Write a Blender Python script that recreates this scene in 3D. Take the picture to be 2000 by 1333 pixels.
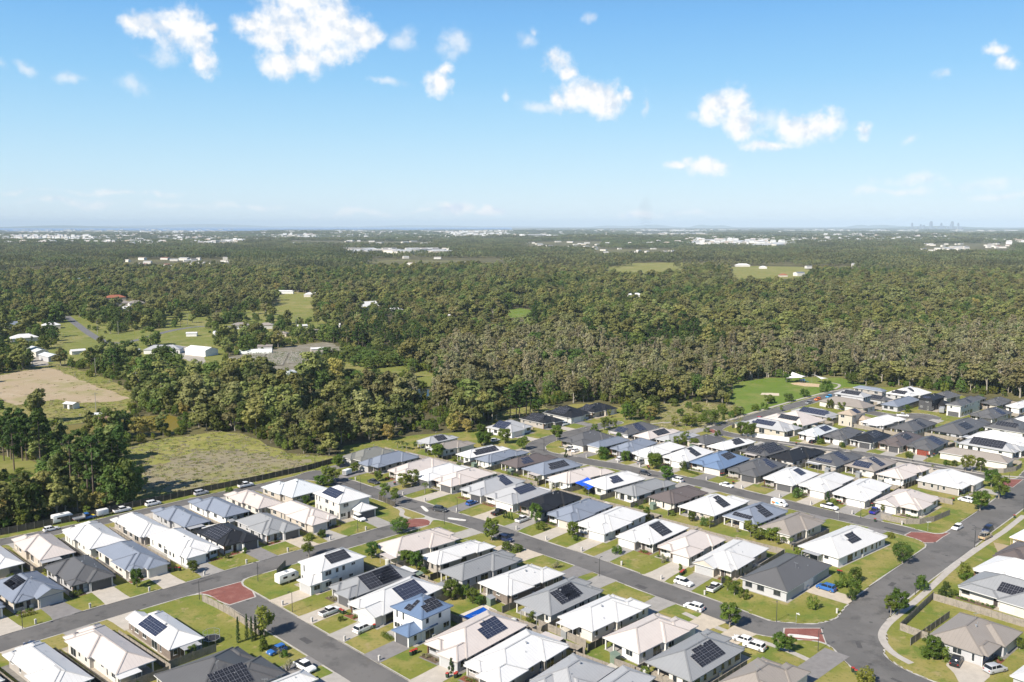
import bpy, math, random
import numpy as np
from mathutils import Vector, Matrix
from mathutils.geometry import tessellate_polygon

scene = bpy.context.scene
for o in list(bpy.data.objects):
    bpy.data.objects.remove(o, do_unlink=True)
COL = scene.collection

# ------------------------------------------------------------------ camera
CAM_H = 88.0
cam_data = bpy.data.cameras.new("camera")
cam = bpy.data.objects.new("camera", cam_data)
COL.objects.link(cam)
cam.location = (0, 0, CAM_H)
cam.rotation_euler = (math.radians(90 - 7.363), 0, 0)
cam_data.sensor_width = 36.0
cam_data.lens = 31.41
cam_data.clip_start = 1.0
cam_data.clip_end = 200000.0
scene.camera = cam

# ------------------------------------------------------------------ sun, sky, exposure
SUN_TO = Vector((-0.70 * math.cos(math.radians(41)), -0.715 * math.cos(math.radians(41)), math.sin(math.radians(41)))).normalized()
sun_data = bpy.data.lights.new("sun", 'SUN')
sun_data.energy = 5.0
sun_data.angle = math.radians(0.53)
sun_data.color = (1.0, 0.925, 0.815)
sun = bpy.data.objects.new("sun", sun_data)
COL.objects.link(sun)
sun.rotation_euler = SUN_TO.to_track_quat('Z', 'Y').to_euler()
sun.location = SUN_TO * 400

CLOUDS = [[-0.3593,0.2004,0.0315,0.016],[-0.3451,0.1932,0.0241,0.0241],[-0.328,0.1914,0.0218,0.0229],[-0.3241,0.167,0.016,0.0206],[-0.3842,0.1999,0.016,0.008],[-0.3113,0.1983,0.0126,0.0069],[-0.2696,0.2037,0.0229,0.0126],[-0.2533,0.1986,0.0287,0.0183],[-0.2357,0.2104,0.0344,0.0241],[-0.2151,0.1989,0.0344,0.0315],[-0.1937,0.2083,0.0355,0.0252],[-0.1698,0.2021,0.0298,0.0172],[-0.2475,0.1687,0.0287,0.0149],[-0.2185,0.175,0.0275,0.0206],[-0.1526,0.1996,0.0149,0.0115],[-0.2221,0.2283,0.0401,0.0138],[-0.1917,0.1821,0.0229,0.0172],[-0.0767,0.1546,0.0172,0.0172],[-0.0666,0.1683,0.0092,0.0092],[0.0472,0.1774,0.0195,0.0149],[0.0622,0.1653,0.0126,0.0115],[0.0807,0.1403,0.0355,0.0195],[0.1013,0.131,0.0252,0.0183],[0.1221,0.1407,0.0115,0.0103],[0.0502,0.1379,0.0126,0.0115],[0.2305,0.1251,0.0264,0.0206],[0.2138,0.1166,0.0195,0.0138],[0.2427,0.109,0.0241,0.016],[0.3052,0.1009,0.0355,0.0183],[0.3254,0.1013,0.0229,0.0172],[0.2765,0.085,0.0315,0.008],[0.211,0.0628,0.0275,0.0126],[0.1795,0.0632,0.0115,0.0063],[0.3701,0.0961,0.0103,0.0115],[0.484,0.1645,0.0149,0.0092],[0.4933,0.1536,0.0126,0.0092],[-0.0623,0.0202,0.0275,0.0092],[-0.0227,0.0163,0.0183,0.0046],[0.1353,0.0139,0.0218,0.0063]]
WISPS = [[-0.1184,0.1985,0.0195,0.0138],[-0.0608,0.1964,0.0183,0.0195],[-0.392,0.1395,0.0172,0.0115],[-0.3633,0.1687,0.0172,0.0126],[-0.1383,0.1525,0.0229,0.0057],[0.0166,0.1957,0.0138,0.0103],[0.1454,0.1287,0.0057,0.0172],[0.0221,0.2059,0.0069,0.0069],[0.0335,0.13,0.0344,0.008],[0.1851,0.0116,0.0401,0.004],[-0.0849,0.0163,0.0344,0.0034],[0.196,0.1186,0.0149,0.0069],[0.4127,0.087,0.008,0.0057],[0.4243,0.0454,0.0344,0.0069],[0.4705,0.0394,0.0458,0.0069],[0.4012,0.0341,0.0458,0.0046],[0.4978,0.0276,0.0401,0.0046],[-0.4886,0.0342,0.0344,0.0029],[-0.4061,0.0325,0.0745,0.0029],[-0.4624,0.0231,0.0688,0.0046],[-0.3529,0.0227,0.0344,0.004],[-0.2866,0.0194,0.0458,0.0034],[-0.1686,0.0144,0.0688,0.004],[-0.5072,0.1487,0.008,0.0069],[-0.4815,0.1498,0.0092,0.0052],[0.2728,0.1149,0.0126,0.0126],[0.0826,0.2205,0.0103,0.0069],[-0.0084,0.1434,0.0057,0.008],[0.437,0.1493,0.0126,0.0046],[-0.4464,0.1439,0.0149,0.0069]]

world = bpy.data.worlds.new("World")
scene.world = world
world.use_nodes = True
wn, wl = world.node_tree.nodes, world.node_tree.links
wn.clear()


def wnode(t, **kw):
    n = wn.new(t)
    for k, v in kw.items():
        setattr(n, k, v)
    return n


def wmath(op, a, b=None, c=None, clamp=False):
    n = wnode('ShaderNodeMath', operation=op, use_clamp=clamp)
    for i, v in enumerate((a, b, c)):
        if v is None:
            continue
        if isinstance(v, (int, float)):
            n.inputs[i].default_value = v
        else:
            wl.new(v, n.inputs[i])
    return n.outputs[0]


sky = wnode('ShaderNodeTexSky', sky_type='NISHITA')
sky.sun_disc = False
sky.sun_elevation = math.radians(41)
sky.sun_rotation = math.atan2(SUN_TO.x, SUN_TO.y) % (2 * math.pi)
sky.altitude = 60
sky.air_density = 1.0
sky.dust_density = 0.25
sky.ozone_density = 2.6
tc = wnode('ShaderNodeTexCoord')
sep = wnode('ShaderNodeSeparateXYZ')
wl.new(tc.outputs['Generated'], sep.inputs[0])
azim = wmath('ARCTAN2', sep.outputs[0], sep.outputs[1])
elev = wmath('ARCSINE', sep.outputs[2])
# the blue of a clear afternoon: deepens steadily from the horizon to the zenith
ramp = wnode('ShaderNodeValToRGB')
wl.new(wmath('DIVIDE', elev, math.pi / 2, clamp=True), ramp.inputs[0])
els = ramp.color_ramp.elements
els[0].position = 0.0
els[0].color = (4.85, 5.70, 6.25, 1)
els[1].position = 1.0
els[1].color = (0.25, 0.58, 1.45, 1)
for pos, c in ((0.012, (4.55, 5.62, 6.30)), (0.035, (3.70, 5.28, 6.32)), (0.066, (2.75, 4.70, 6.25)), (0.10, (1.85, 3.98, 6.12)), (0.14, (1.22, 3.20, 5.85)), (0.20, (0.66, 1.85, 4.00)), (0.30, (0.45, 1.20, 2.80)), (0.50, (0.33, 0.80, 2.00))):
    e = els.new(pos)
    e.color = (*c, 1)
skymul = wnode('ShaderNodeMixRGB', blend_type='MIX')
skymul.inputs[0].default_value = 0.88
wl.new(sky.outputs[0], skymul.inputs[1])
wl.new(ramp.outputs[0], skymul.inputs[2])
# clouds: soft lobes at their bearings, broken up by fractal noise
cvec = wnode('ShaderNodeCombineXYZ')
wl.new(azim, cvec.inputs[0])
wl.new(elev, cvec.inputs[1])


def wnoise(scale, detail, rough, offs=(0, 0, 0)):
    m = wnode('ShaderNodeVectorMath', operation='ADD')
    wl.new(cvec.outputs[0], m.inputs[0])
    m.inputs[1].default_value = offs
    n = wnode('ShaderNodeTexNoise')
    n.inputs['Scale'].default_value = scale
    n.inputs['Detail'].default_value = detail
    n.inputs['Roughness'].default_value = rough
    wl.new(m.outputs[0], n.inputs['Vector'])
    return n


warp = wnoise(22, 4, .5)
wsub = wnode('ShaderNodeVectorMath', operation='SUBTRACT')
wl.new(warp.outputs['Color'], wsub.inputs[0])
wsub.inputs[1].default_value = (.5, .5, .5)
wsc = wnode('ShaderNodeVectorMath', operation='MULTIPLY_ADD')
wl.new(wsub.outputs[0], wsc.inputs[0])
wsc.inputs[1].default_value = (.040, .026, 0)
wl.new(cvec.outputs[0], wsc.inputs[2])
warped = wsc.outputs[0]


def lobes(data):
    acc = None
    for a, e, rx, ry in data:
        s = wnode('ShaderNodeVectorMath', operation='SUBTRACT')
        wl.new(warped, s.inputs[0])
        s.inputs[1].default_value = (a, e, 0)
        d = wnode('ShaderNodeVectorMath', operation='MULTIPLY')
        wl.new(s.outputs[0], d.inputs[0])
        d.inputs[1].default_value = (1 / rx, 1 / ry, 0)
        ln = wnode('ShaderNodeVectorMath', operation='LENGTH')
        wl.new(d.outputs[0], ln.inputs[0])
        v = wmath('SUBTRACT', 1.0, ln.outputs['Value'])
        acc = v if acc is None else wmath('SMOOTH_MAX', acc, v, 0.25)
    return acc


fbm = wnoise(34, 6, .55).outputs['Fac']
fbm2 = wnoise(34, 5, .52, (-.005, -.0075, 0)).outputs['Fac']


def smooth(v, lo, hi):
    n = wnode('ShaderNodeMapRange', interpolation_type='SMOOTHSTEP')
    wl.new(v, n.inputs[0])
    n.inputs[1].default_value = lo
    n.inputs[2].default_value = hi
    return n.outputs[0]


fine = wnoise(120, 5, .6, (.7, .2, 0)).outputs['Fac']
dens = wmath('MULTIPLY_ADD', wmath('SUBTRACT', fine, .5), .8, wmath('MULTIPLY_ADD', wmath('SUBTRACT', fbm, .47), 1.9, lobes(CLOUDS)))
alpha = smooth(dens, -.14, .85)
wdens = wmath('MULTIPLY_ADD', wmath('SUBTRACT', fbm, .50), 3.0, lobes(WISPS))
walpha = wmath('MULTIPLY', smooth(wdens, -.2, 1.3), .62)
# the same scattered fair-weather clouds go on above and beside the view
hi = wnoise(5.5, 8, .6, (3.1, 1.7, .4)).outputs['Fac']
hialpha = wmath('MULTIPLY', smooth(hi, .60, .74), smooth(elev, .24, .34))
alpha = wmath('MAXIMUM', wmath('MAXIMUM', alpha, walpha), hialpha)
shade = smooth(wmath('SUBTRACT', fbm2, fbm), -.05, .16)
cmix = wnode('ShaderNodeMixRGB')
wl.new(shade, cmix.inputs[0])
cmix.inputs[1].default_value = (6.7, 6.65, 6.6, 1)
cmix.inputs[2].default_value = (4.6, 5.2, 6.0, 1)
fin = wnode('ShaderNodeMixRGB')
wl.new(alpha, fin.inputs[0])
wl.new(skymul.outputs[0], fin.inputs[1])
wl.new(cmix.outputs[0], fin.inputs[2])
bg = wnode('ShaderNodeBackground')
bg.inputs['Strength'].default_value = 0.10
wl.new(fin.outputs[0], bg.inputs['Color'])
wo = wnode('ShaderNodeOutputWorld')
wl.new(bg.outputs[0], wo.inputs['Surface'])

vs = scene.view_settings
vs.view_transform = 'Standard'
vs.look = 'None'
vs.exposure = 0.66
vs.gamma = 1.0
vs.use_curve_mapping = False
scene.cycles.max_bounces = 5
scene.cycles.diffuse_bounces = 2
scene.cycles.glossy_bounces = 2
scene.cycles.transmission_bounces = 2
scene.cycles.volume_bounces = 0
scene.cycles.transparent_max_bounces = 4
scene.cycles.use_adaptive_sampling = True
scene.cycles.adaptive_threshold = 0.02
scene.cycles.use_denoising = True

# ------------------------------------------------------------------ measured layout (metres)
HOUSES = [
["W","W0","white",1,"d",-129.54,212.87,0.8198,7.87,23.16,[]],
["W","W1","cream",1,"d",-121.7,219.61,0.7744,9.58,22.75,[]],
["W","W2","white",1,"d",-112.71,227.58,0.7602,10.64,23.13,[]],
["W","W3","white",1,"d",-102.16,237.03,0.8061,9.15,22.97,[]],
["W","W4","bluegrey",1,"d",-93.76,245.05,0.785,8.78,22.1,[]],
["W","W5","bluegrey",1,"d",-85.14,253.84,0.8013,9.21,22.73,[]],
["W","W6","cream",1,"d",-77.53,261.83,0.7818,9.29,21.21,[]],
["W","W7","palegrey",1,"d",-69.96,273.16,0.8269,14.56,17.46,[]],
["W","W8","white",2,"b",-50.12,256.9,0.7432,11.54,17.73,[["a",8,2,0.4,0.45]]],
["S","S0","bluegrey",1,"b",-119.59,186.39,0.841,8.2,15.85,[]],
["S","S1","bluegrey",1,"b",-112.43,192.93,0.8475,11.44,18.12,[["a",6,2,0.62,0.62],["a",6,2,0.38,0.62]]],
["S","S2","darkgrey",1,"b",-104.9,202.8,0.7799,10.89,19.26,[]],
["S","S3","bluegrey",1,"b",-94.15,211.27,0.7997,10.36,23.74,[]],
["S","S4","white",1,"b",-84.25,221.17,0.8047,10.68,23.86,[]],
["S","S5","black",1,"b",-76.18,229.5,0.7962,10.44,18.29,[["a",8,3,0.5,0.5]]],
["S","S6","midgrey",1,"b",-67.31,237.76,0.8065,11.12,19.31,[]],
["S","S7","cream",1,"b",-57.42,246.82,0.8075,10.33,24.06,[]],
["T","T3b","white",1,"d",-101.04,153.37,0.8767,7.92,24.8,[]],
["T","T3","white",1,"d",-84.84,153.92,0.8612,8.27,24.22,[]],
["T","T2","cream",1,"d",-76.3,160.89,0.841,8.78,25.07,[]],
["T","T1","white",1,"d",-69.5,171.38,0.8092,7.71,21.29,[["a",5,4,0.38,0.5]]],
["K","T4","darkgrey",1,"c",-56.46,149.07,0.7767,18.49,17.34,[["b",8,3,0.45,0.4]]],
["K","T5","white",1,"c",-48.26,148.53,0.7767,16.19,5.31,[]],
["U","U1","white",2,"a",-46.91,204.51,0.8356,15.34,9.77,[["b",6,2,0.5,0.55]]],
["U","U2","midgrey",1,"a",-37.39,196.34,0.8356,20.43,9.99,[["b",10,3,0.4,0.5],["b",5,3,0.82,0.5]]],
["U","U3","white",1,"a",-29.77,186.13,0.8916,21.94,11.33,[["b",7,3,0.72,0.5]]],
["U","U4","blue",2,"a",-20.48,177.88,0.8546,11.7,10.13,[["b",4,3,0.55,0.5],["a",2,2,0.45,0.45]]],
["U","U5","cream",1,"a",-10.51,166.15,0.8804,21.95,11.68,[["b",4,4,0.62,0.55]]],
["U","U6","white",1,"a",-1.85,156.7,0.8775,21.93,11.87,[]],
["U","U7","lightgrey",1,"a",10.16,150.48,0.8839,16.56,10.9,[]],
["U","U8","lightgrey",1,"a",15.47,144.99,0.8775,19.61,8.2,[]],
["V","V0","cream",1,"c",-29.52,222.43,0.7258,22.35,11.95,[]],
["V","V1","white",1,"c",-18.71,216.84,0.7353,19.76,8.58,[]],
["V","V2","midgrey",1,"c",-11.52,206.38,0.7824,21.6,9.65,[]],
["V","V3","white",1,"c",-0.56,197.92,0.7662,19.34,11.16,[]],
["V","V4","midgrey",1,"c",8.6,187.37,0.8066,20.91,11.31,[["b",4,4,0.3,0.55],["b",3,4,0.57,0.6]]],
["V","V5","white",1,"c",17.55,179.14,0.7632,19.72,10.95,[]],
["V","V6","cream",1,"c",26.1,169.33,0.7448,19.38,10.67,[]],
["V","V7","midgrey",1,"c",33.81,158.71,0.7679,21.19,11.01,[["b",5,4,0.5,0.55]]],
["V","V8","taupe",1,"c",46.2,151.17,0.7647,16.13,10.47,[]],
["N","N1","olivegrey",1,"a",-55.51,316.61,0.8388,18.46,11.56,[]],
["N","N2","bluegrey",1,"a",-47.79,307.93,0.8629,21.19,11.45,[]],
["N","N3","cream",1,"a",-36.34,298.09,0.8853,22.24,10.86,[]],
["N","N4","white",1,"a",-27.88,291.84,0.8421,20.42,11.12,[]],
["N","N5","cream",1,"a",-19.69,285.23,0.8251,21.11,11.47,[]],
["N","N6","lightgrey",1,"a",-9.59,275.03,0.8852,22.37,11.21,[["b",4,3,0.72,0.6]]],
["N","N7","lightgrey",1,"a",0.49,266.39,0.8563,18.56,13.89,[["b",8,2,0.6,0.6]]],
["N","N8","black",1,"a",9.33,258.53,0.8645,20.34,11.21,[]],
["N","N9","bluegrey",1,"a",17.73,249.55,0.8422,20.85,11.55,[]],
["N","N10","white",1,"a",26.04,239.79,0.8559,22.87,11.88,[]],
["N","N11","white",1,"a",36.92,230.67,0.8262,19.99,11.56,[["b",5,3,0.45,0.55]]],
["N","N12","cream",1,"a",46.18,221.91,0.834,19.33,11.42,[]],
["N","N13","white",1,"a",54.16,211.7,0.8445,22.54,11.25,[]],
["N","N14","darkgrey",1,"b",64.56,200.07,0.8015,23.65,12.48,[]],
["P","Z5","lightgrey",1,"c",-32.54,343.22,0.7787,15.79,8.1,[["b",5,2,0.55,0.5]]],
["P","Z6","taupe",1,"c",-25.94,332.48,0.7802,16.64,8.79,[]],
["P","P1","white",1,"c",-15.62,321.82,0.7417,20.48,8.3,[["b",7,3,0.5,0.5]]],
["P","P2","bluegrey",1,"c",-8.02,315.33,0.7802,20.77,8.19,[]],
["P","P3","brown",1,"c",1.89,308.7,0.735,20.74,9.45,[["b",5,2,0.3,0.5]]],
["P","P4","bluegrey",1,"c",10.95,299.29,0.7338,20.76,11.45,[["b",9,2,0.5,0.5]]],
["P","P5","cream",1,"c",18.75,288.72,0.6992,22.73,10.45,[]],
["P","P6","white",1,"c",30.56,282.03,0.7062,21.75,11.01,[["b",5,2,0.4,0.55]]],
["P","P7","midgrey",1,"c",39.15,274.67,0.7295,21.76,9.27,[]],
["P","P8","brown",1,"c",49.72,266.89,0.6964,19.31,10.57,[]],
["P","P9","white",1,"c",59.91,255.65,0.7802,20.55,13.06,[["b",4,3,0.5,0.55]]],
["P","P10","bluegrey",1,"c",69.97,247.67,0.7504,19.71,11.29,[["a",7,1,0.5,0.35],["b",4,3,0.5,0.55]]],
["P","P11","taupe",1,"c",77.67,237.97,0.7437,20.53,11.05,[]],
["P","P12","white",1,"c",84.5,221.58,0.6974,26.88,12.16,[["b",5,2,0.5,0.6]]],
["R","R1","darkgrey",1,"a",28.18,340.24,0.857,21.39,13.27,[]],
["R","R2","bluegrey",1,"a",34.07,337.19,0.7732,18.68,7.15,[]],
["R","R3","bluegrey",1,"a",44.62,329.3,0.8556,21.07,10.52,[]],
["R","R4","white",1,"a",50.9,321.52,0.7771,24.35,10.28,[]],
["R","R5","white",1,"a",62.65,315.49,0.842,21.74,11.11,[["b",4,3,0.45,0.55]]],
["R","R6","blue",1,"a",73.62,306.15,0.8151,21.19,14.08,[["b",6,2,0.6,0.6]]],
["R","R7","darkgrey",1,"a",83.81,296.92,0.8114,22.38,12.68,[["b",4,3,0.6,0.5]]],
["R","R8","white",1,"a",92.97,286.33,0.823,19.8,12.24,[["b",4,2,0.55,0.6]]],
["R","R9","white",1,"a",101.18,279.11,0.7794,22.58,10.91,[]],
["R","R10","white",1,"a",110.55,269.7,0.8202,23.48,11.88,[]],
["R","R11","cream",1,"a",122.02,259.46,0.7732,19.0,14.08,[]],
["Q","Q1","darkgrey",1,"c",47.64,358.81,0.7681,22.95,10.72,[["a",5,2,0.5,0.4],["b",5,3,0.5,0.5]]],
["Q","Q2","cream",1,"c",55.52,351.34,0.7605,20.82,8.74,[["b",8,2,0.55,0.5]]],
["Q","Q3","lightgrey",1,"c",63.35,345.98,0.7214,18.77,8.66,[]],
["Q","Q4","darkgrey",1,"c",75.73,342.75,0.6843,14.36,9.62,[]],
["Q","Q5","white",1,"c",81.18,333.77,0.6924,20.94,8.42,[["b",6,2,0.6,0.6]]],
["Q","Q6","darkgrey",1,"c",94.52,324.63,0.7207,18.35,11.9,[["a",5,4,0.55,0.4],["b",6,5,0.5,0.5]]],
["Q","Q7","black",1,"c",102.79,316.05,0.7262,22.47,10.86,[]],
["Q","Q8","darkgrey",1,"c",115.67,310.23,0.7504,21.6,11.42,[["a",7,1,0.5,0.3],["b",4,3,0.5,0.55]]],
["Q","Q9","taupe",1,"c",126.81,303.92,0.7481,19.14,11.32,[["a",6,2,0.5,0.4],["b",4,3,0.5,0.55]]],
["Q","Q10","cream",1,"c",132.4,293.75,0.7132,21.39,9.7,[]],
["Q","Q11","white",1,"b",147.57,282.08,0.7568,18.29,15.93,[]],
["X","X1","lightgrey",1,"b",114.93,363.79,0.7643,12.18,23.52,[["a",10,2,0.45,0.55]]],
["X","X6","palegrey",1,"a",123.71,355.5,0.7925,20.69,8.84,[["b",4,3,0.6,0.5]]],
["X","X7","darkgrey",1,"a",133.35,349.97,0.815,20.47,9.86,[]],
["X","X8","black",1,"a",142.11,344.36,0.8075,19.95,9.99,[["b",8,2,0.5,0.6]]],
["X","X9","brown",1,"a",150.7,338.25,0.8062,25.04,9.85,[["b",4,3,0.5,0.6]]],
["X","X10","darkgrey",1,"a",160.31,333.14,0.8163,21.2,10.48,[["b",6,3,0.55,0.5]]],
["X","X11","taupe",1,"a",179.27,314.57,0.7905,8.19,24.09,[]],
["E","X2","cream",1,"d",124.83,375.53,0.7032,18.3,21.15,[["a",9,2,0.5,0.4]]],
["E","X3","lightgrey",1,"d",141.3,392.62,0.6758,9.87,19.07,[["a",8,4,0.5,0.5]]],
["E","X5","tan",2,"b",150.72,382.11,0.7323,12.91,9.54,[["b",4,2,0.5,0.5]]],
["E","X16","white",1,"c",159.35,375.77,0.6758,20.58,10.77,[]],
["E","X17","darkgrey",1,"c",167.94,364.9,0.7475,24.88,10.52,[["b",4,3,0.5,0.6]]],
["E","X18","darkgrey",1,"c",185.02,358.83,0.7492,32.28,13.06,[["b",5,4,0.4,0.5]]],
["E","X12","lightgrey",1,"b",190.95,329.15,0.7445,11.31,21.86,[["a",12,3,0.5,0.55]]],
["E","X13","white",1,"b",198.57,337.73,0.7596,15.02,22.12,[]],
["E","X14","darkgrey",1,"b",212.69,360.94,0.6954,17.96,17.28,[["a",8,2,0.6,0.5]]],
["E","X15","white",1,"b",223.12,369.58,0.6758,20.47,15.94,[]],
["D","X4","taupe",1,"a",165.23,412.37,0.6634,11.14,24.08,[]],
["D","X19","lightgrey",2,"a",169.06,424.17,0.7472,10.3,15.51,[["a",9,2,0.45,0.55]]],
["D","X20","bluegrey",2,"b",185.56,440.49,0.7111,5.17,15.94,[]],
["D","X21","darkgrey",1,"b",183.16,430.59,0.6634,6.82,12.56,[["a",7,2,0.5,0.5]]],
["D","X22","white",1,"b",200.78,439.91,0.6995,20.83,14.86,[["a",9,2,0.5,0.4],["b",3,2,0.5,0.6]]],
["D","X23","bluegrey",1,"b",183.21,416.39,0.7472,25.53,8.59,[]],
["D","X24","black",2,"b",201.42,416.15,0.7472,15.04,9.21,[["a",3,1,0.5,0.5]]],
["D","X25","darkgrey",1,"b",216.33,436.84,0.6634,14.81,9.52,[]],
["D","X26","darkgrey",2,"a",206.95,404.22,0.7472,24.55,7.09,[["b",3,2,0.5,0.55]]],
["D","X27","darkgrey",1,"c",225.29,428.97,0.6634,14.65,5.79,[]],
["D","X28","darkgrey",1,"a",232.56,418.57,0.7392,19.33,9.3,[]],
["D","X29","darkgrey",1,"a",213.88,389.16,0.7116,22.31,11.27,[["b",5,3,0.55,0.5]]],
["D","X30","white",1,"a",238.78,411.97,0.6877,24.13,7.72,[]],
["D","X31","darkgrey",1,"a",227.05,381.18,0.6863,19.29,10.21,[["a",5,2,0.5,0.5]]],
["Y","Y1","taupe",1,"b",95.35,167.95,0.7373,17.43,12.93,[]],
["Y","Y2","midgrey",1,"a",119.44,186.5,0.6997,15.69,21.95,[["a",9,2,0.62,0.45]]],
["Y","Y3","white",1,"a",125.71,198.9,0.6833,16.24,18.89,[]],
["Y","Y4","brown",1,"a",134.71,212.24,0.6954,16.02,15.2,[]],
["Y","Y6","white",1,"a",102.01,152.68,0.6865,11.4,10.9,[]],
["Z","Z1","lightgrey",1,"b",-0.22,363.18,0.8261,15.13,14.91,[["a",8,3,0.4,0.5]]],
["Z","Z2","black",1,"b",15.25,378.74,0.7821,11.31,17.2,[["a",8,3,0.45,0.5]]],
["Z","Z3","black",1,"b",26.26,390.66,0.7515,15.33,17.73,[["a",8,3,0.5,0.5]]],
["Z","Z4","black",1,"b",38.33,401.75,0.7863,16.82,12.68,[["a",6,3,0.5,0.5]]]]
ROADS = {"F": [2.9, [[-177.34,212.94],[-142.39,241.29],[-135.37,246.98],[-124.07,256.5],[-116.26,265.49],[-107.46,273.72],[-97.8,283.63],[-84.18,295.58],[-69.59,310.02]]],
"A": [4.0, [[-136.93,149.53],[-105.86,182.08],[-92.34,196.23],[-88.94,199.26],[-79.44,208.09],[-69.53,218.45],[-63.48,223.76],[-60.72,227.05],[-54.84,232.1],[-46.32,240.42],[-36.61,249.42],[-28.54,256.9]]],
"M": [4.0, [[-69.59,310.02],[-67.86,305.92],[-56.99,298.45],[-49.1,290.06],[-35.9,278.51],[-29.53,273.22],[-22.42,265.94],[-12.52,258.07],[-4.99,250.92],[4.4,240.5],[16.29,229.54],[23.88,221.74],[34.82,209.58],[43.45,200.66],[52.46,190.61],[56.07,186.24],[74.18,184.03]]],
"B": [4.1, [[-70.0,208.21],[-58.71,196.88],[-41.19,179.31],[-26.37,164.48],[1.91,136.19]]],
"R": [4.6, [[74.18,184.03],[81.09,195.42],[96.75,212.62],[113.65,229.56],[130.01,247.11],[155.97,273.01],[171.63,290.61],[188.83,311.2],[205.22,332.51]]],
"S": [4.6, [[74.18,184.03],[71.97,176.5],[72.65,169.96],[75.11,164.84],[79.52,159.26],[84.6,154.01]]],
"Q": [3.8, [[46.09,394.15],[34.42,381.89],[17.55,365.29],[10.65,355.98],[8.75,346.71],[11.91,337.9],[21.48,332.14],[30.98,325.1],[40.42,319.4],[46.12,313.21],[60.7,302.76],[69.46,294.16],[80.21,282.65],[90.35,272.49],[99.8,263.01],[109.02,255.05],[114.44,250.14],[121.45,240.04]]],
"X": [3.6, [[89.41,386.9],[86.74,377.97],[93.06,369.42],[101.77,361.69],[115.06,353.4],[129.78,342.65],[138.33,336.34],[149.81,326.56],[160.31,316.62],[169.53,305.95],[173.64,294.16]]],
"E": [3.6, [[89.41,386.9],[93.76,391.01],[104.8,398.4],[124.66,418.72],[140.3,433.43],[157.28,449.85],[170.17,463.89],[181.33,475.0]]],
"G": [4.5, [[170.17,416.37],[175.32,408.32],[182.68,406.07],[189.8,406.07]]]}
THRESHOLDS = {"AB": [[-75.69,205.71],[-74.42,206.88],[-64.2,215.66],[-64.35,209.87],[-61.51,203.9],[-66.09,199.45],[-70.43,202.37]],
"AM": [[-32.8,258.27],[-32.21,266.43],[-29.47,264.47],[-21.67,257.16],[-26.28,254.42],[-30.33,252.8]],
"MR": [[60.08,186.91],[67.94,186.91],[67.07,182.91],[65.83,175.83],[61.81,179.7],[58.42,182.26]],
"QR": [[112.64,246.68],[115.54,249.27],[126.08,248.4],[122.39,244.99],[118.29,240.6],[113.53,240.85]],
"XR": [[169.59,303.39],[178.54,303.39],[169.69,293.92],[168.01,296.57]],
"EX": [[77.66,377.39],[87.46,381.2],[88.73,376.52],[85.62,372.94],[81.15,371.95],[78.85,375.08]]}
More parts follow.
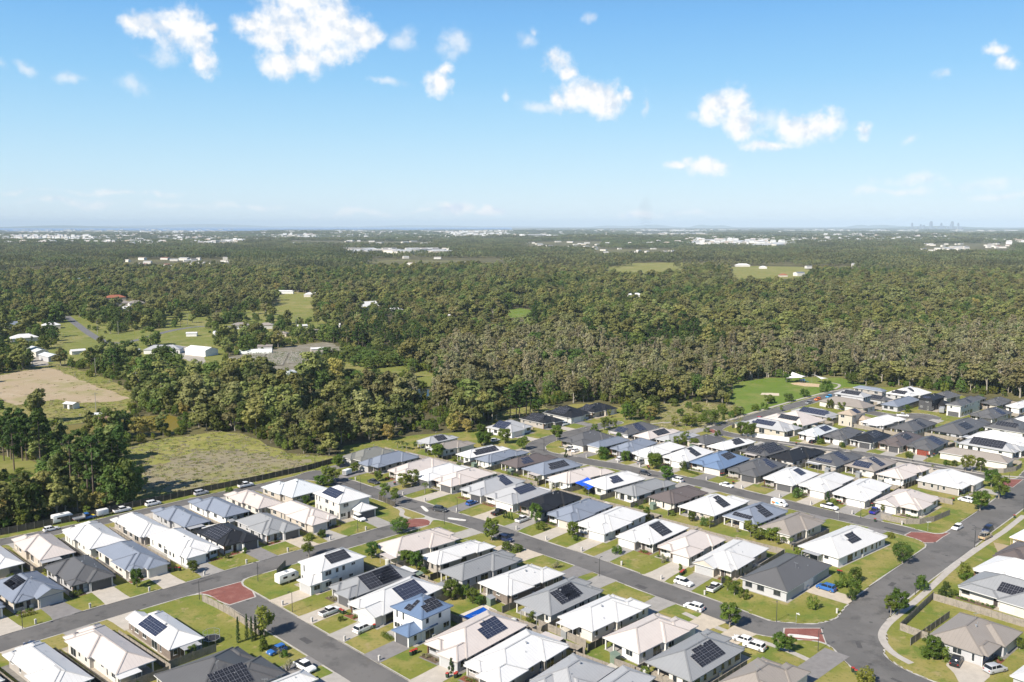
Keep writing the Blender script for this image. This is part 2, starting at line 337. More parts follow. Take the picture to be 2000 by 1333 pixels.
FIELDS = {"brown_field": [[-263.3,451.91],[-305.66,510.78],[-302.84,521.48],[-297.86,540.3],[-290.22,552.25],[-273.98,536.43],[-233.96,490.64],[-196.42,451.91],[-199.19,443.8],[-216.84,438.55],[-232.43,449.17],[-237.81,438.55],[-245.21,433.43]],
"paddock": [[-312.82,517.86],[-304.92,525.14],[-299.98,544.23],[-293.37,564.73],[-253.52,532.62],[-228.42,503.89],[-200.8,466.07],[-183.46,428.42],[-179.82,402.75],[-187.66,396.26],[-202.43,387.92],[-220.07,400.57],[-236.62,404.96],[-243.49,400.57]],
"meadow": [[-126.41,275.62],[-149.82,328.77],[-155.38,348.36],[-143.6,365.74],[-125.81,377.0],[-112.81,370.35],[-99.28,352.55],[-87.93,340.26],[-67.73,334.04],[-67.17,324.38],[-73.94,313.89],[-88.55,300.25],[-102.19,288.29],[-111.94,278.28],[-120.87,269.93]],
"open_country": [[-377.73,615.63],[-497.65,814.68],[-487.77,901.64],[-485.51,970.54],[-382.46,885.89],[-378.66,983.05],[-300.96,901.64],[-271.28,983.05],[-193.6,934.84],[-138.9,718.18],[-143.24,688.74],[-160.6,695.07],[-201.17,620.71],[-184.46,548.21],[-162.06,490.64],[-181.06,475.0],[-239.99,544.23],[-271.04,556.35],[-315.94,580.01]],
"weed_patch": [[-131.16,298.4],[-135.72,318.0],[-129.56,334.04],[-115.74,345.89],[-99.92,340.26],[-85.62,331.01],[-74.9,326.56],[-76.91,318.7],[-90.73,307.9],[-102.11,298.4],[-114.11,288.29],[-124.26,284.88]],
"lawn_left": [[-207.17,332.51],[-197.62,336.34],[-181.72,328.77],[-160.76,304.67],[-146.22,281.0],[-153.32,275.62],[-172.9,275.62]],
"homestead": [[-307.78,564.73],[-334.26,615.63],[-334.18,664.49],[-374.27,728.55],[-379.0,773.17],[-327.56,718.18],[-298.75,773.17],[-267.53,773.17],[-199.56,615.63],[-166.37,502.2],[-180.85,485.84],[-210.49,558.43],[-258.8,580.01],[-278.31,564.73]],
"nursery_yard": [[-195.28,591.42],[-179.62,620.71],[-153.65,664.49],[-140.72,676.4],[-111.36,620.71],[-119.91,591.42],[-134.24,564.73],[-128.27,519.66],[-140.26,525.14],[-169.01,560.51]],
"orchard": [[-110.11,558.43],[-112.73,628.48],[-71.27,615.63],[-60.36,519.66],[-70.05,502.2],[-96.32,502.2]],
"far_paddock": [[-252.75,934.84],[-290.45,1111.82],[-302.65,1198.89],[-258.86,1162.5],[-209.73,934.84],[-223.13,901.64]],
"clearing": [[-52.29,478.05],[-58.85,519.66],[-53.68,544.23],[-43.03,510.78],[-42.8,490.64]],
"green_strip": [[-7.35,851.19],[-7.97,923.5],[8.27,958.34],[21.51,934.84],[20.05,870.69]],
"far_field": [[169.91,1649.53],[208.14,1916.09],[291.72,2127.32],[419.01,2157.02],[387.5,1964.89],[336.57,1783.16],[242.84,1632.04]],
"dry_field": [[401.18,1649.53],[471.05,1916.09],[539.13,1964.89],[624.41,1916.09],[556.93,1649.53],[460.72,1489.82],[375.4,1489.82]],
"park": [[111.9,451.91],[125.73,497.18],[149.38,514.3],[191.21,514.3],[196.86,490.64],[181.31,471.99],[156.13,446.47],[123.98,416.37],[101.41,394.15],[108.75,423.51]],
"reserve": [[61.59,389.98],[73.73,435.98],[85.62,445.13],[101.7,435.98],[112.79,429.66],[103.98,395.2],[90.54,386.9],[65.4,372.23],[52.2,387.92]],
"bare_lot": [[-11.23,383.88],[-8.46,414.04],[2.49,425.95],[15.25,435.98],[17.16,419.91],[4.66,398.4]],
"yard": [[-303.3,556.35],[-330.18,610.64],[-309.7,591.42],[-293.82,560.51]],
"gravel_yard": [[-251.34,658.69],[-235.12,647.38],[-213.81,615.63],[-195.01,560.51],[-222.0,591.42],[-232.01,596.12],[-236.14,625.87]]}
PONDS = {"pond": [[-201.91,386.9],[-192.1,391.01],[-187.17,395.2],[-178.4,399.48],[-171.28,407.19],[-161.11,411.73],[-151.71,400.57],[-142.58,372.23],[-149.99,372.23],[-160.12,379.92],[-170.72,383.88],[-177.91,379.92],[-177.89,361.24],[-177.05,354.26],[-185.59,364.83]],
"dark_pond": [[-55.36,466.07],[-52.91,473.49],[-49.51,478.05],[-44.37,476.52],[-44.23,466.07],[-42.65,451.91],[-43.98,443.8],[-46.34,451.91],[-50.4,460.3]]}
ISLANDS = [[[59.62,183.73],[60.29,184.28],[66.16,182.64],[65.74,181.56],[59.83,182.8]],[[-28.87,273.01],[-28.01,273.53],[-25.87,268.92],[-26.0,267.62],[-27.01,268.22]],[[-19.55,261.57],[-19.13,262.24],[-14.21,260.34],[-13.67,259.49],[-14.13,258.83],[-19.01,260.62]]]
PATHS = {"P1": [1.6,[[80.82,170.91],[78.85,175.08],[78.85,179.7],[80.0,184.01],[83.49,189.09],[88.61,194.44],[97.4,203.36],[113.99,222.16],[129.3,237.23],[142.29,249.38],[142.21,249.27],[156.49,263.98]]],
"P2": [1.5,[[39.25,194.75],[45.34,186.8],[50.1,182.64],[54.23,179.7],[58.48,175.33],[61.92,170.2]]],
"P3": [1.5,[[85.36,383.88],[94.62,394.68],[109.04,410.3],[107.34,408.32],[127.83,429.66],[149.99,451.63],[170.87,471.61],[185.2,476.82]]],
"P4": [1.5,[[180.06,496.35],[183.03,491.45],[180.0,484.26],[174.96,477.28]]],
"P5": [1.5,[[-37.17,273.01],[-33.77,268.92],[-34.12,263.98],[-30.97,261.1]]],
"P6": [1.5,[[62.28,391.53],[70.38,394.68],[76.47,393.89]]],
"P7": [1.4,[[143.99,331.01],[155.14,321.52],[165.34,311.87],[170.57,307.9],[180.35,305.95]]],
"P8": [1.4,[[108.68,357.07],[119.54,348.16],[129.56,342.06],[132.8,342.65]]]}
ESTATE = [[-153.13,229.19],[-146.42,246.26],[-139.46,251.91],[-128.53,261.1],[-120.87,269.93],[-111.94,278.28],[-102.19,288.29],[-88.55,300.25],[-74.1,314.57],[-66.93,325.1],[-67.53,350.87],[-54.8,359.47],[-40.14,370.35],[-21.96,375.07],[-12.58,383.88],[2.35,402.75],[14.71,419.91],[30.51,435.98],[42.19,438.55],[53.59,427.18],[56.94,406.07],[64.82,381.89],[89.88,394.15],[104.39,406.07],[127.83,429.66],[145.72,446.47],[161.33,461.73],[182.52,482.69],[207.79,482.69],[231.36,467.54],[258.37,447.82],[278.08,433.43],[285.13,389.98],[198.42,267.92],[111.03,151.43],[0.0,138.89],[-93.94,138.89],[-123.96,170.38]]
GARDEN_TREES = [
[-91.85,209.38,"round",5.0,1.7],[-81.45,218.68,"round",3.6,1.7],[-54.24,229.46,"loose",6.5,2.6],[-53.68,183.73,"loose",6.8,3.1],[-58.2,180.12,"cypress",6.3,0.5],
[-56.68,181.4,"cypress",6.3,0.5],[-55.49,180.76,"cypress",6.0,0.5],[-54.81,181.4,"cypress",6.0,0.45],[-54.0,182.48,"cypress",6.0,0.5],[-52.02,176.85,"cone",3.6,1.7],
[-75.8,228.46,"ball",1.6,0.9],[-72.45,232.68,"ball",1.6,0.9],[-53.98,245.04,"ball",2.2,1.5],[-37.45,228.46,"round",5.0,2.0],[-27.54,223.74,"round",4.5,2.3],
[-46.74,173.59,"ball",1.8,1.0],[-44.89,168.08,"yucca",3.0,1.7],[-47.57,173.59,"yucca",2.4,1.1],[-38.37,190.55,"ball",1.4,0.8],[-64.21,299.01,"loose",6.5,2.9],
[-60.98,299.63,"loose",5.5,2.5],[-65.2,295.36,"round",4.0,2.5],[-62.41,295.36,"round",3.6,2.2],[-63.46,318.98,"round",4.6,2.2],[-56.35,311.6,"round",4.0,2.0],
[-46.14,300.88,"round",4.0,1.7],[-41.05,279.9,"loose",6.0,2.3],[-37.12,275.09,"loose",5.5,2.0],[-37.01,292.96,"loose",5.5,2.6],[-54.11,244.57,"ball",2.6,1.6],
[-32.43,247.97,"broad",5.0,3.2],[-65.21,274.05,"round",3.5,1.6],[-44.45,267.92,"ball",2.0,1.2],[-93.65,287.15,"ball",2.3,1.6],[-57.03,243.32,"ball",1.6,1.3],
[-28.11,332.06,"round",5.5,2.6],[-28.79,286.58,"palm",5.0,2.2],[7.01,256.88,"round",6.2,2.3],[8.5,251.02,"ball",2.8,2.0],[-5.76,242.08,"round",7.0,2.5],
[17.14,244.15,"round",5.0,2.0],[17.86,242.08,"ball",1.8,1.2],[-2.42,261.57,"cone",2.6,0.6],[-1.64,261.57,"cone",2.6,0.6],[-0.93,260.91,"cone",2.6,0.6],
[-0.09,259.96,"cone",2.6,0.6],[-12.38,351.71,"round",6.0,2.6],[-10.55,352.55,"round",5.5,2.5],[4.25,345.08,"round",5.5,2.6],[20.63,332.97,"cone",4.0,1.1],
[34.49,331.46,"ball",5.0,2.7],[-34.17,295.36,"loose",6.0,3.0],[-2.96,354.77,"round",7.0,3.0],[18.41,359.8,"round",7.0,2.7],[-12.84,366.88,"round",6.0,2.6],
[-11.08,352.23,"round",6.0,3.2],[39.97,379.3,"loose",6.0,3.2],[35.31,375.07,"ball",4.0,2.2],[44.15,381.88,"loose",4.5,2.2],[32.61,391.66,"palm",3.0,1.2],
[44.75,403.85,"loose",4.5,1.2],[43.03,328.28,"ball",4.5,2.2],[34.78,331.94,"ball",4.5,2.6],[12.32,417.83,"round",6.0,2.5],[9.76,417.83,"round",6.0,2.5],
[51.5,398.68,"round",8.5,2.6],[54.82,398.68,"round",7.5,2.3],[53.36,399.49,"round",7.0,2.2],[63.64,400.3,"wattle",6.5,3.4],[88.22,389.21,"broad",7.5,4.8],
[71.82,385.39,"loose",5.0,1.9],[78.92,385.39,"loose",6.5,4.5],[76.85,386.91,"loose",5.0,3.0],[96.44,399.49,"cone",5.0,1.4],[83.46,375.08,"ball",2.4,1.8],
[86.62,368.73,"ball",2.6,1.7],[96.49,368.04,"round",6.5,2.4],[99.97,365.29,"round",6.5,2.0],[98.4,366.66,"round",6.0,1.7],[66.96,353.41,"loose",5.0,2.6],
[70.07,353.41,"loose",6.5,2.4],[73.29,350.87,"round",4.5,2.2],[63.59,357.29,"loose",3.5,1.8],[54.16,335.19,"round",5.0,2.0],[102.61,406.08,"loose",4.0,1.8],
[101.14,404.41,"ball",3.5,1.8],[106.67,409.45,"ball",4.0,2.4],[116.3,419.91,"ball",3.5,2.6],[121.73,423.52,"ball",3.5,2.4],[78.37,407.76,"round",4.0,1.8],
[-24.49,219.67,"round",6.0,1.9],[-26.04,222.95,"round",4.5,1.7],[-14.42,201.91,"round",5.2,2.2],[-12.03,203.03,"round",3.8,1.3],[-10.86,202.7,"round",3.8,1.1],
[-9.3,200.22,"round",3.6,1.7],[-7.75,198.68,"round",2.6,1.2],[-1.21,235.02,"ball",2.4,2.2],[1.3,233.71,"ball",2.4,2.0],[11.08,221.77,"yucca",2.6,1.6],
[-22.29,218.29,"ball",1.8,1.2],[-12.09,167.39,"cone",3.4,0.9],[48.04,187.48,"round",6.3,2.5],[55.68,176.34,"round",4.0,1.8],[57.44,175.83,"round",3.8,1.6],
[53.31,204.7,"loose",3.6,1.9],[55.01,202.7,"ball",3.0,1.6],[52.3,207.43,"loose",4.0,1.6],[28.27,231.82,"ball",2.6,1.8],[69.5,197.04,"ball",3.6,1.7],
[68.98,243.16,"loose",3.6,2.4],[72.82,241.76,"loose",3.4,2.2],[76.92,237.23,"palm",3.4,1.8],[39.63,225.35,"yucca",3.0,1.6],[42.92,218.68,"loose",2.6,0.9],
[102.53,225.35,"broad",6.0,2.8],[86.12,193.53,"loose",4.8,1.8],[88.22,194.14,"round",6.3,2.4],[99.68,207.77,"ball",4.0,2.0],[82.08,210.22,"ball",3.8,2.3],
[85.17,212.37,"ball",4.4,2.0],[81.74,203.36,"round",5.0,1.7],[79.72,209.17,"ball",2.0,1.2],[80.28,202.04,"ball",2.6,1.4],[113.76,215.44,"ball",4.5,1.9],
[113.85,214.19,"ball",2.0,2.2],[103.33,203.7,"ball",2.6,1.9],[106.24,209.17,"ball",1.8,1.1],[86.15,173.09,"round",5.2,2.3],[87.92,172.6,"ball",3.6,2.1],
[85.08,173.59,"ball",2.6,1.7],[68.34,162.9,"ball",4.0,2.0],[106.23,177.1,"loose",2.8,1.2],[106.02,204.7,"ball",1.6,1.1],[42.82,328.03,"ball",4.0,2.0],
[52.01,316.62,"round",6.0,3.0],[54.13,328.77,"round",3.5,2.0],[62.34,316.62,"ball",3.6,1.7],[53.87,302.51,"round",5.5,2.8],[56.93,255.05,"ball",2.8,2.0],
[58.45,253.69,"loose",3.0,1.8],[93.07,282.09,"ball",3.6,2.2],[69.21,248.84,"loose",3.6,2.6],[74.09,246.26,"loose",3.8,2.8],[72.53,250.14,"ball",3.0,2.2],
[38.79,273.01,"ball",1.5,1.0],[40.36,270.44,"ball",1.4,0.9],[42.06,268.92,"ball",1.4,0.9],[42.16,276.15,"ball",1.7,0.8],[48.83,263.98,"ball",1.8,1.2],
[77.22,244.99,"palm",2.6,1.5],[70.16,351.71,"ball",2.5,1.6],[72.88,350.87,"ball",2.8,1.6],[68.8,357.72,"ball",2.6,1.8],[101.11,277.43,"cone",4.0,1.3],
[102.41,275.09,"ball",2.2,1.5],[163.78,313.89,"loose",6.5,2.2],[165.66,313.21,"loose",6.3,2.0],[168.79,313.21,"round",5.5,2.0],[160.57,321.8,"ball",1.9,1.3],
[163.12,320.81,"ball",2.4,1.5],[151.27,332.06,"ball",2.3,1.5],[162.21,293.56,"round",7.0,2.9],[158.2,281.32,"round",8.0,3.2],[145.6,268.92,"round",7.0,3.1],
[150.13,327.29,"palm",2.0,1.0],[152.27,314.57,"palm",3.0,1.2],[132.08,348.36,"ball",2.4,1.2],[125.1,354.26,"ball",2.4,1.6],[116.17,270.95,"loose",3.0,0.8],
[107.47,244.15,"ball",2.0,1.2],[121.92,374.13,"ball",4.6,2.6],[125.84,359.04,"cone",3.4,1.2],[125.38,354.48,"ball",2.6,1.8],[156.32,431.54,"ball",5.0,2.4],
[159.94,425.96,"loose",4.5,2.4],[139.49,443.14,"ball",4.5,3.2],[151.6,455.37,"ball",4.5,3.0],[165.6,468.28,"ball",4.5,3.0],[170.45,472.74,"ball",4.0,2.4],
[173.24,484.26,"ball",4.0,3.0],[155.71,498.84,"round",5.0,2.6],[190.81,493.89,"broad",7.0,5.0],[128.7,418.73,"loose",3.0,1.6],[131.72,348.78,"ball",2.6,1.2],
[141.49,390.5,"loose",3.0,1.6],[100.39,368.5,"loose",6.5,3.0],[127.36,437.27,"loose",5.0,3.0],[130.22,439.21,"ball",3.6,2.2],[187.93,416.96,"ball",4.0,2.2],
[236.62,443.14,"ball",4.0,1.8],[203.71,379.92,"ball",3.0,1.8],[152.31,334.43,"ball",2.4,1.8],[160.88,322.23,"ball",2.2,1.5],[240.66,433.43,"ball",2.8,2.0],
[206.61,365.75,"ball",2.0,2.0],[-43.53,345.68,"palm",4.5,2.0],[-41.58,344.26,"palm",4.0,2.0],[-45.48,347.12,"palm",4.0,2.0],[-51.26,360.57,"wattle",7.0,3.0],
[-25.2,375.07,"wattle",9.0,3.2],[-23.69,381.88,"wattle",8.0,3.0],[-19.43,375.07,"wattle",6.0,2.6],[-64.21,320.45,"round",4.6,2.4],[-28.41,334.6,"round",5.2,2.5]]
WOOD_TREES = [
[-189.89,330.26,"pine",20.0,4.5],[-184.81,328.77,"pine",20.0,4.5],[-180.6,333.27,"pine",19.0,5.0],[-183.26,328.77,"pine",18.0,4.0],[-191.77,328.77,"pine",17.0,4.0],
[-179.43,334.04,"pine",17.0,4.5],[-180.06,314.57,"pine",19.0,4.2],[-172.59,318.7,"pine",22.0,5.0],[-145.91,287.15,"pine",20.0,4.5],[-144.3,289.45,"pine",21.0,4.5],
[-133.34,276.15,"pine",22.0,5.0],[-133.68,282.65,"pine",23.0,5.0],[-127.75,278.28,"pine",22.0,5.0],[-127.67,282.65,"pine",24.0,5.0],[-138.36,282.65,"pine",22.0,4.6],
[-123.28,274.05,"dense",15.0,5.0],[-124.97,271.98,"dense",13.0,4.6],[-122.81,278.28,"dense",14.0,4.5],[-138.97,263.98,"gum",13.0,4.5],[-144.76,267.92,"gum",13.0,4.5],
[-145.14,262.05,"dense",11.0,4.0],[-147.73,258.27,"dense",12.0,5.0],[-149.86,255.51,"gum",13.0,5.0],[-147.63,262.05,"gum",14.0,5.0],[-137.43,265.94,"gum",12.0,4.0],
[-134.61,267.92,"gum",12.0,4.0],[-132.22,268.92,"wattle",7.0,3.0],[-147.08,273.01,"wattle",9.0,3.0],[-151.55,253.69,"wattle",9.0,4.0],[-129.18,269.93,"wattle",6.0,3.0],
[-123.44,289.45,"gum",9.0,2.5],[-149.64,287.15,"gum",14.0,4.0],[-153.12,299.01,"gum",13.0,4.0],[-210.94,392.05,"gum",16.0,5.0],[-166.82,363.03,"dense",14.0,6.0],
[-162.5,364.83,"dense",12.0,5.0],[-178.33,368.49,"gum",11.0,4.0],[-156.08,364.83,"wattle",9.0,4.0],[-152.42,368.49,"wattle",8.0,3.5],[-147.52,370.35,"gum",10.0,4.0],
[-175.46,341.05,"gum",13.0,4.0],[-0.88,401.92,"pine",16.0,4.6],[3.45,403.85,"pine",17.0,4.4],[6.58,405.79,"pine",17.0,4.4],[8.47,406.77,"pine",17.0,4.6],
[2.01,403.85,"pine",16.0,4.2],[-9.02,398.13,"gum",15.0,5.0],[-13.03,396.26,"gum",14.0,5.0],[-17.81,385.38,"gum",15.0,5.0],[-7.01,400.02,"gum",13.0,5.0],
[-266.57,652.99,"dense",14.0,8.0],[-293.33,633.77,"gum",10.0,4.0],[-283.51,623.28,"gum",9.0,3.6],[-263.11,591.42,"gum",7.0,3.0],[-270.61,586.81,"gum",7.0,3.2],
[-139.23,490.64,"gum",16.0,8.0],[-149.14,497.18,"gum",16.0,7.0],[-136.42,497.18,"gum",13.0,6.0]]
CARS = [
[-41.55,194.14,"ute","white",48.0,"on the driveway beside the caravan house"],
[-32.53,185.67,"suv","white",50.0,"on the driveway in front of the white gabled house"],
[-41.37,168.55,"ute","white",-40.0,"parked by the dark grey roof at the bottom edge"],
[-48.8,175.58,"hatch","blue",228.0,"half hidden by shrubs beside the cypress row"],
[-100.83,177.62,"hatch","navy",140.0,"on the front drive of the cream roofed house at lower left"],
[-133.99,250.58,"hatch","white",45.0,"near the left end of the long boundary fence"],
[-120.58,267.42,"ute","white",45.0,"beside the box trailer along the boundary fence"],
[-113.71,274.05,"suv","white",45.0,"standing on the verge by the boundary fence right of the ute"],
[-128.63,259.68,"truck","blue",45.0,"beside the boundary fence with a yellow nose"],
[-102.4,285.44,"suv","silver",45.0,"by the boundary fence above the blue grey roofs"],
[-90.29,294.16,"ute","white",45.0,"with dark tray near the middle of the boundary fence"],
[-47.53,298.4,"sedan","charcoal",-40.0,"on the lawn near the head of the curved street"],
[-45.91,259.68,"suv","white",-48.0,"on the drive of the two storey cream house"],
[-22.26,268.42,"suv","charcoal",-25.0,"driving past the red threshold of the curved street"],
[-12.85,274.88,"hatch","blue",48.0,"on the drive of the light grey house"],
[-4.09,265.15,"ute","black",48.0,"on the drive beside four small conifers"],
[3.22,258.55,"ute","white",48.0,"on the drive of the black roofed house"],
[-1.87,242.08,"suv","navy",-42.0,"parked at the kerb by the round tree"],
[42.33,210.93,"suv","white",-42.0,"parked on the lawn by the kerb"],
[49.3,207.77,"ute","white",50.0,"on a drive beside a standing person"],
[42.06,196.91,"suv","white",140.0,"parked at the kerb across from the standing person"],
[49.05,180.49,"hatch","white",140.0,"on the concrete drive near the red threshold"],
[50.79,177.36,"suv","white",140.0,"nearest the taupe roof at the bottom"],
[76.41,207.77,"suv","blue",135.0,"on the drive of the large dark grey corner house"],
[89.91,170.91,"suv","black",52.0,"on the drive of the taupe corner house"],
[95.96,167.62,"suv","silver",20.0,"beside the fence of the taupe corner house"],
[134.03,243.81,"ute","sand",40.0,"loaded with tools at the kerb"],
[137.72,249.57,"fourwd","navy",225.0,"parked ahead of the sand coloured ute"],
[130.03,251.91,"hatch","white",220.0,"at the corner of the curved timber fence"],
[99.3,270.44,"ute","white",-45.0,"with dark tray on the verge by the white garage"],
[111.78,266.43,"ute","royalblue",50.0,"on the drive beside the curved timber fence"],
[145.75,277.75,"suv","white",130.0,"on the lawn under a street tree at right"],
[72.9,294.75,"sedan","white",-45.0,"on the verge before the dark grey solar roof"],
[84.68,274.05,"van","white",-45.0,"with coloured side panels in the middle street"],
[48.43,324.09,"ute","grey",48.0,"carrying ladders on the drive of a white house"],
[40.98,328.77,"hatch","white",48.0,"on the drive left of the ladder ute"],
[57.14,300.88,"suv","white",135.0,"beside the round tree in the middle street"],
[47.37,309.21,"hatch","charcoal",-45.0,"behind the solar white roof in the middle street"],
[122.53,355.77,"hatch","black",45.0,"on the drive of the pale grey solar house"],
[147.69,436.88,"hatch","grey",220.0,"on the park road nearest the houses"],
[155.23,446.14,"hatch","orange",220.0,"on the verge of the park road"],
[163.4,453.29,"hatch","skyblue",220.0,"on the park road beside the two storey house"],
[112.49,398.41,"ute","red",40.0,"behind the white roof by the park road"],
[181.41,406.97,"ute","white",-20.0,"in the cul de sac among the right hand houses"],
[23.38,388.05,"fourwd","white",45.0,"on the drive of the black roofed house by the wood"],
[23.12,344.26,"ute","white",48.0,"on the drive of the dark grey house at the bend"],
[25.06,341.73,"hatch","white",48.0,"right of the ute at the dark grey house"],
[41.09,329.06,"hatch","white",48.0,"on the drive beside a ball shaped tree"],
[-6.85,358.26,"hatch","white",45.0,"behind the two round trees by the taupe roof"]]
TRAILERS = [
[-55.92,212.73,"caravan",48.0,"white touring caravan on the corner house's side yard"],
[-134.26,257.81,"caravan",45.0,"white caravan behind a shrub by the long boundary fence"],
[-124.97,263.49,"boxtrailer",45.0,"white box trailer by the long boundary fence"],
[-58.55,308.56,"boxtrailer",60.0,"white box trailer beside the head of the curved street"],
[203.53,415.2,"caravan",60.0,"grey caravan beside the two storey grey house at right"],
[-263.04,619.18,"caravan",10.0,"white caravan on the homestead lawn among trees"]]
LAMPS = [[-107.57,186.68],[-74.08,202.17],[-50.37,195.24],[-63.28,213.09],[-124.84,259.21],[-50.8,290.61],[-44.59,249.27],[-16.86,266.33],[-20.08,255.87],[12.56,342.65],[22.03,216.26],[59.16,190.25],[63.69,176.19],[127.26,236.61],[96.8,204.9],[105.72,261.86],[129.17,240.04],[153.89,323.66],[158.37,267.72],[168.3,293.92],[129.65,346.06],[-71.21,314.57]]
SIGNS = [[63.05,188.68],[120.66,250.14],[98.16,259.68]]
BINS = [[-87.63,219.44,"r"],[-86.29,219.83,"g"],[-85.26,219.83,"r"],[-39.22,194.75,"y"],[-38.58,194.14,"r"],[-30.31,186.8,"g"],[-20.82,174.33,"y"],[-20.33,174.83,"r"],[-19.84,175.33,"g"],[-12.66,165.2,"g"],[-11.14,165.11,"r"],[-10.88,165.56,"y"],[42.72,216.78,"g"],[43.68,218.29,"r"],[43.24,217.54,"y"],[67.64,167.39,"r"],[67.88,166.47,"y"],[83.03,217.91,"y"],[83.62,217.54,"r"],[108.65,258.27,"r"],[141.81,278.28,"g"],[152.18,261.57,"r"],[159.44,333.27,"y"],[162.12,334.8,"r"],[159.4,334.04,"g"],[74.06,307.25,"r"],[74.94,307.9,"g"],[49.68,318.0,"r"],[49.74,315.93,"g"],[75.76,297.17,"k"],[-0.32,267.92,"r"],[0.0,268.42,"y"],[-43.83,302.13,"r"],[-40.08,296.57,"g"],[103.93,276.15,"y"],[104.55,275.62,"r"],[113.62,273.01,"y"],[146.31,284.88,"u"],[147.77,285.44,"y"],[114.79,352.56,"r"],[29.43,343.55,"r"],[29.84,344.26,"y"]]
BOUNDARY_FENCE = [[-177.49,221.07],[-146.42,246.26],[-139.46,251.91],[-128.53,261.1],[-120.87,269.93],[-111.94,278.28],[-102.19,288.29],[-88.55,300.25],[-74.1,314.57],[-66.79,324.38]]
FENCES = {"f1": [[-43.04,279.9],[-36.72,271.98]],
"cornerA": [[-72.98,201.06],[-69.44,198.17],[-62.59,192.03],[-54.4,183.18]],
"cornerR": [[100.11,202.7],[84.96,185.95],[88.75,181.02]],
"cornerR2": [[99.65,201.71],[106.89,194.14],[112.95,187.36]],
"curved": [[111.5,261.1],[113.4,258.27],[116.99,255.96],[120.94,255.96],[126.28,258.27],[134.04,264.47]],
"curved2": [[170.85,311.87],[176.0,311.2],[181.9,313.89],[186.66,318.7]],
"c3a": [[5.89,187.65],[11.65,181.83],[15.51,177.62]],
"c3b": [[20.58,169.72],[24.14,166.93],[26.63,163.78]],
"c2a": [[-58.92,222.95],[-59.56,216.78]],
"whitewall": [[97.33,369.19],[103.01,365.06],[113.59,357.72]]}
FAR_BUILDINGS = [[[[-522.88,2776.56],[-198.06,2776.56],[-231.07,3241.22],[-610.03,3241.22]],24,45.0,"w"],
[[[16.43,5771.01],[295.77,5771.01],[362.99,7085.19],[20.17,7085.19]],10,110.0,"w"],
[[[1003.51,3705.87],[1151.4,3705.87],[1343.3,4325.42],[1170.77,4325.42]],7,60.0,"w"],
[[[-2080.61,5372.23],[-1851.13,5372.23],[-2064.72,5993.41],[-2320.68,5993.41]],5,80.0,"w"],
[[[-1902.8,4325.42],[-1745.06,4325.42],[-1963.19,4867.51],[-2140.65,4867.51]],7,40.0,"w"],
[[[-1365.1,3991.82],[-1194.47,3991.82],[-1606.35,5372.23],[-1835.83,5372.23]],8,45.0,"w"],
[[[-3168.99,5564.5],[-2535.19,5564.5],[-3380.26,7423.12],[-4225.32,7423.12]],30,26.0,"m"],
[[[-496.9,6233.6],[0.0,6233.6],[0.0,11140.37],[-887.32,11140.37]],40,34.0,"w"],
[[[927.65,7085.19],[1613.3,7085.19],[2535.19,11140.37],[1457.74,11140.37]],22,50.0,"w"],
[[[2535.19,7423.12],[3042.23,7423.12],[3549.27,8662.2],[2957.72,8662.2]],18,30.0,"m"],
[[[1322.61,2934.37],[1657.44,2934.37],[2440.12,4325.42],[1947.17,4325.42]],20,20.0,"m"],
[[[-843.5,1916.09],[-580.59,1916.09],[-712.54,2354.15],[-1035.2,2354.15]],14,17.0,"m"],
[[[-702.76,1237.62],[-574.98,1237.62],[-826.12,1783.16],[-1009.71,1783.16]],9,18.0,"c"],
[[[-1544.59,5771.01],[-1248.82,5771.01],[-1774.63,8205.7],[-2194.94,8205.7]],10,50.0,"w"],
[[[40.33,3536.91],[362.99,3536.91],[483.99,4719.67],[53.78,4719.67]],10,24.0,"w"],
[[[1464.94,3049.89],[1544.98,3049.89],[1790.77,3536.91],[1698.0,3536.91]],12,22.0,"w"],
[[[800.86,3991.82],[1092.08,3991.82],[1290.64,4719.67],[946.47,4719.67]],10,40.0,"w"],
[[[-3059.71,10755.83],[0.0,10755.83],[0.0,14857.62],[-4225.32,14857.62]],40,90.0,"w"],
[[[0.0,12998.99],[5915.45,12998.99],[8351.22,18356.2],[0.0,18356.2]],45,110.0,"w"],
[[[-6337.98,11140.37],[-3168.99,11140.37],[-5545.73,19504.17],[-11091.47,19504.17]],30,90.0,"w"],
[[[5801.69,11998.19],[6825.52,11998.19],[9859.08,17335.78],[8380.22,17335.78]],10,100.0,"w"],
[[[-1001.08,3991.82],[-341.28,3991.82],[-403.33,4719.67],[-1183.09,4719.67]],8,26.0,"w"],
[[[225.59,2634.8],[496.3,2634.8],[665.49,3536.91],[302.49,3536.91]],7,16.0,"m"],
[[[501.92,1565.64],[627.4,1565.64],[786.23,1964.89],[628.98,1964.89]],5,14.0,"c"],
[[[-255.96,1489.82],[0.0,1489.82],[0.0,2428.07],[-415.93,2428.07]],8,14.0,"m"]]
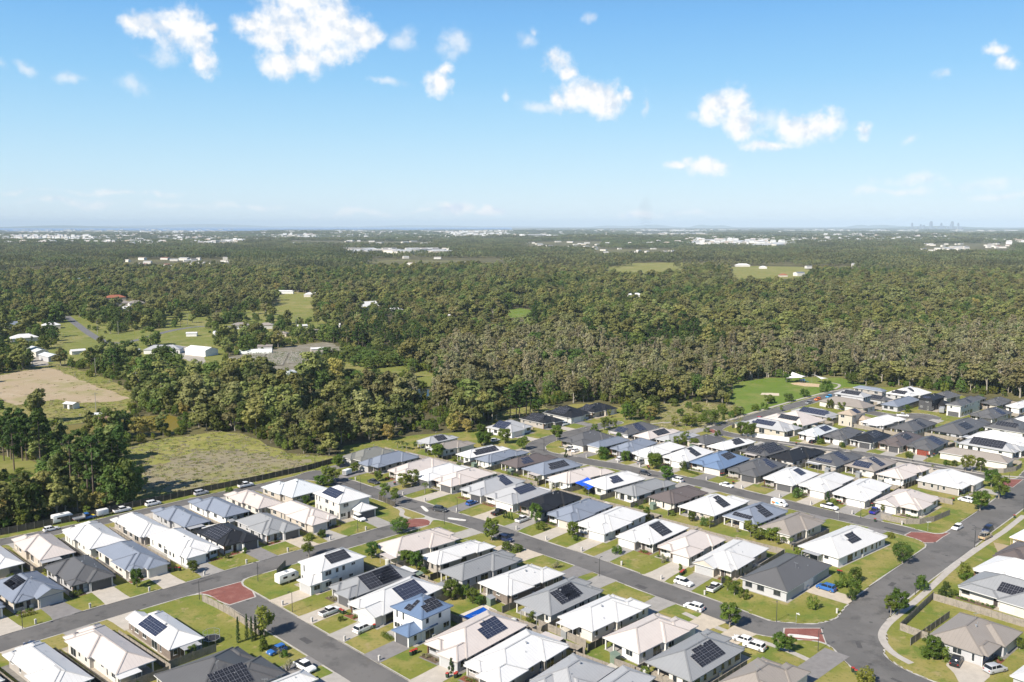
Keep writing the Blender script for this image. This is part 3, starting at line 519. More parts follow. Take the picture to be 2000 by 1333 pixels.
WOOD_HOUSES = [[152.11,1103.8,"white",18.0,9.0,10.0],[-153.51,946.45,"white",20.0,12.0,40.0],[-119.53,907.01,"white",14.0,10.0,30.0],[637.45,1237.62,"paleblue",30.0,10.0,-5.0],[-552.67,1475.53,"white",22.0,11.0,20.0],[-514.32,1434.22,"white",10.0,8.0,20.0],[-474.26,1065.35,"red",22.0,12.0,35.0],[-384.69,958.34,"white",16.0,10.0,40.0],[-400.09,923.5,"white",12.0,9.0,35.0],[-417.49,989.43,"taupe",16.0,10.0,35.0],[-432.28,989.43,"taupe",15.0,10.0,35.0],[-374.17,679.44,"white",18.0,11.0,40.0],[-249.6,1111.82,"white",18.0,10.0,5.0],[-295.55,1162.5,"white",22.0,5.0,0.0],[469.39,1549.87,"red",14.0,9.0,0.0],[557.62,1519.26,"red",13.0,9.0,0.0],[499.12,1940.18,"white",30.0,14.0,0.0],[-149.77,1095.89,"taupe",14.0,9.0,10.0],[-61.62,855.99,"white",8.0,5.0,0.0],[-85.47,946.45,"taupe",9.0,7.0,0.0],[-429.84,773.17,"bluegrey",20.0,10.0,40.0],[517.6,1847.25,"white",14.0,10.0,0.0],[-136.51,620.71,"white",9.0,5.0,20.0],[-176.73,633.77,"taupe",10.0,6.0,10.0],[-163.17,728.55,"taupe",9.0,6.0,10.0],[-233.97,765.37,"taupe",14.0,9.0,20.0],[-185.68,711.43,"taupe",11.0,7.0,0.0],[-181.0,765.37,"white",8.0,6.0,30.0],[-299.78,610.64,"white",9.0,6.0,40.0],[-256.75,711.43,"white",8.0,5.0,10.0],[-397.31,765.37,"white",14.0,9.0,30.0],[-211.9,765.37,"taupe",12.0,8.0,15.0],[-153.83,773.17,"white",9.0,6.0,0.0],[-236.34,718.18,"white",10.0,7.0,30.0]]
SKYLINE = [[9239.93,20805.21,9.0],[9346.41,20805.21,3.0],[9441.06,20805.21,7.0],[9512.04,20805.21,6.0],[9594.86,20805.21,3.0],[9677.67,20805.21,11.0],[9748.66,20805.21,3.0],[9914.29,20805.21,9.0],[9961.62,20805.21,5.0],[10139.08,20805.21,7.0],[10162.74,20805.21,11.0],[10221.9,20805.21,4.0],[10304.71,20805.21,9.0],[10352.04,20805.21,4.0],[10387.53,20805.21,4.0],[9855.14,20805.21,3.0],[10056.26,20805.21,4.0]]
PERSON = [[47.09,206.6]]
POOL = [[-11.14,192.75],[-9.54,190.96],[-4.99,195.55],[-6.65,197.86]]
POOLDECK = [[-12.15,193.53],[-9.62,189.96],[-3.41,195.98],[-6.43,199.45]]
SAIL = [[20.64,291.19],[25.53,294.16],[29.63,288.29],[24.9,282.65]]
TRAMP = [[-83.6,259.21]]
TRAMP2 = [[-63.95,180.49]]
PALMS = [[-313.39,542.26],[-311.54,543.44],[-310.21,545.02],[-309.32,547.41],[-307.98,549.02],[-306.63,550.63],[-305.72,553.07],[-305.12,555.53],[-304.07,557.18],[-303.33,558.84]]
SHEDS = [[-332.12,615.63],[-322.09,603.29],[-304.32,582.26]]
HOMESTEAD = [[-242.77,613.13]]
WSHED = [[-213.24,605.72]]
SMALLSHED = [[-213.75,425.95]]
PONDSHED = [[-185.91,401.66]]
POLES = [[-245.37,519.66],[-200.12,469.01],[-194.21,409.45],[-339.61,726.8],[-320.62,722.47],[-286.18,783.15],[-185.5,763.44]]
PLAY = [[160.54,497.59],[172.27,496.35]]
PLAYSAND = [[156.31,495.12],[163.54,498.84],[172.31,492.66],[169.03,483.09],[161.79,485.45],[157.36,490.24]]
NURSERY = [[-180.08,564.73],[-150.74,591.42],[-128.29,615.63],[-131.4,532.62],[-168.05,580.01]]
POLY = [[-178.18,615.63],[-132.64,521.48]]
COUNTRYROAD = [[-436.14,870.69],[-370.82,765.37],[-325.22,695.07],[-301.53,664.49],[-289.26,676.4],[-290.0,750.21],[-273.02,789.27],[-236.32,773.17]]
CONSTR = [[136.69,236.78]]
EXTRADRIVE = [[90.05,174.08],[96.27,169.72],[93.84,165.56],[91.2,163.12],[86.62,163.12],[87.49,166.93],[87.47,170.2]]
HEDGE1 = [[-105.47,204.03],[-102.97,205.71]]
HEDGE2 = [[-111.21,192.33],[-108.71,194.75]]
HEDGE3 = [[-124.54,225.35],[-118.7,229.46]]
HEDGE4 = [[-1.82,308.56],[2.69,304.67]]
HEDGE5 = [[61.01,315.93],[66.41,307.9]]
HEDGE6 = [[178.0,367.12],[182.57,359.04]]
HEDGE7 = [[-27.89,183.18],[-25.42,180.49]]
ORCHARD = [[-179.26,305.31],[-175.33,301.5],[-170.8,297.17],[-174.2,307.9],[-169.61,302.76],[-165.16,297.79],[-161.49,294.16],[-167.62,309.21],[-163.78,305.31],[-161.04,302.76]]
MANGO = [[-108.26,591.42],[-104.39,600.88],[-95.93,591.42],[-89.77,596.12],[-82.22,591.42],[-75.0,577.78],[-71.51,560.51],[-77.44,556.35],[-83.29,552.25],[-89.05,548.21],[-96.8,556.35],[-103.02,573.36],[-96.38,573.36],[-89.73,573.36],[-83.08,573.36],[-75.87,569.02],[-91.93,500.51],[-86.71,497.18],[-80.93,497.18],[-76.8,500.51],[-125.79,586.81],[-121.28,591.42],[-116.01,596.12],[-112.23,605.72]]
STUMP = [[222.62,548.21]]
GUMZONES = {"paper":[[-49.43,423.51],[-57.25,548.21],[-35.64,615.63],[40.52,701.52],[71.27,615.63],[142.54,615.63],[424.55,735.63],[376.85,591.42],[292.23,456.07],[236.43,478.05],[193.16,519.66],[125.51,502.2],[80.91,463.17],[50.85,435.98],[15.25,435.98],[-12.71,435.98]],"pines":[[53.45,615.63],[52.67,701.52],[89.18,773.17],[127.37,735.63],[158.45,685.61],[149.67,615.63],[108.85,569.02],[77.3,580.01]],"pines2":[[-4.69,814.68],[41.51,901.64],[52.05,860.83],[26.1,753.94],[-2.12,735.63]],"pines3":[[-123.33,591.42],[-151.6,773.17],[-133.93,970.54],[-89.18,773.17],[-60.58,615.63],[-85.52,615.63]]}


# ------------------------------------------------------------------ helpers
rng = random.Random(7)
nrng = np.random.default_rng(7)


def tag(o, label=None, cat=None, group=None, kind=None):
    if label:
        o['label'] = label
    if cat:
        o['category'] = cat
    if group:
        o['group'] = group
    if kind:
        o['kind'] = kind
    return o


def mesh(name, v, f, mats=(), idx=None, smooth=False, uv=None):
    me = bpy.data.meshes.new(name)
    me.from_pydata([tuple(p) for p in v], [], [tuple(q) for q in f])
    for m in mats:
        me.materials.append(m)
    if idx is not None:
        me.polygons.foreach_set('material_index', np.array(idx, dtype=np.int32))
    if smooth:
        me.polygons.foreach_set('use_smooth', np.ones(len(f), dtype=bool))
    if uv is not None:
        l = me.uv_layers.new(name='UVMap')
        l.data.foreach_set('uv', np.array(uv, dtype=np.float32).ravel())
    me.update()
    return me


def obj(name, me, parent=None, loc=None, rz=None, scale=None):
    o = bpy.data.objects.new(name, me)
    COL.objects.link(o)
    if parent is not None:
        o.parent = parent
    if loc is not None:
        o.location = loc
    if rz is not None:
        o.rotation_euler = (0, 0, rz)
    if scale is not None:
        o.scale = scale
    return o


def empty(name, loc, rz=0.0):
    o = bpy.data.objects.new(name, None)
    COL.objects.link(o)
    o.empty_display_size = .3
    o.location = loc
    o.rotation_euler = (0, 0, rz)
    return o


class MB:
    def __init__(s):
        s.v, s.f, s.m = [], [], []

    def add(s, v, f, m=0):
        k = len(s.v)
        s.v += [tuple(p) for p in v]
        s.f += [tuple(i + k for i in q) for q in f]
        s.m += [m] * len(f)

    def box(s, x0, x1, y0, y1, z0, z1, m=0):
        s.add([(x0, y0, z0), (x1, y0, z0), (x1, y1, z0), (x0, y1, z0), (x0, y0, z1), (x1, y0, z1), (x1, y1, z1), (x0, y1, z1)],
              [(3, 2, 1, 0), (4, 5, 6, 7), (0, 1, 5, 4), (1, 2, 6, 5), (2, 3, 7, 6), (3, 0, 4, 7)], m)

    def bar(s, a, b, w, h=None, m=0):
        a, b = Vector(a), Vector(b)
        h = h or w
        d = (b - a).normalized()
        x = d.cross(Vector((0, 0, 1)))
        if x.length < .05:
            x = Vector((1, 0, 0))
        x.normalize()
        y = x.cross(d)
        q = [x * w / 2 + y * h / 2, -x * w / 2 + y * h / 2, -x * w / 2 - y * h / 2, x * w / 2 - y * h / 2]
        s.add([a + t for t in q] + [b + t for t in q], [(0, 1, 2, 3), (7, 6, 5, 4), (0, 4, 5, 1), (1, 5, 6, 2), (2, 6, 7, 3), (3, 7, 4, 0)], m)

    def tube(s, pts, rad, n=6, m=0, cap=True):
        rings = []
        for i, p in enumerate(pts):
            p = Vector(p)
            a = Vector(pts[max(i - 1, 0)])
            b = Vector(pts[min(i + 1, len(pts) - 1)])
            d = (b - a).normalized()
            x = d.cross(Vector((0, 1, 0)) if abs(d.y) < .9 else Vector((1, 0, 0))).normalized()
            y = d.cross(x)
            rings.append([p + (x * math.cos(2 * math.pi * k / n) + y * math.sin(2 * math.pi * k / n)) * rad[i] for k in range(n)])
        k0 = [q for r in rings for q in r]
        fs = []
        for i in range(len(pts) - 1):
            for k in range(n):
                fs.append((i * n + k, i * n + (k + 1) % n, (i + 1) * n + (k + 1) % n, (i + 1) * n + k))
        if cap:
            fs.append(tuple((len(pts) - 1) * n + k for k in range(n)))
            fs.append(tuple(reversed(range(n))))
        s.add(k0, fs, m)

    def mesh(s, name, mats, smooth=False):
        return mesh(name, s.v, s.f, mats, s.m, smooth)


def material(name, col, rough=.7, var=.12, scale=.6, detail=4, spec=.3, metal=0.0, col2=None, bump=0.0, bscale=8.0):
    m = bpy.data.materials.new(name)
    m.use_nodes = True
    nt = m.node_tree
    b = nt.nodes['Principled BSDF']
    b.inputs['Roughness'].default_value = rough
    b.inputs['Specular IOR Level'].default_value = spec
    b.inputs['Metallic'].default_value = metal
    g = nt.nodes.new('ShaderNodeNewGeometry')
    n = nt.nodes.new('ShaderNodeTexNoise')
    n.inputs['Scale'].default_value = scale
    n.inputs['Detail'].default_value = detail
    n.inputs['Roughness'].default_value = .6
    nt.links.new(g.outputs['Position'], n.inputs['Vector'])
    r = nt.nodes.new('ShaderNodeMapRange')
    r.inputs[1].default_value = .3
    r.inputs[2].default_value = .7
    nt.links.new(n.outputs['Fac'], r.inputs[0])
    mx = nt.nodes.new('ShaderNodeMixRGB')
    c2 = col2 or tuple(min(1, c * (1 + var)) for c in col)
    c1 = col if col2 else tuple(c * (1 - var) for c in col)
    mx.inputs[1].default_value = (*c1, 1)
    mx.inputs[2].default_value = (*c2, 1)
    nt.links.new(r.outputs[0], mx.inputs[0])
    nt.links.new(mx.outputs[0], b.inputs['Base Color'])
    if bump:
        bn = nt.nodes.new('ShaderNodeTexNoise')
        bn.inputs['Scale'].default_value = bscale
        nt.links.new(g.outputs['Position'], bn.inputs['Vector'])
        bp = nt.nodes.new('ShaderNodeBump')
        bp.inputs['Strength'].default_value = bump
        nt.links.new(bn.outputs['Fac'], bp.inputs['Height'])
        nt.links.new(bp.outputs[0], b.inputs['Normal'])
    return m


def blend_material(name, layers, rough=.9, spec=.15, bump=0.0, bscale=3.0):
    """layers: base colour, then (colour, noise scale, low, high) laid over it"""
    m = bpy.data.materials.new(name)
    m.use_nodes = True
    nt = m.node_tree
    b = nt.nodes['Principled BSDF']
    b.inputs['Roughness'].default_value = rough
    b.inputs['Specular IOR Level'].default_value = spec
    g = nt.nodes.new('ShaderNodeNewGeometry')
    cur = None
    for i, (c, sc, lo, hi_) in enumerate(layers[1:]):
        n = nt.nodes.new('ShaderNodeTexNoise')
        n.inputs['Scale'].default_value = sc
        n.inputs['Detail'].default_value = 5
        n.inputs['Roughness'].default_value = .62
        ad = nt.nodes.new('ShaderNodeVectorMath')
        ad.operation = 'ADD'
        ad.inputs[1].default_value = (17.3 * i, 5.1 * i, 3.3 * i)
        nt.links.new(g.outputs['Position'], ad.inputs[0])
        nt.links.new(ad.outputs[0], n.inputs['Vector'])
        r = nt.nodes.new('ShaderNodeMapRange')
        r.interpolation_type = 'SMOOTHSTEP'
        r.inputs[1].default_value = lo
        r.inputs[2].default_value = hi_
        nt.links.new(n.outputs['Fac'], r.inputs[0])
        mx = nt.nodes.new('ShaderNodeMixRGB')
        nt.links.new(r.outputs[0], mx.inputs[0])
        if cur is None:
            mx.inputs[1].default_value = (*layers[0], 1)
        else:
            nt.links.new(cur, mx.inputs[1])
        mx.inputs[2].default_value = (*c, 1)
        cur = mx.outputs[0]
    nt.links.new(cur, b.inputs['Base Color'])
    if bump:
        bn = nt.nodes.new('ShaderNodeTexNoise')
        bn.inputs['Scale'].default_value = bscale
        bn.inputs['Detail'].default_value = 3
        nt.links.new(g.outputs['Position'], bn.inputs['Vector'])
        bp = nt.nodes.new('ShaderNodeBump')
        bp.inputs['Strength'].default_value = bump
        bp.inputs['Distance'].default_value = .3
        nt.links.new(bn.outputs['Fac'], bp.inputs['Height'])
        nt.links.new(bp.outputs[0], b.inputs['Normal'])
    return m


ASPHALT = blend_material('asphalt', [(.122, .118, .114), ((.152, .146, .140), .05, .42, .6), ((.096, .093, .091), .22, .52, .68), ((.162, .156, .150), 2.5, .55, .8), ((.125, .115, .105), .6, .58, .7)], rough=.9, spec=.2)
CONCRETE = material('concrete', (.40, .375, .34), .85, .14, .5)
KERB = material('kerb concrete', (.42, .40, .365), .85, .15, .8)
PATHM = material('footpath concrete', (.40, .37, .335), .85, .12, .7)
REDPAVE = blend_material('red threshold paving', [(.215, .085, .07), ((.26, .115, .095), .4, .45, .65), ((.17, .07, .06), 2.2, .5, .75)], rough=.85)
LAWN = blend_material('estate lawn', [(.172, .186, .036), ((.262, .228, .075), .045, .43, .60), ((.125, .168, .030), .16, .48, .64), ((.30, .245, .115), .33, .57, .72), ((.105, .135, .024), 1.2, .52, .72), ((.25, .22, .08), 3.0, .56, .75)], bump=.25, bscale=5)
SOIL = blend_material('woodland floor', [(.095, .085, .045), ((.135, .125, .05), .02, .45, .62), ((.065, .07, .03), .15, .5, .7), ((.16, .15, .06), .006, .5, .65)])
GRASSY = blend_material('paddock grass', [(.20, .20, .055), ((.27, .235, .095), .03, .45, .65), ((.15, .18, .035), .11, .5, .68), ((.30, .27, .12), .6, .58, .8)], bump=.3, bscale=2)
HOMEGRASS = blend_material('homestead grass', [(.17, .185, .045), ((.235, .215, .08), .03, .45, .65), ((.12, .15, .03), .12, .5, .7)], bump=.3)
MEADOWM = blend_material('weedy meadow', [(.225, .225, .062), ((.285, .265, .090), .05, .48, .64), ((.165, .185, .045), .12, .5, .66), ((.31, .28, .14), .5, .56, .74)], bump=.6, bscale=1.6)
WEEDM = blend_material('grey weeds ground', [(.255, .225, .145), ((.235, .225, .09), .05, .46, .66), ((.225, .195, .135), .14, .46, .66)], bump=.6, bscale=1.6)
BARE = blend_material('bare earth', [(.36, .285, .19), ((.29, .255, .13), .035, .5, .64), ((.40, .325, .23), .1, .48, .7), ((.30, .24, .15), .6, .58, .8)], bump=.3)
GRAVEL = blend_material('gravel', [(.36, .33, .285), ((.28, .255, .22), .2, .45, .7), ((.42, .39, .34), 1.5, .5, .8)])
NURSEM = blend_material('nursery ground', [(.20, .18, .14), ((.26, .24, .20), .12, .45, .65), ((.15, .15, .08), .3, .5, .68)])
PARKG = blend_material('park grass', [(.125, .185, .030), ((.185, .205, .055), .06, .45, .65), ((.105, .16, .024), .25, .5, .7)], bump=.2)
RESERVE = blend_material('reserve tussock ground', [(.21, .20, .075), ((.26, .225, .11), .2, .45, .65), ((.15, .165, .05), .6, .5, .7)], bump=.7, bscale=1.2)

# ------------------------------------------------------------------ ground and terrain


def hz(x, y):
    d = np.hypot(x, y)
    w = np.clip((d - 2300.) / 3500., 0, 1)
    w = w * w * (3 - 2 * w) * np.clip((15500. - d) / 3500., 0, 1)
    h = 9 * np.sin(x / 610. + 1.3) * np.sin(y / 830. + .4) + 7 * np.sin(x / 1370. - y / 990.) + 5 * np.sin(x / 290. + y / 410.)
    return w * h


vv, ff = [(0, 0, 0)], []
rad = [60] + list(np.geomspace(120, 60000, 80))
NA = 120
for r in rad:
    for k in range(NA):
        a = 2 * math.pi * k / NA
        x, y = r * math.cos(a), r * math.sin(a)
        vv.append((x, y, float(hz(x, y)) if r < 30000 else 0.0))
for k in range(NA):
    ff.append((0, 1 + k, 1 + (k + 1) % NA))
for i in range(len(rad) - 1):
    for k in range(NA):
        a, b = 1 + i * NA + k, 1 + i * NA + (k + 1) % NA
        ff.append((a, a + NA, b + NA, b))
tag(obj('ground', mesh('ground', vv, ff, [SOIL])), kind='structure')


def seg_dist(px, py, pts):
    d = np.full(px.shape, 1e9)
    for (x0, y0), (x1, y1) in zip(pts[:-1], pts[1:]):
        dx, dy = x1 - x0, y1 - y0
        t = np.clip(((px - x0) * dx + (py - y0) * dy) / (dx * dx + dy * dy + 1e-9), 0, 1)
        d = np.minimum(d, np.hypot(px - x0 - t * dx, py - y0 - t * dy))
    return d


def inside(px, py, poly):
    r = np.zeros(px.shape, bool)
    n = len(poly)
    for i in range(n):
        x0, y0 = poly[i]
        x1, y1 = poly[(i + 1) % n]
        c = ((y0 > py) != (y1 > py)) & (px < (x1 - x0) * (py - y0) / (y1 - y0 + 1e-12) + x0)
        r ^= c
    return r


def smoothline(p, it=2):
    p = [np.array(q, float) for q in p]
    for _ in range(it):
        o = [p[0]]
        for a, b in zip(p[:-1], p[1:]):
            o += [a * .75 + b * .25, a * .25 + b * .75]
        p = o + [p[-1]]
    return [tuple(q) for q in p]


RES = .6
gx = np.arange(-190, 235, RES)
gy = np.arange(128, 490, RES)
GX, GY = np.meshgrid(gx, gy)
SDF = None
for k, (w, p) in ROADS.items():
    d = seg_dist(GX, GY, smoothline(p)) - w
    if k == 'G':
        d = np.minimum(d, np.hypot(GX - 189.8, GY - 406) - 8.0)
    if SDF is None:
        SDF = d
    else:
        kk = 5.0
        h = np.clip(.5 + .5 * (SDF - d) / kk, 0, 1)
        SDF = SDF * (1 - h) + d * h - kk * h * (1 - h)


def road_d(x, y):
    i = (y - gy[0]) / RES
    j = (x - gx[0]) / RES
    i0, j0 = int(i), int(j)
    if i0 < 0 or j0 < 0 or i0 >= len(gy) - 1 or j0 >= len(gx) - 1:
        return 50.0
    a, b = i - i0, j - j0
    return float(SDF[i0, j0] * (1 - a) * (1 - b) + SDF[i0 + 1, j0] * a * (1 - b) + SDF[i0, j0 + 1] * (1 - a) * b + SDF[i0 + 1, j0 + 1] * a * b)


EP = [tuple(q) for q in ESTATE]
epd = seg_dist(GX, GY, EP + [EP[0]]) * np.where(inside(GX, GY, EP), -1, 1)


def fill(F, z):
    """region F < 0 of the grid as a flat mesh, rows of whole cells merged"""
    v, f, segs = [], [], []
    S = F < 0
    full = S[:-1, :-1] & S[1:, :-1] & S[:-1, 1:] & S[1:, 1:]
    some = (S[:-1, :-1] | S[1:, :-1] | S[:-1, 1:] | S[1:, 1:]) & ~full
    for i in range(full.shape[0]):
        row = np.concatenate(([0], full[i].astype(np.int8), [0]))
        d = np.diff(row)
        for a, b in zip(np.where(d == 1)[0], np.where(d == -1)[0]):
            k = len(v)
            v += [(gx[a], gy[i], z), (gx[b], gy[i], z), (gx[b], gy[i + 1], z), (gx[a], gy[i + 1], z)]
            f.append((k, k + 1, k + 2, k + 3))
    for i, j in zip(*np.where(some)):
        cs = [(i, j), (i, j + 1), (i + 1, j + 1), (i + 1, j)]
        poly, cut = [], []
        for n in range(4):
            a, b = cs[n], cs[(n + 1) % 4]
            fa, fb = F[a], F[b]
            if fa < 0:
                poly.append((gx[a[1]], gy[a[0]], z))
            if (fa < 0) != (fb < 0):
                t = fa / (fa - fb)
                q = (gx[a[1]] + t * (gx[b[1]] - gx[a[1]]), gy[a[0]] + t * (gy[b[0]] - gy[a[0]]), z)
                poly.append(q)
                cut.append(q)
        if len(poly) >= 3:
            k = len(v)
            v += poly
            f.append(tuple(range(k, k + len(poly))))
        if len(cut) == 2:
            segs.append(cut)
    return v, f, segs


v, f, segs = fill(np.maximum(SDF, epd - 6), .06)
tag(obj('road', mesh('road', v, f, [ASPHALT])), kind='structure')
kv, kf, _ = fill(np.maximum(np.maximum(-SDF, SDF - .42), epd - 6), .13)
for a, b in segs:
    k = len(kv)
    kv += [(a[0], a[1], .0), (b[0], b[1], .0), (b[0], b[1], .13), (a[0], a[1], .13)]
    kf.append((k, k + 1, k + 2, k + 3))
tag(obj('kerb', mesh('kerb', kv, kf, [KERB])), kind='structure')
v, f, segs = fill(np.maximum(epd, .38 - SDF), .12)
for a, b in segs:
    k = len(v)
    v += [(a[0], a[1], -.05), (b[0], b[1], -.05), (b[0], b[1], .12), (a[0], a[1], .12)]
    f.append((k, k + 1, k + 2, k + 3))
tag(obj('lawn', mesh('lawn', v, f, [LAWN])), kind='structure')


def flat_poly(pts, z, name, mats, thick=0.0):
    t = tessellate_polygon([[Vector((p[0], p[1], 0)) for p in pts]])
    v = [(p[0], p[1], z) for p in pts]
    f = []
    for q in t:
        a, b, c = (Vector((*pts[i], 0)) for i in q)
        f.append(q if (b - a).cross(c - a).z > 0 else (q[0], q[2], q[1]))
    if thick:
        n = len(pts)
        v += [(p[0], p[1], z - thick) for p in pts]
        f += [(i, (i + 1) % n, n + (i + 1) % n, n + i) for i in range(n)]
    return mesh(name, v, f, mats)


def ragged(poly, step, amp, seed):
    r = random.Random(seed)
    out = []
    n = len(poly)
    for i in range(n):
        a, b = np.array(poly[i]), np.array(poly[(i + 1) % n])
        L = np.linalg.norm(b - a)
        k = max(1, int(L / step))
        t = (b - a) / max(L, 1e-6)
        nn = np.array([-t[1], t[0]])
        ph = r.random() * 6
        for j in range(k):
            q = a + (b - a) * j / k + nn * (r.uniform(-amp, amp) * .5 + amp * .7 * math.sin(ph + j * .9)) * (0 if j == 0 else 1)
            out.append((float(q[0]), float(q[1])))
    return out


def ribbon(pts, w, z, name, mats):
    p = smoothline(pts)
    v, f = [], []
    for i, q in enumerate(p):
        a, b = np.array(p[max(i - 1, 0)]), np.array(p[min(i + 1, len(p) - 1)])
        t = (b - a) / (np.linalg.norm(b - a) + 1e-9)
        n = np.array([-t[1], t[0]]) * w / 2
        v += [(q[0] - n[0], q[1] - n[1], z), (q[0] + n[0], q[1] + n[1], z)]
    for i in range(len(p) - 1):
        f.append((2 * i, 2 * i + 2, 2 * i + 3, 2 * i + 1))
    return mesh(name, v, f, mats)


for i, (k, p) in enumerate(THRESHOLDS.items()):
    c = np.mean(np.array(p), axis=0)
    big = [tuple(c + (np.array(q) - c) * 1.07) for q in p]
    tag(obj('road_threshold_border', flat_poly(big, .066, 'border', [KERB])), kind='structure')
    tag(obj('road_threshold', flat_poly(p, .072, 'threshold', [REDPAVE])), kind='structure')
ISLM = material('island concrete', (.62, .60, .56), .8, .1, .8)
for p in ISLANDS:
    tag(obj('traffic_island', flat_poly(smoothline(p + [p[0]], 1)[:-1], .15, 'island', [ISLM], .14)), kind='structure')
# drains, covers and patched cuts in the asphalt
IRON = material('cast iron cover', (.07, .068, .065), .7, .2)
PATCH = material('patched asphalt', (.075, .073, .073), .9, .15, 1.5)
rr0 = random.Random(4)
for k, (w, p) in ROADS.items():
    if k in ('F', 'G'):
        continue
    q = smoothline(p)
    for j in range(4, len(q) - 2, 5):
        a, b = np.array(q[j]), np.array(q[j + 1])
        t = (b - a) / (np.linalg.norm(b - a) + 1e-6)
        n = np.array([-t[1], t[0]])
        c = a + n * rr0.uniform(-2.4, 2.4)
        if rr0.random() < .5:
            tag(obj('manhole_cover', flat_poly([(c[0] + .42 * math.cos(z), c[1] + .42 * math.sin(z)) for z in np.linspace(0, 6.28, 13)[:-1]], .078, 'manhole_cover', [IRON])), kind='structure')
        else:
            L_, W_ = rr0.uniform(.8, 3.5), rr0.uniform(.4, 1.0)
            tag(obj('road_patch', flat_poly([tuple(c + t * L_ + n * W_), tuple(c - t * L_ + n * W_), tuple(c - t * L_ - n * W_), tuple(c + t * L_ - n * W_)], .067, 'road_patch', [PATCH])), kind='structure')
for k, (w, p) in PATHS.items():
    tag(obj('footpath', ribbon(p, w, .142, 'footpath', [PATHM])), kind='structure')
FM = dict(brown_field=BARE, paddock=GRASSY, open_country=HOMEGRASS, meadow=MEADOWM, weed_patch=WEEDM, lawn_left=HOMEGRASS, homestead=HOMEGRASS, nursery_yard=NURSEM, orchard=HOMEGRASS,
          far_paddock=GRASSY, clearing=HOMEGRASS, green_strip=PARKG, far_field=GRASSY, dry_field=GRASSY, park=PARKG, reserve=RESERVE,
          bare_lot=GRASSY, yard=GRAVEL, gravel_yard=GRAVEL)
zlay = dict(open_country=.01, homestead=.025, weed_patch=.035, paddock=.02, brown_field=.03, gravel_yard=.03, yard=.04)
for i, (k, p) in enumerate(FIELDS.items()):
    far = k in ('far_field', 'dry_field', 'far_paddock')
    tag(obj({'lawn_left': 'grass_field'}.get(k, k), flat_poly(ragged(p, 12 if far else (2.5 if k == 'weed_patch' else 4), 5 if far else (4.0 if k == 'weed_patch' else 1.2), i), zlay.get(k, .02), k, [FM[k]])), kind='structure')
POND = bpy.data.materials.new('pond water')
POND.use_nodes = True
pb = POND.node_tree.nodes['Principled BSDF']
pb.inputs['Base Color'].default_value = (.17, .135, .022, 1)
pb.inputs['Roughness'].default_value = .5
pb.inputs['Specular IOR Level'].default_value = .15
DPOND = bpy.data.materials.new('dark pond water')
DPOND.use_nodes = True
pb = DPOND.node_tree.nodes['Principled BSDF']
pb.inputs['Base Color'].default_value = (.02, .025, .02, 1)
pb.inputs['Roughness'].default_value = .15
pb.inputs['Specular IOR Level'].default_value = .2
for k, p in PONDS.items():
    tag(obj(k, flat_poly(ragged(p, 3, .8, 5), .05, k, [POND if k == 'pond' else DPOND])), kind='structure')
COUNTRYM = material('country road asphalt', (.15, .148, .15), .9, .1, .3)
tag(obj('country_road', ribbon(COUNTRYROAD, 6.5, .05, 'country_road', [COUNTRYM])), kind='structure')
# sea beyond the plain and the hills round it
SEA = bpy.data.materials.new('sea water')
SEA.use_nodes = True
pb = SEA.node_tree.nodes['Principled BSDF']
pb.inputs['Base Color'].default_value = (.015, .11, .33, 1)
pb.inputs['Roughness'].default_value = .35
sv = []
for r in (16500, 55000):
    for k in range(13):
        a = math.radians(-40 + k * 40 / 12)
        rr = r * (1 + (.08 * math.sin(k * 1.7) if r < 20000 else 0))
        sv.append((rr * math.sin(a), rr * math.cos(a), 3.0))
tag(obj('sea', mesh('sea', sv, [(k, k + 1, 14 + k, 13 + k) for k in range(12)], [SEA])), kind='structure')
HILLM = material('far hill bush', (.06, .085, .045), .95, .2, .002)


def hill(px, dist, width, height, seed):
    r = random.Random(seed)
    n, m = 28, 5
    cx, cy = px * dist, dist
    v, f = [], []
    for i in range(n + 1):
        t = i / n
        x = cx + (t - .5) * width
        prof = math.sin(math.pi * t) ** .8 * (.6 + .4 * math.sin(t * 9 + seed) * math.sin(t * 4.1 + seed * 2)) + .06 * r.random()
        for j in range(m):
            s = j / (m - 1)
            v.append((x, cy + (s - .5) * width * .25, -5 + height * max(0, prof) * math.sin(math.pi * s)))
    for i in range(n):
        for j in range(m - 1):
            f.append((i * m + j, (i + 1) * m + j, (i + 1) * m + j + 1, i * m + j + 1))
    return mesh('hills', v, f, [HILLM], smooth=True)


for px, dist, width, height, sd in ((-.33, 44000, 16000, 190, 1), (-.12, 47000, 16000, 170, 5), (.222, 38000, 2400, 150, 2), (.13, 42000, 5000, 170, 4), (.385, 36000, 2600, 120, 3), (.53, 24000, 7500, 120, 6), (.43, 36000, 5000, 130, 8), (-.52, 30000, 9000, 100, 9)):
    tag(obj('hills', hill(px, dist, width, height, sd)), kind='structure')

# ------------------------------------------------------------------ houses
ROOF = dict(white=(.64, .635, .625), cream=(.54, .485, .45), palegrey=(.56, .585, .595), lightgrey=(.37, .375, .385), midgrey=(.255, .262, .27),
            bluegrey=(.205, .232, .285), darkgrey=(.105, .105, .108), black=(.020, .021, .024), taupe=(.275, .245, .218), brown=(.125, .105, .10),
            olivegrey=(.21, .21, .19), blue=(.135, .195, .305), tan=(.42, .345, .27), red=(.32, .12, .07), paleblue=(.30, .48, .68))
ROOFWORD = dict(white='white', cream='cream', palegrey='pale grey', lightgrey='light grey', midgrey='mid grey', bluegrey='blue grey', darkgrey='dark grey',
                black='black', taupe='taupe', brown='brown', olivegrey='olive grey', blue='blue', tan='tan', red='red tiled', paleblue='pale blue')


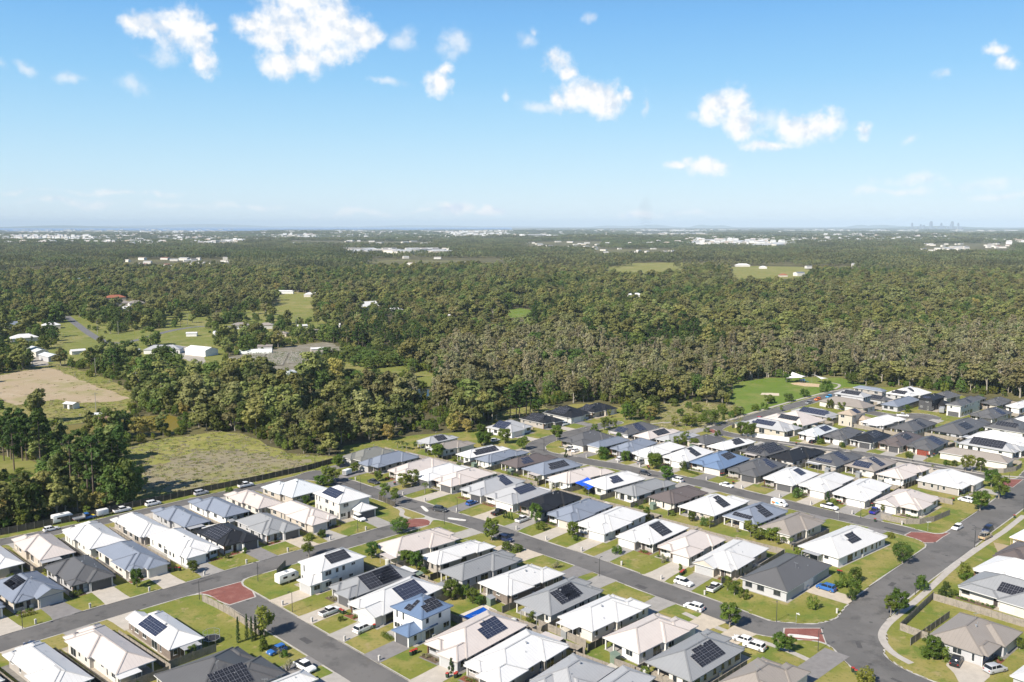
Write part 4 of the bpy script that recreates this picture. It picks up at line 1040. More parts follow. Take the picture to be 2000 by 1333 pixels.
def roof_material(key, col):
    m = bpy.data.materials.new('roof ' + key)
    m.use_nodes = True
    nt = m.node_tree
    b = nt.nodes['Principled BSDF']
    b.inputs['Roughness'].default_value = .5
    b.inputs['Specular IOR Level'].default_value = .28
    tile = key in ('brown', 'tan', 'red', 'black')
    uv = nt.nodes.new('ShaderNodeUVMap')
    sp = nt.nodes.new('ShaderNodeSeparateXYZ')
    nt.links.new(uv.outputs[0], sp.inputs[0])

    def line(src, period, width):
        a = nt.nodes.new('ShaderNodeMath')
        a.operation = 'MULTIPLY'
        a.inputs[1].default_value = 1 / period
        nt.links.new(src, a.inputs[0])
        c = nt.nodes.new('ShaderNodeMath')
        c.operation = 'FRACT'
        nt.links.new(a.outputs[0], c.inputs[0])
        d = nt.nodes.new('ShaderNodeMath')
        d.operation = 'LESS_THAN'
        d.inputs[1].default_value = width
        nt.links.new(c.outputs[0], d.inputs[0])
        return d.outputs[0]
    l1 = line(sp.outputs[1] if tile else sp.outputs[0], .66 if tile else .78, .2 if tile else .12)
    g = nt.nodes.new('ShaderNodeNewGeometry')
    n = nt.nodes.new('ShaderNodeTexNoise')
    n.inputs['Scale'].default_value = .35
    n.inputs['Detail'].default_value = 6
    n.inputs['Roughness'].default_value = .65
    nt.links.new(g.outputs['Position'], n.inputs['Vector'])
    oi = nt.nodes.new('ShaderNodeObjectInfo')
    # value = 1 + .16*(noise-.5) + .10*(random-.5) - .07*line
    a1 = nt.nodes.new('ShaderNodeMath')
    a1.operation = 'MULTIPLY_ADD'
    nt.links.new(n.outputs['Fac'], a1.inputs[0])
    a1.inputs[1].default_value = .22
    a1.inputs[2].default_value = .84
    a2 = nt.nodes.new('ShaderNodeMath')
    a2.operation = 'MULTIPLY_ADD'
    nt.links.new(oi.outputs['Random'], a2.inputs[0])
    a2.inputs[1].default_value = .12
    nt.links.new(a1.outputs[0], a2.inputs[2])
    a3 = nt.nodes.new('ShaderNodeMath')
    a3.operation = 'MULTIPLY_ADD'
    nt.links.new(l1, a3.inputs[0])
    a3.inputs[1].default_value = -.16 if tile else -.11
    nt.links.new(a2.outputs[0], a3.inputs[2])
    mx = nt.nodes.new('ShaderNodeVectorMath')
    mx.operation = 'SCALE'
    mx.inputs[0].default_value = col
    nt.links.new(a3.outputs[0], mx.inputs['Scale'])
    nt.links.new(mx.outputs[0], b.inputs['Base Color'])
    return m


RM = {k: roof_material(k, c) for k, c in ROOF.items()}
CAPM = {k: material('ridge cap ' + k, tuple(min(.85, x * .74 + .012) for x in c), .5, .06) for k, c in ROOF.items()}
GUTM = {k: material('gutter ' + k, tuple(min(.8, x * .9 + .02) for x in c), .5, .05) for k, c in ROOF.items()}
WALLC = [(.62, .585, .53), (.70, .69, .67), (.50, .45, .385), (.58, .56, .54), (.38, .35, .32), (.66, .64, .585), (.44, .44, .45), (.74, .735, .72)]
WALLM = [material('wall render %d' % i, c, .85, .06, .8) for i, c in enumerate(WALLC)]
BRICK = material('grey brown brick', (.20, .165, .14), .9, .2, 2.0)
DARKWALL = material('charcoal render', (.07, .07, .075), .8, .1)
GLASS = bpy.data.materials.new('window glass')
GLASS.use_nodes = True
gb = GLASS.node_tree.nodes['Principled BSDF']
gb.inputs['Base Color'].default_value = (.03, .036, .042, 1)
gb.inputs['Roughness'].default_value = .08
gb.inputs['Specular IOR Level'].default_value = .7
FRAMEM = material('window frame', (.62, .62, .61), .5, .05)
DFRAMEM = material('dark window frame', (.10, .10, .105), .5, .05)
GARM = [material('garage door %d' % i, c, .55, .04) for i, c in enumerate([(.70, .69, .66), (.60, .57, .52), (.42, .42, .42), (.10, .10, .105), (.075, .075, .08), (.50, .46, .40)])]
GARRED = material('garage door timber red', (.22, .055, .035), .55, .1)
GARORANGE = material('garage door cedar', (.45, .16, .045), .55, .15)
DOORM = material('front door', (.06, .05, .045), .5, .2)
POSTM = material('porch post', (.66, .64, .6), .7, .06)
WOODPOST = material('timber post', (.17, .085, .05), .7, .2)
METAL = material('galvanised metal', (.48, .49, .50), .4, .1, metal=.6)
CELL = bpy.data.materials.new('solar cell')
CELL.use_nodes = True
cb = CELL.node_tree.nodes['Principled BSDF']
cb.inputs['Base Color'].default_value = (.020, .022, .030, 1)
cb.inputs['Roughness'].default_value = .4
cb.inputs['Specular IOR Level'].default_value = .15
CELLB = bpy.data.materials.new('blue solar cell')
CELLB.use_nodes = True
cb = CELLB.node_tree.nodes['Principled BSDF']
cb.inputs['Base Color'].default_value = (.022, .03, .06, 1)
cb.inputs['Specular IOR Level'].default_value = .18
cb.inputs['Roughness'].default_value = .4
PANELEDGE = material('panel edge', (.40, .40, .42), .4, .03, metal=.5)


def panel_mesh(cell):
    m = MB()
    m.box(0, 1.0, 0, 1.65, 0, .035, 1)
    for (x0, x1) in ((.022, .489), (.511, .978)):
        for (y0, y1) in ((.022, .80), (.83, 1.628)):
            m.add([(x0, y0, .0395), (x1, y0, .0395), (x1, y1, .0395), (x0, y1, .0395)], [(0, 1, 2, 3)], 0)
    return m.mesh('solar_panel', [cell, PANELEDGE])


PANEL = [panel_mesh(CELL), panel_mesh(CELLB)]


def window_mesh(w, h, fm):
    m = MB()
    t = .06
    m.box(0, w, -.03, .05, 0, t, 1)
    m.box(0, w, -.03, .05, h - t, h, 1)
    m.box(0, t, -.03, .05, t, h - t, 1)
    m.box(w - t, w, -.03, .05, t, h - t, 1)
    if w > 1.1:
        m.box(w / 2 - t / 2, w / 2 + t / 2, -.025, .045, t, h - t, 1)
    m.add([(t, -.005, t), (w - t, -.005, t), (w - t, -.005, h - t), (t, -.005, h - t)], [(0, 1, 2, 3)], 0)
    m.box(-.05, w + .05, -.10, -.002, -.06, -.002, 1)
    return m.mesh('window', [GLASS, fm])


WINS = {}
for fm, key in ((FRAMEM, 'l'), (DFRAMEM, 'd')):
    for w, h in ((1.8, 1.2), (.9, 1.2), (.6, 1.7), (2.6, 2.05), (1.2, .7)):
        WINS[key, w] = window_mesh(w, h, fm)


def garage_mesh():
    m = MB()
    for i in range(5):
        m.box(0, 4.8, -.05 + (0.006 * (i % 2)), .02, .02 + i * .44, .02 + i * .44 + .425, 0)
    m.box(-.08, 0, -.07, .02, 0, 2.28, 1)
    m.box(4.8, 4.88, -.07, .02, 0, 2.28, 1)
    m.box(0, 4.8, -.07, .02, 2.22, 2.28, 1)
    return m


GAR = {}


def garage(mat):
    if mat.name not in GAR:
        GAR[mat.name] = garage_mesh().mesh('garage_door', [mat, FRAMEM])
    return GAR[mat.name]


def door_mesh():
    m = MB()
    m.box(0, .95, -.04, .02, .02, 2.08, 0)
    m.box(-.07, 0, -.06, .02, 0, 2.15, 1)
    m.box(.95, 1.02, -.06, .02, 0, 2.15, 1)
    m.box(0, .95, -.06, .02, 2.08, 2.15, 1)
    m.box(.80, .86, -.075, -.042, .98, 1.02, 1)
    return m.mesh('door', [DOORM, FRAMEM])


DOOR = door_mesh()
vm = MB()
vm.tube([(0, 0, -.2), (0, 0, .28), (0, 0, .30), (0, 0, .36)], [.06, .06, .11, .03], 8)
VENT = vm.mesh('roof_vent', [METAL])
vm = MB()
vm.tube([(0, 0, -.2), (0, 0, .15), (0, 0, .2), (0, 0, .38), (0, 0, .48)], [.13, .13, .24, .24, .05], 10)
WHIRLY = vm.mesh('roof_ventilator', [METAL])
vm = MB()
vm.tube([(0, 0, -.2), (0, 0, 1.5)], [.02, .02], 5)
vm.bar((-.6, 0, 1.4), (.6, 0, 1.4), .03)
for k in range(6):
    x = -.55 + k * .22
    vm.bar((x, -.35 + .03 * k, 1.4), (x, .35 - .03 * k, 1.4), .018)
AERIAL = vm.mesh('aerial', [METAL])
TANP = .445
FIX_N = {'a': (-1, 0), 'b': (0, -1), 'c': (1, 0), 'd': (0, 1)}
ROT_F = {'a': -math.pi / 2, 'b': 0.0, 'c': math.pi / 2, 'd': math.pi}
GABLE_WING = {'S1', 'U3', 'R11', 'T1', 'X18', 'N13'}
ORD = ['first', 'second', 'third', 'fourth', 'fifth', 'sixth', 'seventh', 'eighth', 'ninth', 'tenth', 'eleventh', 'twelfth', 'thirteenth', 'fourteenth', 'fifteenth']
ROWTXT = dict(W='along the boundary fence', S='across the left street', T='below the left street', K='at the bottom left', U='on the lower street',
              V='below the curved street', N='above the curved street', P='below the middle street', R='above the middle street', Q='below the upper street',
              X='above the upper street', E='behind the upper street', D='in upper right cluster', Y='at the right edge', Z='beside the wood')
rowcount = {}
HOUSE_INFO = []
rowcount_name = {}
HOUSE_BOX = []
BEDS = []
MULCH = [material('red mulch', (.20, .075, .045), .95, .25, 3.0), material('bark mulch', (.12, .085, .06), .95, .25, 3.0), material('pebble mulch', (.36, .33, .29), .95, .2, 4.0)]


def hip(mb, uvs, caps, x0, x1, y0, y1, e, gable=None, t=TANP):
    """hip roof over an eave rectangle; returns ridge height"""
    U, V = x1 - x0, y1 - y0
    k = len(mb.v)
    if U >= V:
        h = V / 2 * t
        ins0 = 0 if gable == 'a' else V / 2
        ins1 = 0 if gable == 'c' else V / 2
        if ins0 + ins1 > U:
            ins0 = ins1 = U / 2
        r0, r1 = (x0 + ins0, (y0 + y1) / 2, e + h), (x1 - ins1, (y0 + y1) / 2, e + h)
    else:
        h = U / 2 * t
        ins0 = 0 if gable == 'b' else U / 2
        ins1 = 0 if gable == 'd' else U / 2
        if ins0 + ins1 > V:
            ins0 = ins1 = V / 2
        r0, r1 = ((x0 + x1) / 2, y0 + ins0, e + h), ((x0 + x1) / 2, y1 - ins1, e + h)
    c = [(x0, y0, e), (x1, y0, e), (x1, y1, e), (x0, y1, e)]
    cb_ = [(p[0], p[1], e - .2) for p in c]
    sl = math.sqrt(1 + t * t)

    def uvf(face, pts):
        out = []
        for p in pts:
            if face in 'bd':
                out.append((p[0], (min(abs(p[1] - y0), abs(p[1] - y1))) * sl))
            else:
                out.append((p[1], (min(abs(p[0] - x0), abs(p[0] - x1))) * sl))
        return out
    if U >= V:
        faces = [('b', [c[0], c[1], r1, r0]), ('d', [c[2], c[3], r0, r1]), ('c', [c[1], c[2], r1]), ('a', [c[3], c[0], r0])]
    else:
        faces = [('c', [c[1], c[2], r1, r0]), ('a', [c[3], c[0], r0, r1]), ('b', [c[0], c[1], r0]), ('d', [c[2], c[3], r1])]
    for fc, pts in faces:
        wallface = gable == fc
        mb.add(pts, [tuple(range(len(pts)))], 2 if wallface else 0)
        uvs += uvf(fc, pts)
    for i in range(4):
        j = (i + 1) % 4
        q = [cb_[i], cb_[j], c[j], c[i]]
        mb.add(q, [(0, 1, 2, 3)], 1)
        uvs += [(0, .5)] * 4
    mb.add([cb_[3], cb_[2], cb_[1], cb_[0]], [(0, 1, 2, 3)], 1)
    uvs += [(0, .5)] * 4
    up = Vector((0, 0, .035))
    R0, R1 = Vector(r0), Vector(r1)
    if (R1 - R0).length > .1:
        caps.bar(R0 + up, R1 + up, .38, .06)
    for i, r in ((0, R0), (1, R1 if U >= V else R0), (2, R1), (3, R0 if U >= V else R1)):
        caps.bar(Vector(c[i]) + up * .6, r + up * .6, .34, .06)
    return h


def build_house(d):
    row, hid, colr, st, fr, ox, oy, ang, U, V, solar = d
    r = random.Random(hid)
    n = rowcount[row] = rowcount.get(row, 0) + 1
    short = 'the %s house %s' % (ORD[n - 1], ROWTXT[row])
    rowcount_name[hid] = short
    root = empty('house', (ox, oy, .12), ang)
    lab = '%s roofed %shouse%s, %s from left %s' % (ROOFWORD[colr], 'two storey ' if st == 2 else '', ' with solar panels' if solar else '', ORD[n - 1], ROWTXT[row])
    tag(root, lab, 'house', 'houses of the new estate')
    e = 2.6 if st == 1 else 5.35
    ca, sa = math.cos(ang), math.sin(ang)
    near = math.hypot(ox, oy) < 345
    front_w = V if fr in 'ac' else U
    depth = U if fr in 'ac' else V
    rects, walls, posts = [], [], []
    gab = None
    side = r.random() < .68 if fr in 'ac' else r.random() < .3   # wing on the low coordinate side of the front
    art = (depth > 12.5 or st == 2) and front_w > 7.4
    rec = r.uniform(1.6, 2.6) if art else 0
    ww = front_w * r.uniform(.52, .62) if art else front_w
    rb = 0
    lowface = 'b' if fr in 'ac' else 'a'
    bump = art and st == 1 and depth > 16 and not any(q[0] == lowface for q in solar)
    ins = .75 if bump else 0
    wb = front_w * r.uniform(.45, .6)
    oi = .5

    def put(s0, s1, t0, t1):
        """span across the front (s) and depth from the front (t) -> local x0,x1,y0,y1"""
        if fr == 'a':
            return (t0, t1, s0, s1)
        if fr == 'c':
            return (U - t1, U - t0, s0, s1)
        if fr == 'b':
            return (s0, s1, t0, t1)
        return (s0, s1, V - t1, V - t0)
    main = put(ins, front_w, rec, depth - rb)
    rects.append((main, e, None))
    gs0, gs1 = (.3, ww) if side else (front_w - ww, front_w - .3)
    if art:
        if st == 2:
            wr = put(gs0, gs1, -1.4, rec + 5.0)
            rects.append((wr, 2.65, None))
        else:
            wr = put(gs0, gs1, 0, rec + ww * .55 + 2)
            rects.append((wr, e, fr if hid in GABLE_WING else None))
        if bump:
            bt = depth * r.uniform(.36, .46)
            if r.random() < .5:
                rects.append((put(0, front_w - .3, rec + 1.2, rec + 1.2 + bt), e, None))
            else:
                rects.append((put(0, front_w - .3, depth - bt - .6, depth - .6), e, None))
        if st == 1 and front_w - ww > 2.6:
            ps0, ps1 = (ww + .1, front_w - .5) if side else (.5, front_w - ww - .1)
            rects.append((put(ps0, ps1, rec - .9, rec + 3.2), e - .02, None))
        if rb:
            bs0, bs1 = (front_w - wb, front_w - .3) if side else (.3, wb)
            rects.append((put(bs0, bs1, depth - rb - wb * .55 - 2, depth), e, None))
    # walls under each eave rectangle; a rear patio is left open on part of the plan
    patio = fr in 'cd' and st == 1 and depth > 15
    for i, (q, ee, g_) in enumerate(rects):
        if ee == e - .02:
            continue
        x0, x1, y0, y1 = q
        b = [x0 + oi, x1 - oi, y0 + oi, y1 - oi, ee - .08]
        if i == 0 and patio:
            if fr == 'c':
                cut = (y1 - y0) * .5
                walls.append((x0 + oi + 3.0, x1 - oi, y0 + oi, y1 - oi, ee - .08))
                walls.append((x0 + oi, x0 + oi + 3.4, y0 + oi + .01, y0 + cut, ee - .08))
                posts += [(x0 + .55, y1 - .55), (x0 + .55, y0 + cut + (y1 - y0 - cut) * .45)]
            else:
                cut = (x1 - x0) * .5
                walls.append((x0 + oi, x1 - oi, y0 + oi + 3.0, y1 - oi, ee - .08))
                walls.append((x0 + oi + .01, x0 + cut, y0 + oi, y0 + oi + 3.4, ee - .08))
                posts += [(x1 - .55, y0 + .55)]
        else:
            walls.append(tuple(b))
    wm = r.choice(WALLM)
    if hid in ('X24',):
        wm = DARKWALL
    if hid in ('T1', 'V3'):
        wm = BRICK
    if hid in ('W8',):
        wm = WALLM[0]
    if colr in ('taupe', 'tan', 'brown') and r.random() < .7:
        wm = WALLM[0]
    mb, uvs, caps = MB(), [], MB()
    hh = 0
    for q, ee, g_ in rects:
        h1 = hip(mb, uvs, caps, *q, ee, g_)
        hh = hh or h1
    roof = obj('roof', mesh('roof', mb.v, mb.f, [RM[colr], GUTM['white' if r.random() < .35 else colr], wm], mb.m, uv=uvs), root)
    obj('ridge_cap', caps.mesh('ridge_cap', [CAPM[colr]]), roof)
    wmb = MB()
    for x0, x1, y0, y1, zt in walls:
        wmb.box(x0, x1, y0, y1, -.2, zt)
    obj('wall', wmb.mesh('wall', [wm]), root)
    for (x, y) in posts:
        m = MB()
        m.box(x - .14, x + .14, y - .14, y + .14, -.05, e - .19)
        obj('post', m.mesh('post', [POSTM]), root)
    # openings -------------------------------------------------
    wk = 'd' if r.random() < .4 else 'l'

    def outside(x, y):
        return not any(a - .02 < x < b + .02 and c - .02 < y < d_ + .02 for a, b, c, d_, _ in walls)

    def place(me, name, face, wl_, s, z, parent=root):
        x0, x1, y0, y1, _ = wl_
        if face == 'a':
            p = (x0, y1 - s, z)
        elif face == 'c':
            p = (x1, y0 + s, z)
        elif face == 'b':
            p = (x0 + s, y0, z)
        else:
            p = (x1 - s, y1, z)
        return obj(name, me, parent, p, ROT_F[face])
    # garage door and front door
    gmat = r.choice(GARM)
    if colr in ('white', 'cream', 'palegrey') and r.random() < .6:
        gmat = GARM[0]
    if hid == 'X10':
        gmat = GARRED
    if hid == 'X24':
        gmat = GARORANGE
    gw = walls[-1]
    if art and not patio and len(walls) >= 2:
        gw = walls[1]
    if art and patio:
        gw = walls[2]
    x0, x1, y0, y1, _ = gw
    flen = (y1 - y0) if fr in 'ac' else (x1 - x0)
    sc = min(1.0, (flen - .5) / 5.0)
    gs = (flen - 4.8 * sc) / 2
    go = place(garage(gmat), 'garage_door', fr, gw, gs, 0)
    go.scale = (sc, 1, 1)
    gx_ = {'a': (x0, (y0 + y1) / 2), 'c': (x1, (y0 + y1) / 2), 'b': ((x0 + x1) / 2, y0), 'd': ((x0 + x1) / 2, y1)}[fr]
    if art:
        mw = walls[0]
        fl = (mw[3] - mw[2]) if fr in 'ac' else (mw[1] - mw[0])
        # open part of the main front lies opposite the wing
        lo, hi_ = (ww + .3, front_w - .6) if side else (.6, front_w - ww - .3)
        # coordinate s of place() runs down y for face a and along x for b
        if fr == 'a' or fr == 'd':
            s0, s1 = fl - (hi_ - oi - ins), fl - (lo - oi - ins)
        else:
            s0, s1 = lo - oi - ins, hi_ - oi - ins
        s0, s1 = max(s0, .1), min(s1, fl - .1)
        dpos = s1 - 1.2 if (side == (fr in 'ad')) else s0 + .2
        dpos = s1 - 1.15 if (fr in 'ad') == side else s0 + .15
        if fr in 'ab' and s1 - s0 > 1.3:
            place(DOOR, 'door', fr, mw, max(.1, dpos), 0)
            wv = s0 + .2 if dpos > (s0 + s1) / 2 else s1 - 2.0
            if s1 - s0 > 3.2:
                place(WINS[wk, 1.8], 'window', fr, mw, wv, .85)
            elif s1 - s0 > 2.2:
                place(WINS[wk, .6], 'window', fr, mw, wv, .45)
    # windows on the other visible walls
    vis = 'ab'
    nst = (0, 2.75) if st == 2 else (0,)
    for wi, wl_ in enumerate(walls):
        x0, x1, y0, y1, zt = wl_
        for face in vis:
            L = (y1 - y0) if face in 'ac' else (x1 - x0)
            nx_, ny_ = FIX_N[face]
            for zb in nst:
                if zb > 0 and zt < 4:
                    continue
                s = r.uniform(.6, 1.6)
                while s < L - 1.2:
                    w = r.choice([1.8, 1.8, .9, .9, .6, 1.2] + ([2.6] if (zb == 0 and fr != face) else []))
                    if s + w > L - .3:
                        break
                    ok = True
                    for ss in (s - .1, s + w / 2, s + w + .1):
                        p = {'a': (x0 - .15, y1 - ss), 'b': (x0 + ss, y0 - .15)}[face]
                        if not outside(*p):
                            ok = False
                        if zb == 0 and face == fr and (wl_ is gw or (art and wi == 0)):
                            ok = False
                    if ok and (near or r.random() < .8):
                        place(WINS[wk, w], 'window', face, wl_, s, zb + (.05 if w == 2.6 else (.9 if w in (1.8, .9) else (.45 if w == .6 else 1.4))))
                    s += w + r.uniform(1.0, 3.2)
    # porch post at the entry
    if art and fr in 'ab' and st == 1:
        x0, x1, y0, y1 = main
        pp = {'a': (x0 - .1 + .4, (y1 - .5) if side else (y0 + .5)), 'b': ((x1 - .5) if side else (x0 + .5), y0 + .3)}[fr]
        m = MB()
        m.box(pp[0] - .12, pp[0] + .12, pp[1] - .12, pp[1] + .12, -.05, e - .19)
        obj('post', m.mesh('post', [r.choice([POSTM, WOODPOST])]), root)
    # solar panels on the roof planes
    (x0, x1, y0, y1), _, _ = rects[0]
    mu, mv = x1 - x0, y1 - y0
    tilt = math.atan(TANP)
    pm = PANEL[1] if r.random() < .3 else PANEL[0]
    for face, nx_, ny_, cs, ct in solar:
        L, half = (mv, min(mu, mv) / 2) if face in 'ac' else (mu, min(mu, mv) / 2)
        sl = half / math.cos(tilt)
        pw, ph = 1.02, 1.67
        if ny_ * ph > sl * .92:
            pw, ph = 1.67, 1.02
            ny_ = min(ny_, int(sl * .92 / ph))
        tri = L <= 2 * half + .5 and ((face in 'ac') == (mu >= mv))
        nx_ = min(nx_, int((L - (sl * .55 if not tri else sl * .8)) / pw))
        if nx_ < 1 or ny_ < 1:
            continue
        t0 = max(.3, min(sl * ct - ny_ * ph / 2, sl - ny_ * ph - .25))
        s0 = L * cs - nx_ * pw / 2
        # keep inside the hip lines
        mx_t = (t0 + ny_ * ph) * math.cos(tilt)
        s0 = max(mx_t + .1, min(s0, L - mx_t - nx_ * pw - .1)) if L - 2 * mx_t > nx_ * pw else (L - nx_ * pw) / 2
        for i in range(nx_):
            for j in range(ny_):
                if hid not in ('U2', 'X12', 'Q6') and ny_ > 1 and j == ny_ - 1 and (i == 0 and r.random() < .4):
                    continue
                s, t = s0 + i * pw, t0 + j * ph
                q = t * math.cos(tilt)
                z = e + q * TANP + .10
                if face == 'b':
                    loc, rot = (x0 + s, y0 + q, z), (tilt, 0, 0)
                elif face == 'a':
                    loc, rot = (x0 + q, y1 - s, z), (tilt, 0, -math.pi / 2)
                elif face == 'd':
                    loc, rot = (x1 - s, y1 - q, z), (tilt, 0, math.pi)
                else:
                    loc, rot = (x1 - q, y0 + s, z), (tilt, 0, math.pi / 2)
                o = obj('solar_panel', pm, roof)
                o.location = loc
                o.rotation_euler = rot
                if pw > 1.5:
                    o.rotation_euler = rot
                    # landscape: turn about the panel normal and shift back into place
                    mt = Matrix.Translation(loc) @ Matrix.Rotation(rot[2], 4, 'Z') @ Matrix.Rotation(tilt, 4, 'X') @ Matrix.Translation((1.65, 0, 0)) @ Matrix.Rotation(math.pi / 2, 4, 'Z')
                    o.matrix_local = mt
    # lean-to patio cover, wall units
    if st == 1 and r.random() < .4 and fr in 'acbd':
        cw = min(front_w * .5, 5.0)
        c0 = r.uniform(.5, front_w - cw - .5)
        cx0, cx1, cy0, cy1 = put(c0, c0 + cw, depth - .2, depth + 2.0)
        m = MB()
        m.box(cx0, cx1, cy0, cy1, 2.32, 2.40)
        for px_, py_ in ((cx0 + .1, cy0 + .1), (cx1 - .1, cy0 + .1), (cx0 + .1, cy1 - .1), (cx1 - .1, cy1 - .1)):
            m.box(px_ - .05, px_ + .05, py_ - .05, py_ + .05, -.05, 2.32)
        obj('patio_roof', m.mesh('patio_roof', [GUTM[r.choice(['white', 'cream', 'lightgrey'])]]), root)
    if near:
        wl0 = walls[0]
        sx = r.uniform(.2, .7) * (wl0[1] - wl0[0]) + wl0[0]
        m = MB()
        m.box(sx, sx + .85, wl0[2] - .42, wl0[2] - .06, .05, .72)
        if outside(sx, wl0[2] - .3):
            obj('air_conditioner', m.mesh('air_conditioner', [POSTM]), root)
    # garden bed along the entry front
    if art and fr in 'ab' and near and st == 1 and front_w - ww > 2.8:
        b0, b1 = (ww + .6, front_w - .2) if side else (.2, front_w - ww - .6)
        gx0, gx1, gy0, gy1 = put(b0, b1, rec - 1.9, rec - .2)
        bed = empty('garden_bed', (ox, oy, .12), ang)
        tag(bed, 'planted garden bed at the entry of ' + short, 'garden bed', 'front garden beds')
        m = MB()
        m.box(gx0, gx1, gy0, gy1, -.02, .045)
        obj('mulch', m.mesh('mulch', [r.choice(MULCH)]), bed)
        BEDS.append((bed, gx0, gx1, gy0, gy1, r.random()))
    # small things on the roof
    def on_roof(fx, fy):
        x, y = x0 + mu * fx, y0 + mv * fy
        q = min(x - x0, x1 - x, y - y0, y1 - y)
        return (x, y, e + q * TANP)
    for k in range(r.choice([1, 1, 2])):
        obj('roof_vent', VENT, root, on_roof(r.uniform(.25, .8), r.uniform(.15, .45)))
    if r.random() < .4:
        obj('roof_ventilator', WHIRLY, root, on_roof(r.uniform(.4, .6), r.uniform(.38, .46)))
    if r.random() < .62:
        obj('aerial', AERIAL, root, on_roof(r.uniform(.3, .7), r.uniform(.3, .6)), r.uniform(0, 3))
    HOUSE_INFO.append((ox + ca * U / 2 - sa * V / 2, oy + sa * U / 2 + ca * V / 2, short))
    HOUSE_BOX.append((ox, oy, ca, sa, U, V))
    # driveway from the garage to the kerb
    dx, dy = FIX_N[fr]
    wx, wy = ox + ca * gx_[0] - sa * gx_[1], oy + sa * gx_[0] + ca * gx_[1]
    nx_, ny_ = ca * dx - sa * dy, sa * dx + ca * dy
    hit = None
    for k in range(1, 90):
        if road_d(wx + nx_ * k * .25, wy + ny_ * k * .25) < .1:
            hit = k * .25
            break
    if hit:
        tx, ty = -ny_, nx_
        hw = 2.6
        fl = r.uniform(.0, .7)
        m = [(wx + tx * hw, wy + ty * hw), (wx - tx * hw, wy - ty * hw), (wx - tx * (hw + fl * .3) + nx_ * hit * .7, wy - ty * (hw + fl * .3) + ny_ * hit * .7),
             (wx - tx * (hw + fl) + nx_ * hit, wy - ty * (hw + fl) + ny_ * hit), (wx + tx * (hw + fl) + nx_ * hit, wy + ty * (hw + fl) + ny_ * hit), (wx + tx * (hw + fl * .3) + nx_ * hit * .7, wy + ty * (hw + fl * .3) + ny_ * hit * .7)]
        tag(obj('driveway', flat_poly(m, .147, 'driveway', [r.choice(DRIVEM)])), kind='structure')
    # paved strip round the house
    m = MB()
    m.box(.15, U - .15, -.15, V * .97, -.08, .022)
    tag(obj('paving', m.mesh('paving', [r.choice(PAVEM)]), None, (ox, oy, .12), ang), kind='structure')
    return root


DRIVEM = [material('driveway pale concrete', (.44, .40, .345), .85, .1, .6), material('driveway grey', (.30, .285, .265), .85, .12, .6), material('driveway sand aggregate', (.47, .41, .33), .85, .1, .7),
          material('driveway charcoal', (.21, .20, .195), .85, .12, .7), material('driveway mid', (.36, .34, .31), .85, .12, .5)]
PAVEM = [material('paving concrete', (.33, .315, .29), .85, .15, .5), material('paving gravel', (.36, .32, .26), .9, .2, 1.5), material('paving dark', (.20, .19, .175), .9, .2, 1.0)]
HOUSE_OBJ = {}
tag(obj('driveway', flat_poly(EXTRADRIVE, .147, 'driveway', [DRIVEM[0]])), kind='structure')
for d in HOUSES:
    HOUSE_OBJ[d[1]] = build_house(d)


def in_house(x, y, pad=0.0):
    for ox, oy, ca, sa, U, V in HOUSE_BOX:
        dx, dy = x - ox, y - oy
        a, b = ca * dx + sa * dy, -sa * dx + ca * dy
        if -pad < a < U + pad and -pad < b < V + pad:
            return True
    return False


def near_house(x, y):
    return min(HOUSE_INFO, key=lambda h: (h[0] - x) ** 2 + (h[1] - y) ** 2)[2]


# ------------------------------------------------------------------ fences
PALING = blend_material('weathered paling', [(.30, .265, .225), ((.225, .20, .17), 1.2, .45, .65), ((.36, .33, .29), 3.0, .5, .75)], rough=.9)
DARKPAL = blend_material('dark stained paling', [(.075, .07, .06), ((.10, .09, .075), 1.2, .45, .65)], rough=.9)  # dark tone paints in the boundary fence's shaded side; stained side fences share it
WHITEWALL = material('white rendered fence', (.70, .69, .67), .8, .05)
DPOST = material('fence post', (.22, .20, .17), .9, .2)


def bay_mesh(mat, h, n=12):
    m = MB()
    r = random.Random(3)
    w = 2.4 / n
    for i in range(n):
        hh = h + r.uniform(-.03, .03)
        y = r.uniform(-.008, .008)
        x0, x1 = i * w + .006, (i + 1) * w - .006
        m.add([(x0, y - .01, 0), (x1, y - .01, 0), (x1, y + .01, 0), (x0, y + .01, 0), (x0, y - .01, hh), (x1, y - .01, hh), (x1, y + .01, hh), (x0, y + .01, hh)],
              [(4, 5, 6, 7), (0, 1, 5, 4), (2, 3, 7, 6)], 0)
    m.box(0, 2.4, .012, .05, .35, .45, 0)
    m.box(0, 2.4, .012, .05, h - .4, h - .3, 0)
    m.box(-.06, .06, -.06, .06, 0, h + .06, 1)
    return m.mesh('fence_panel', [mat, DPOST])


def wall_bay(mat, h):
    m = MB()
    m.box(0, 2.4, -.05, .05, 0, h)
    m.box(-.12, .12, -.12, .12, 0, h + .08)
    return m.mesh('fence_panel', [mat])


BAY = {'paling': bay_mesh(PALING, 1.75), 'dark': bay_mesh(DARKPAL, 2.05), 'stained': bay_mesh(DARKPAL, 1.75), 'white': wall_bay(WHITEWALL, 1.8)}


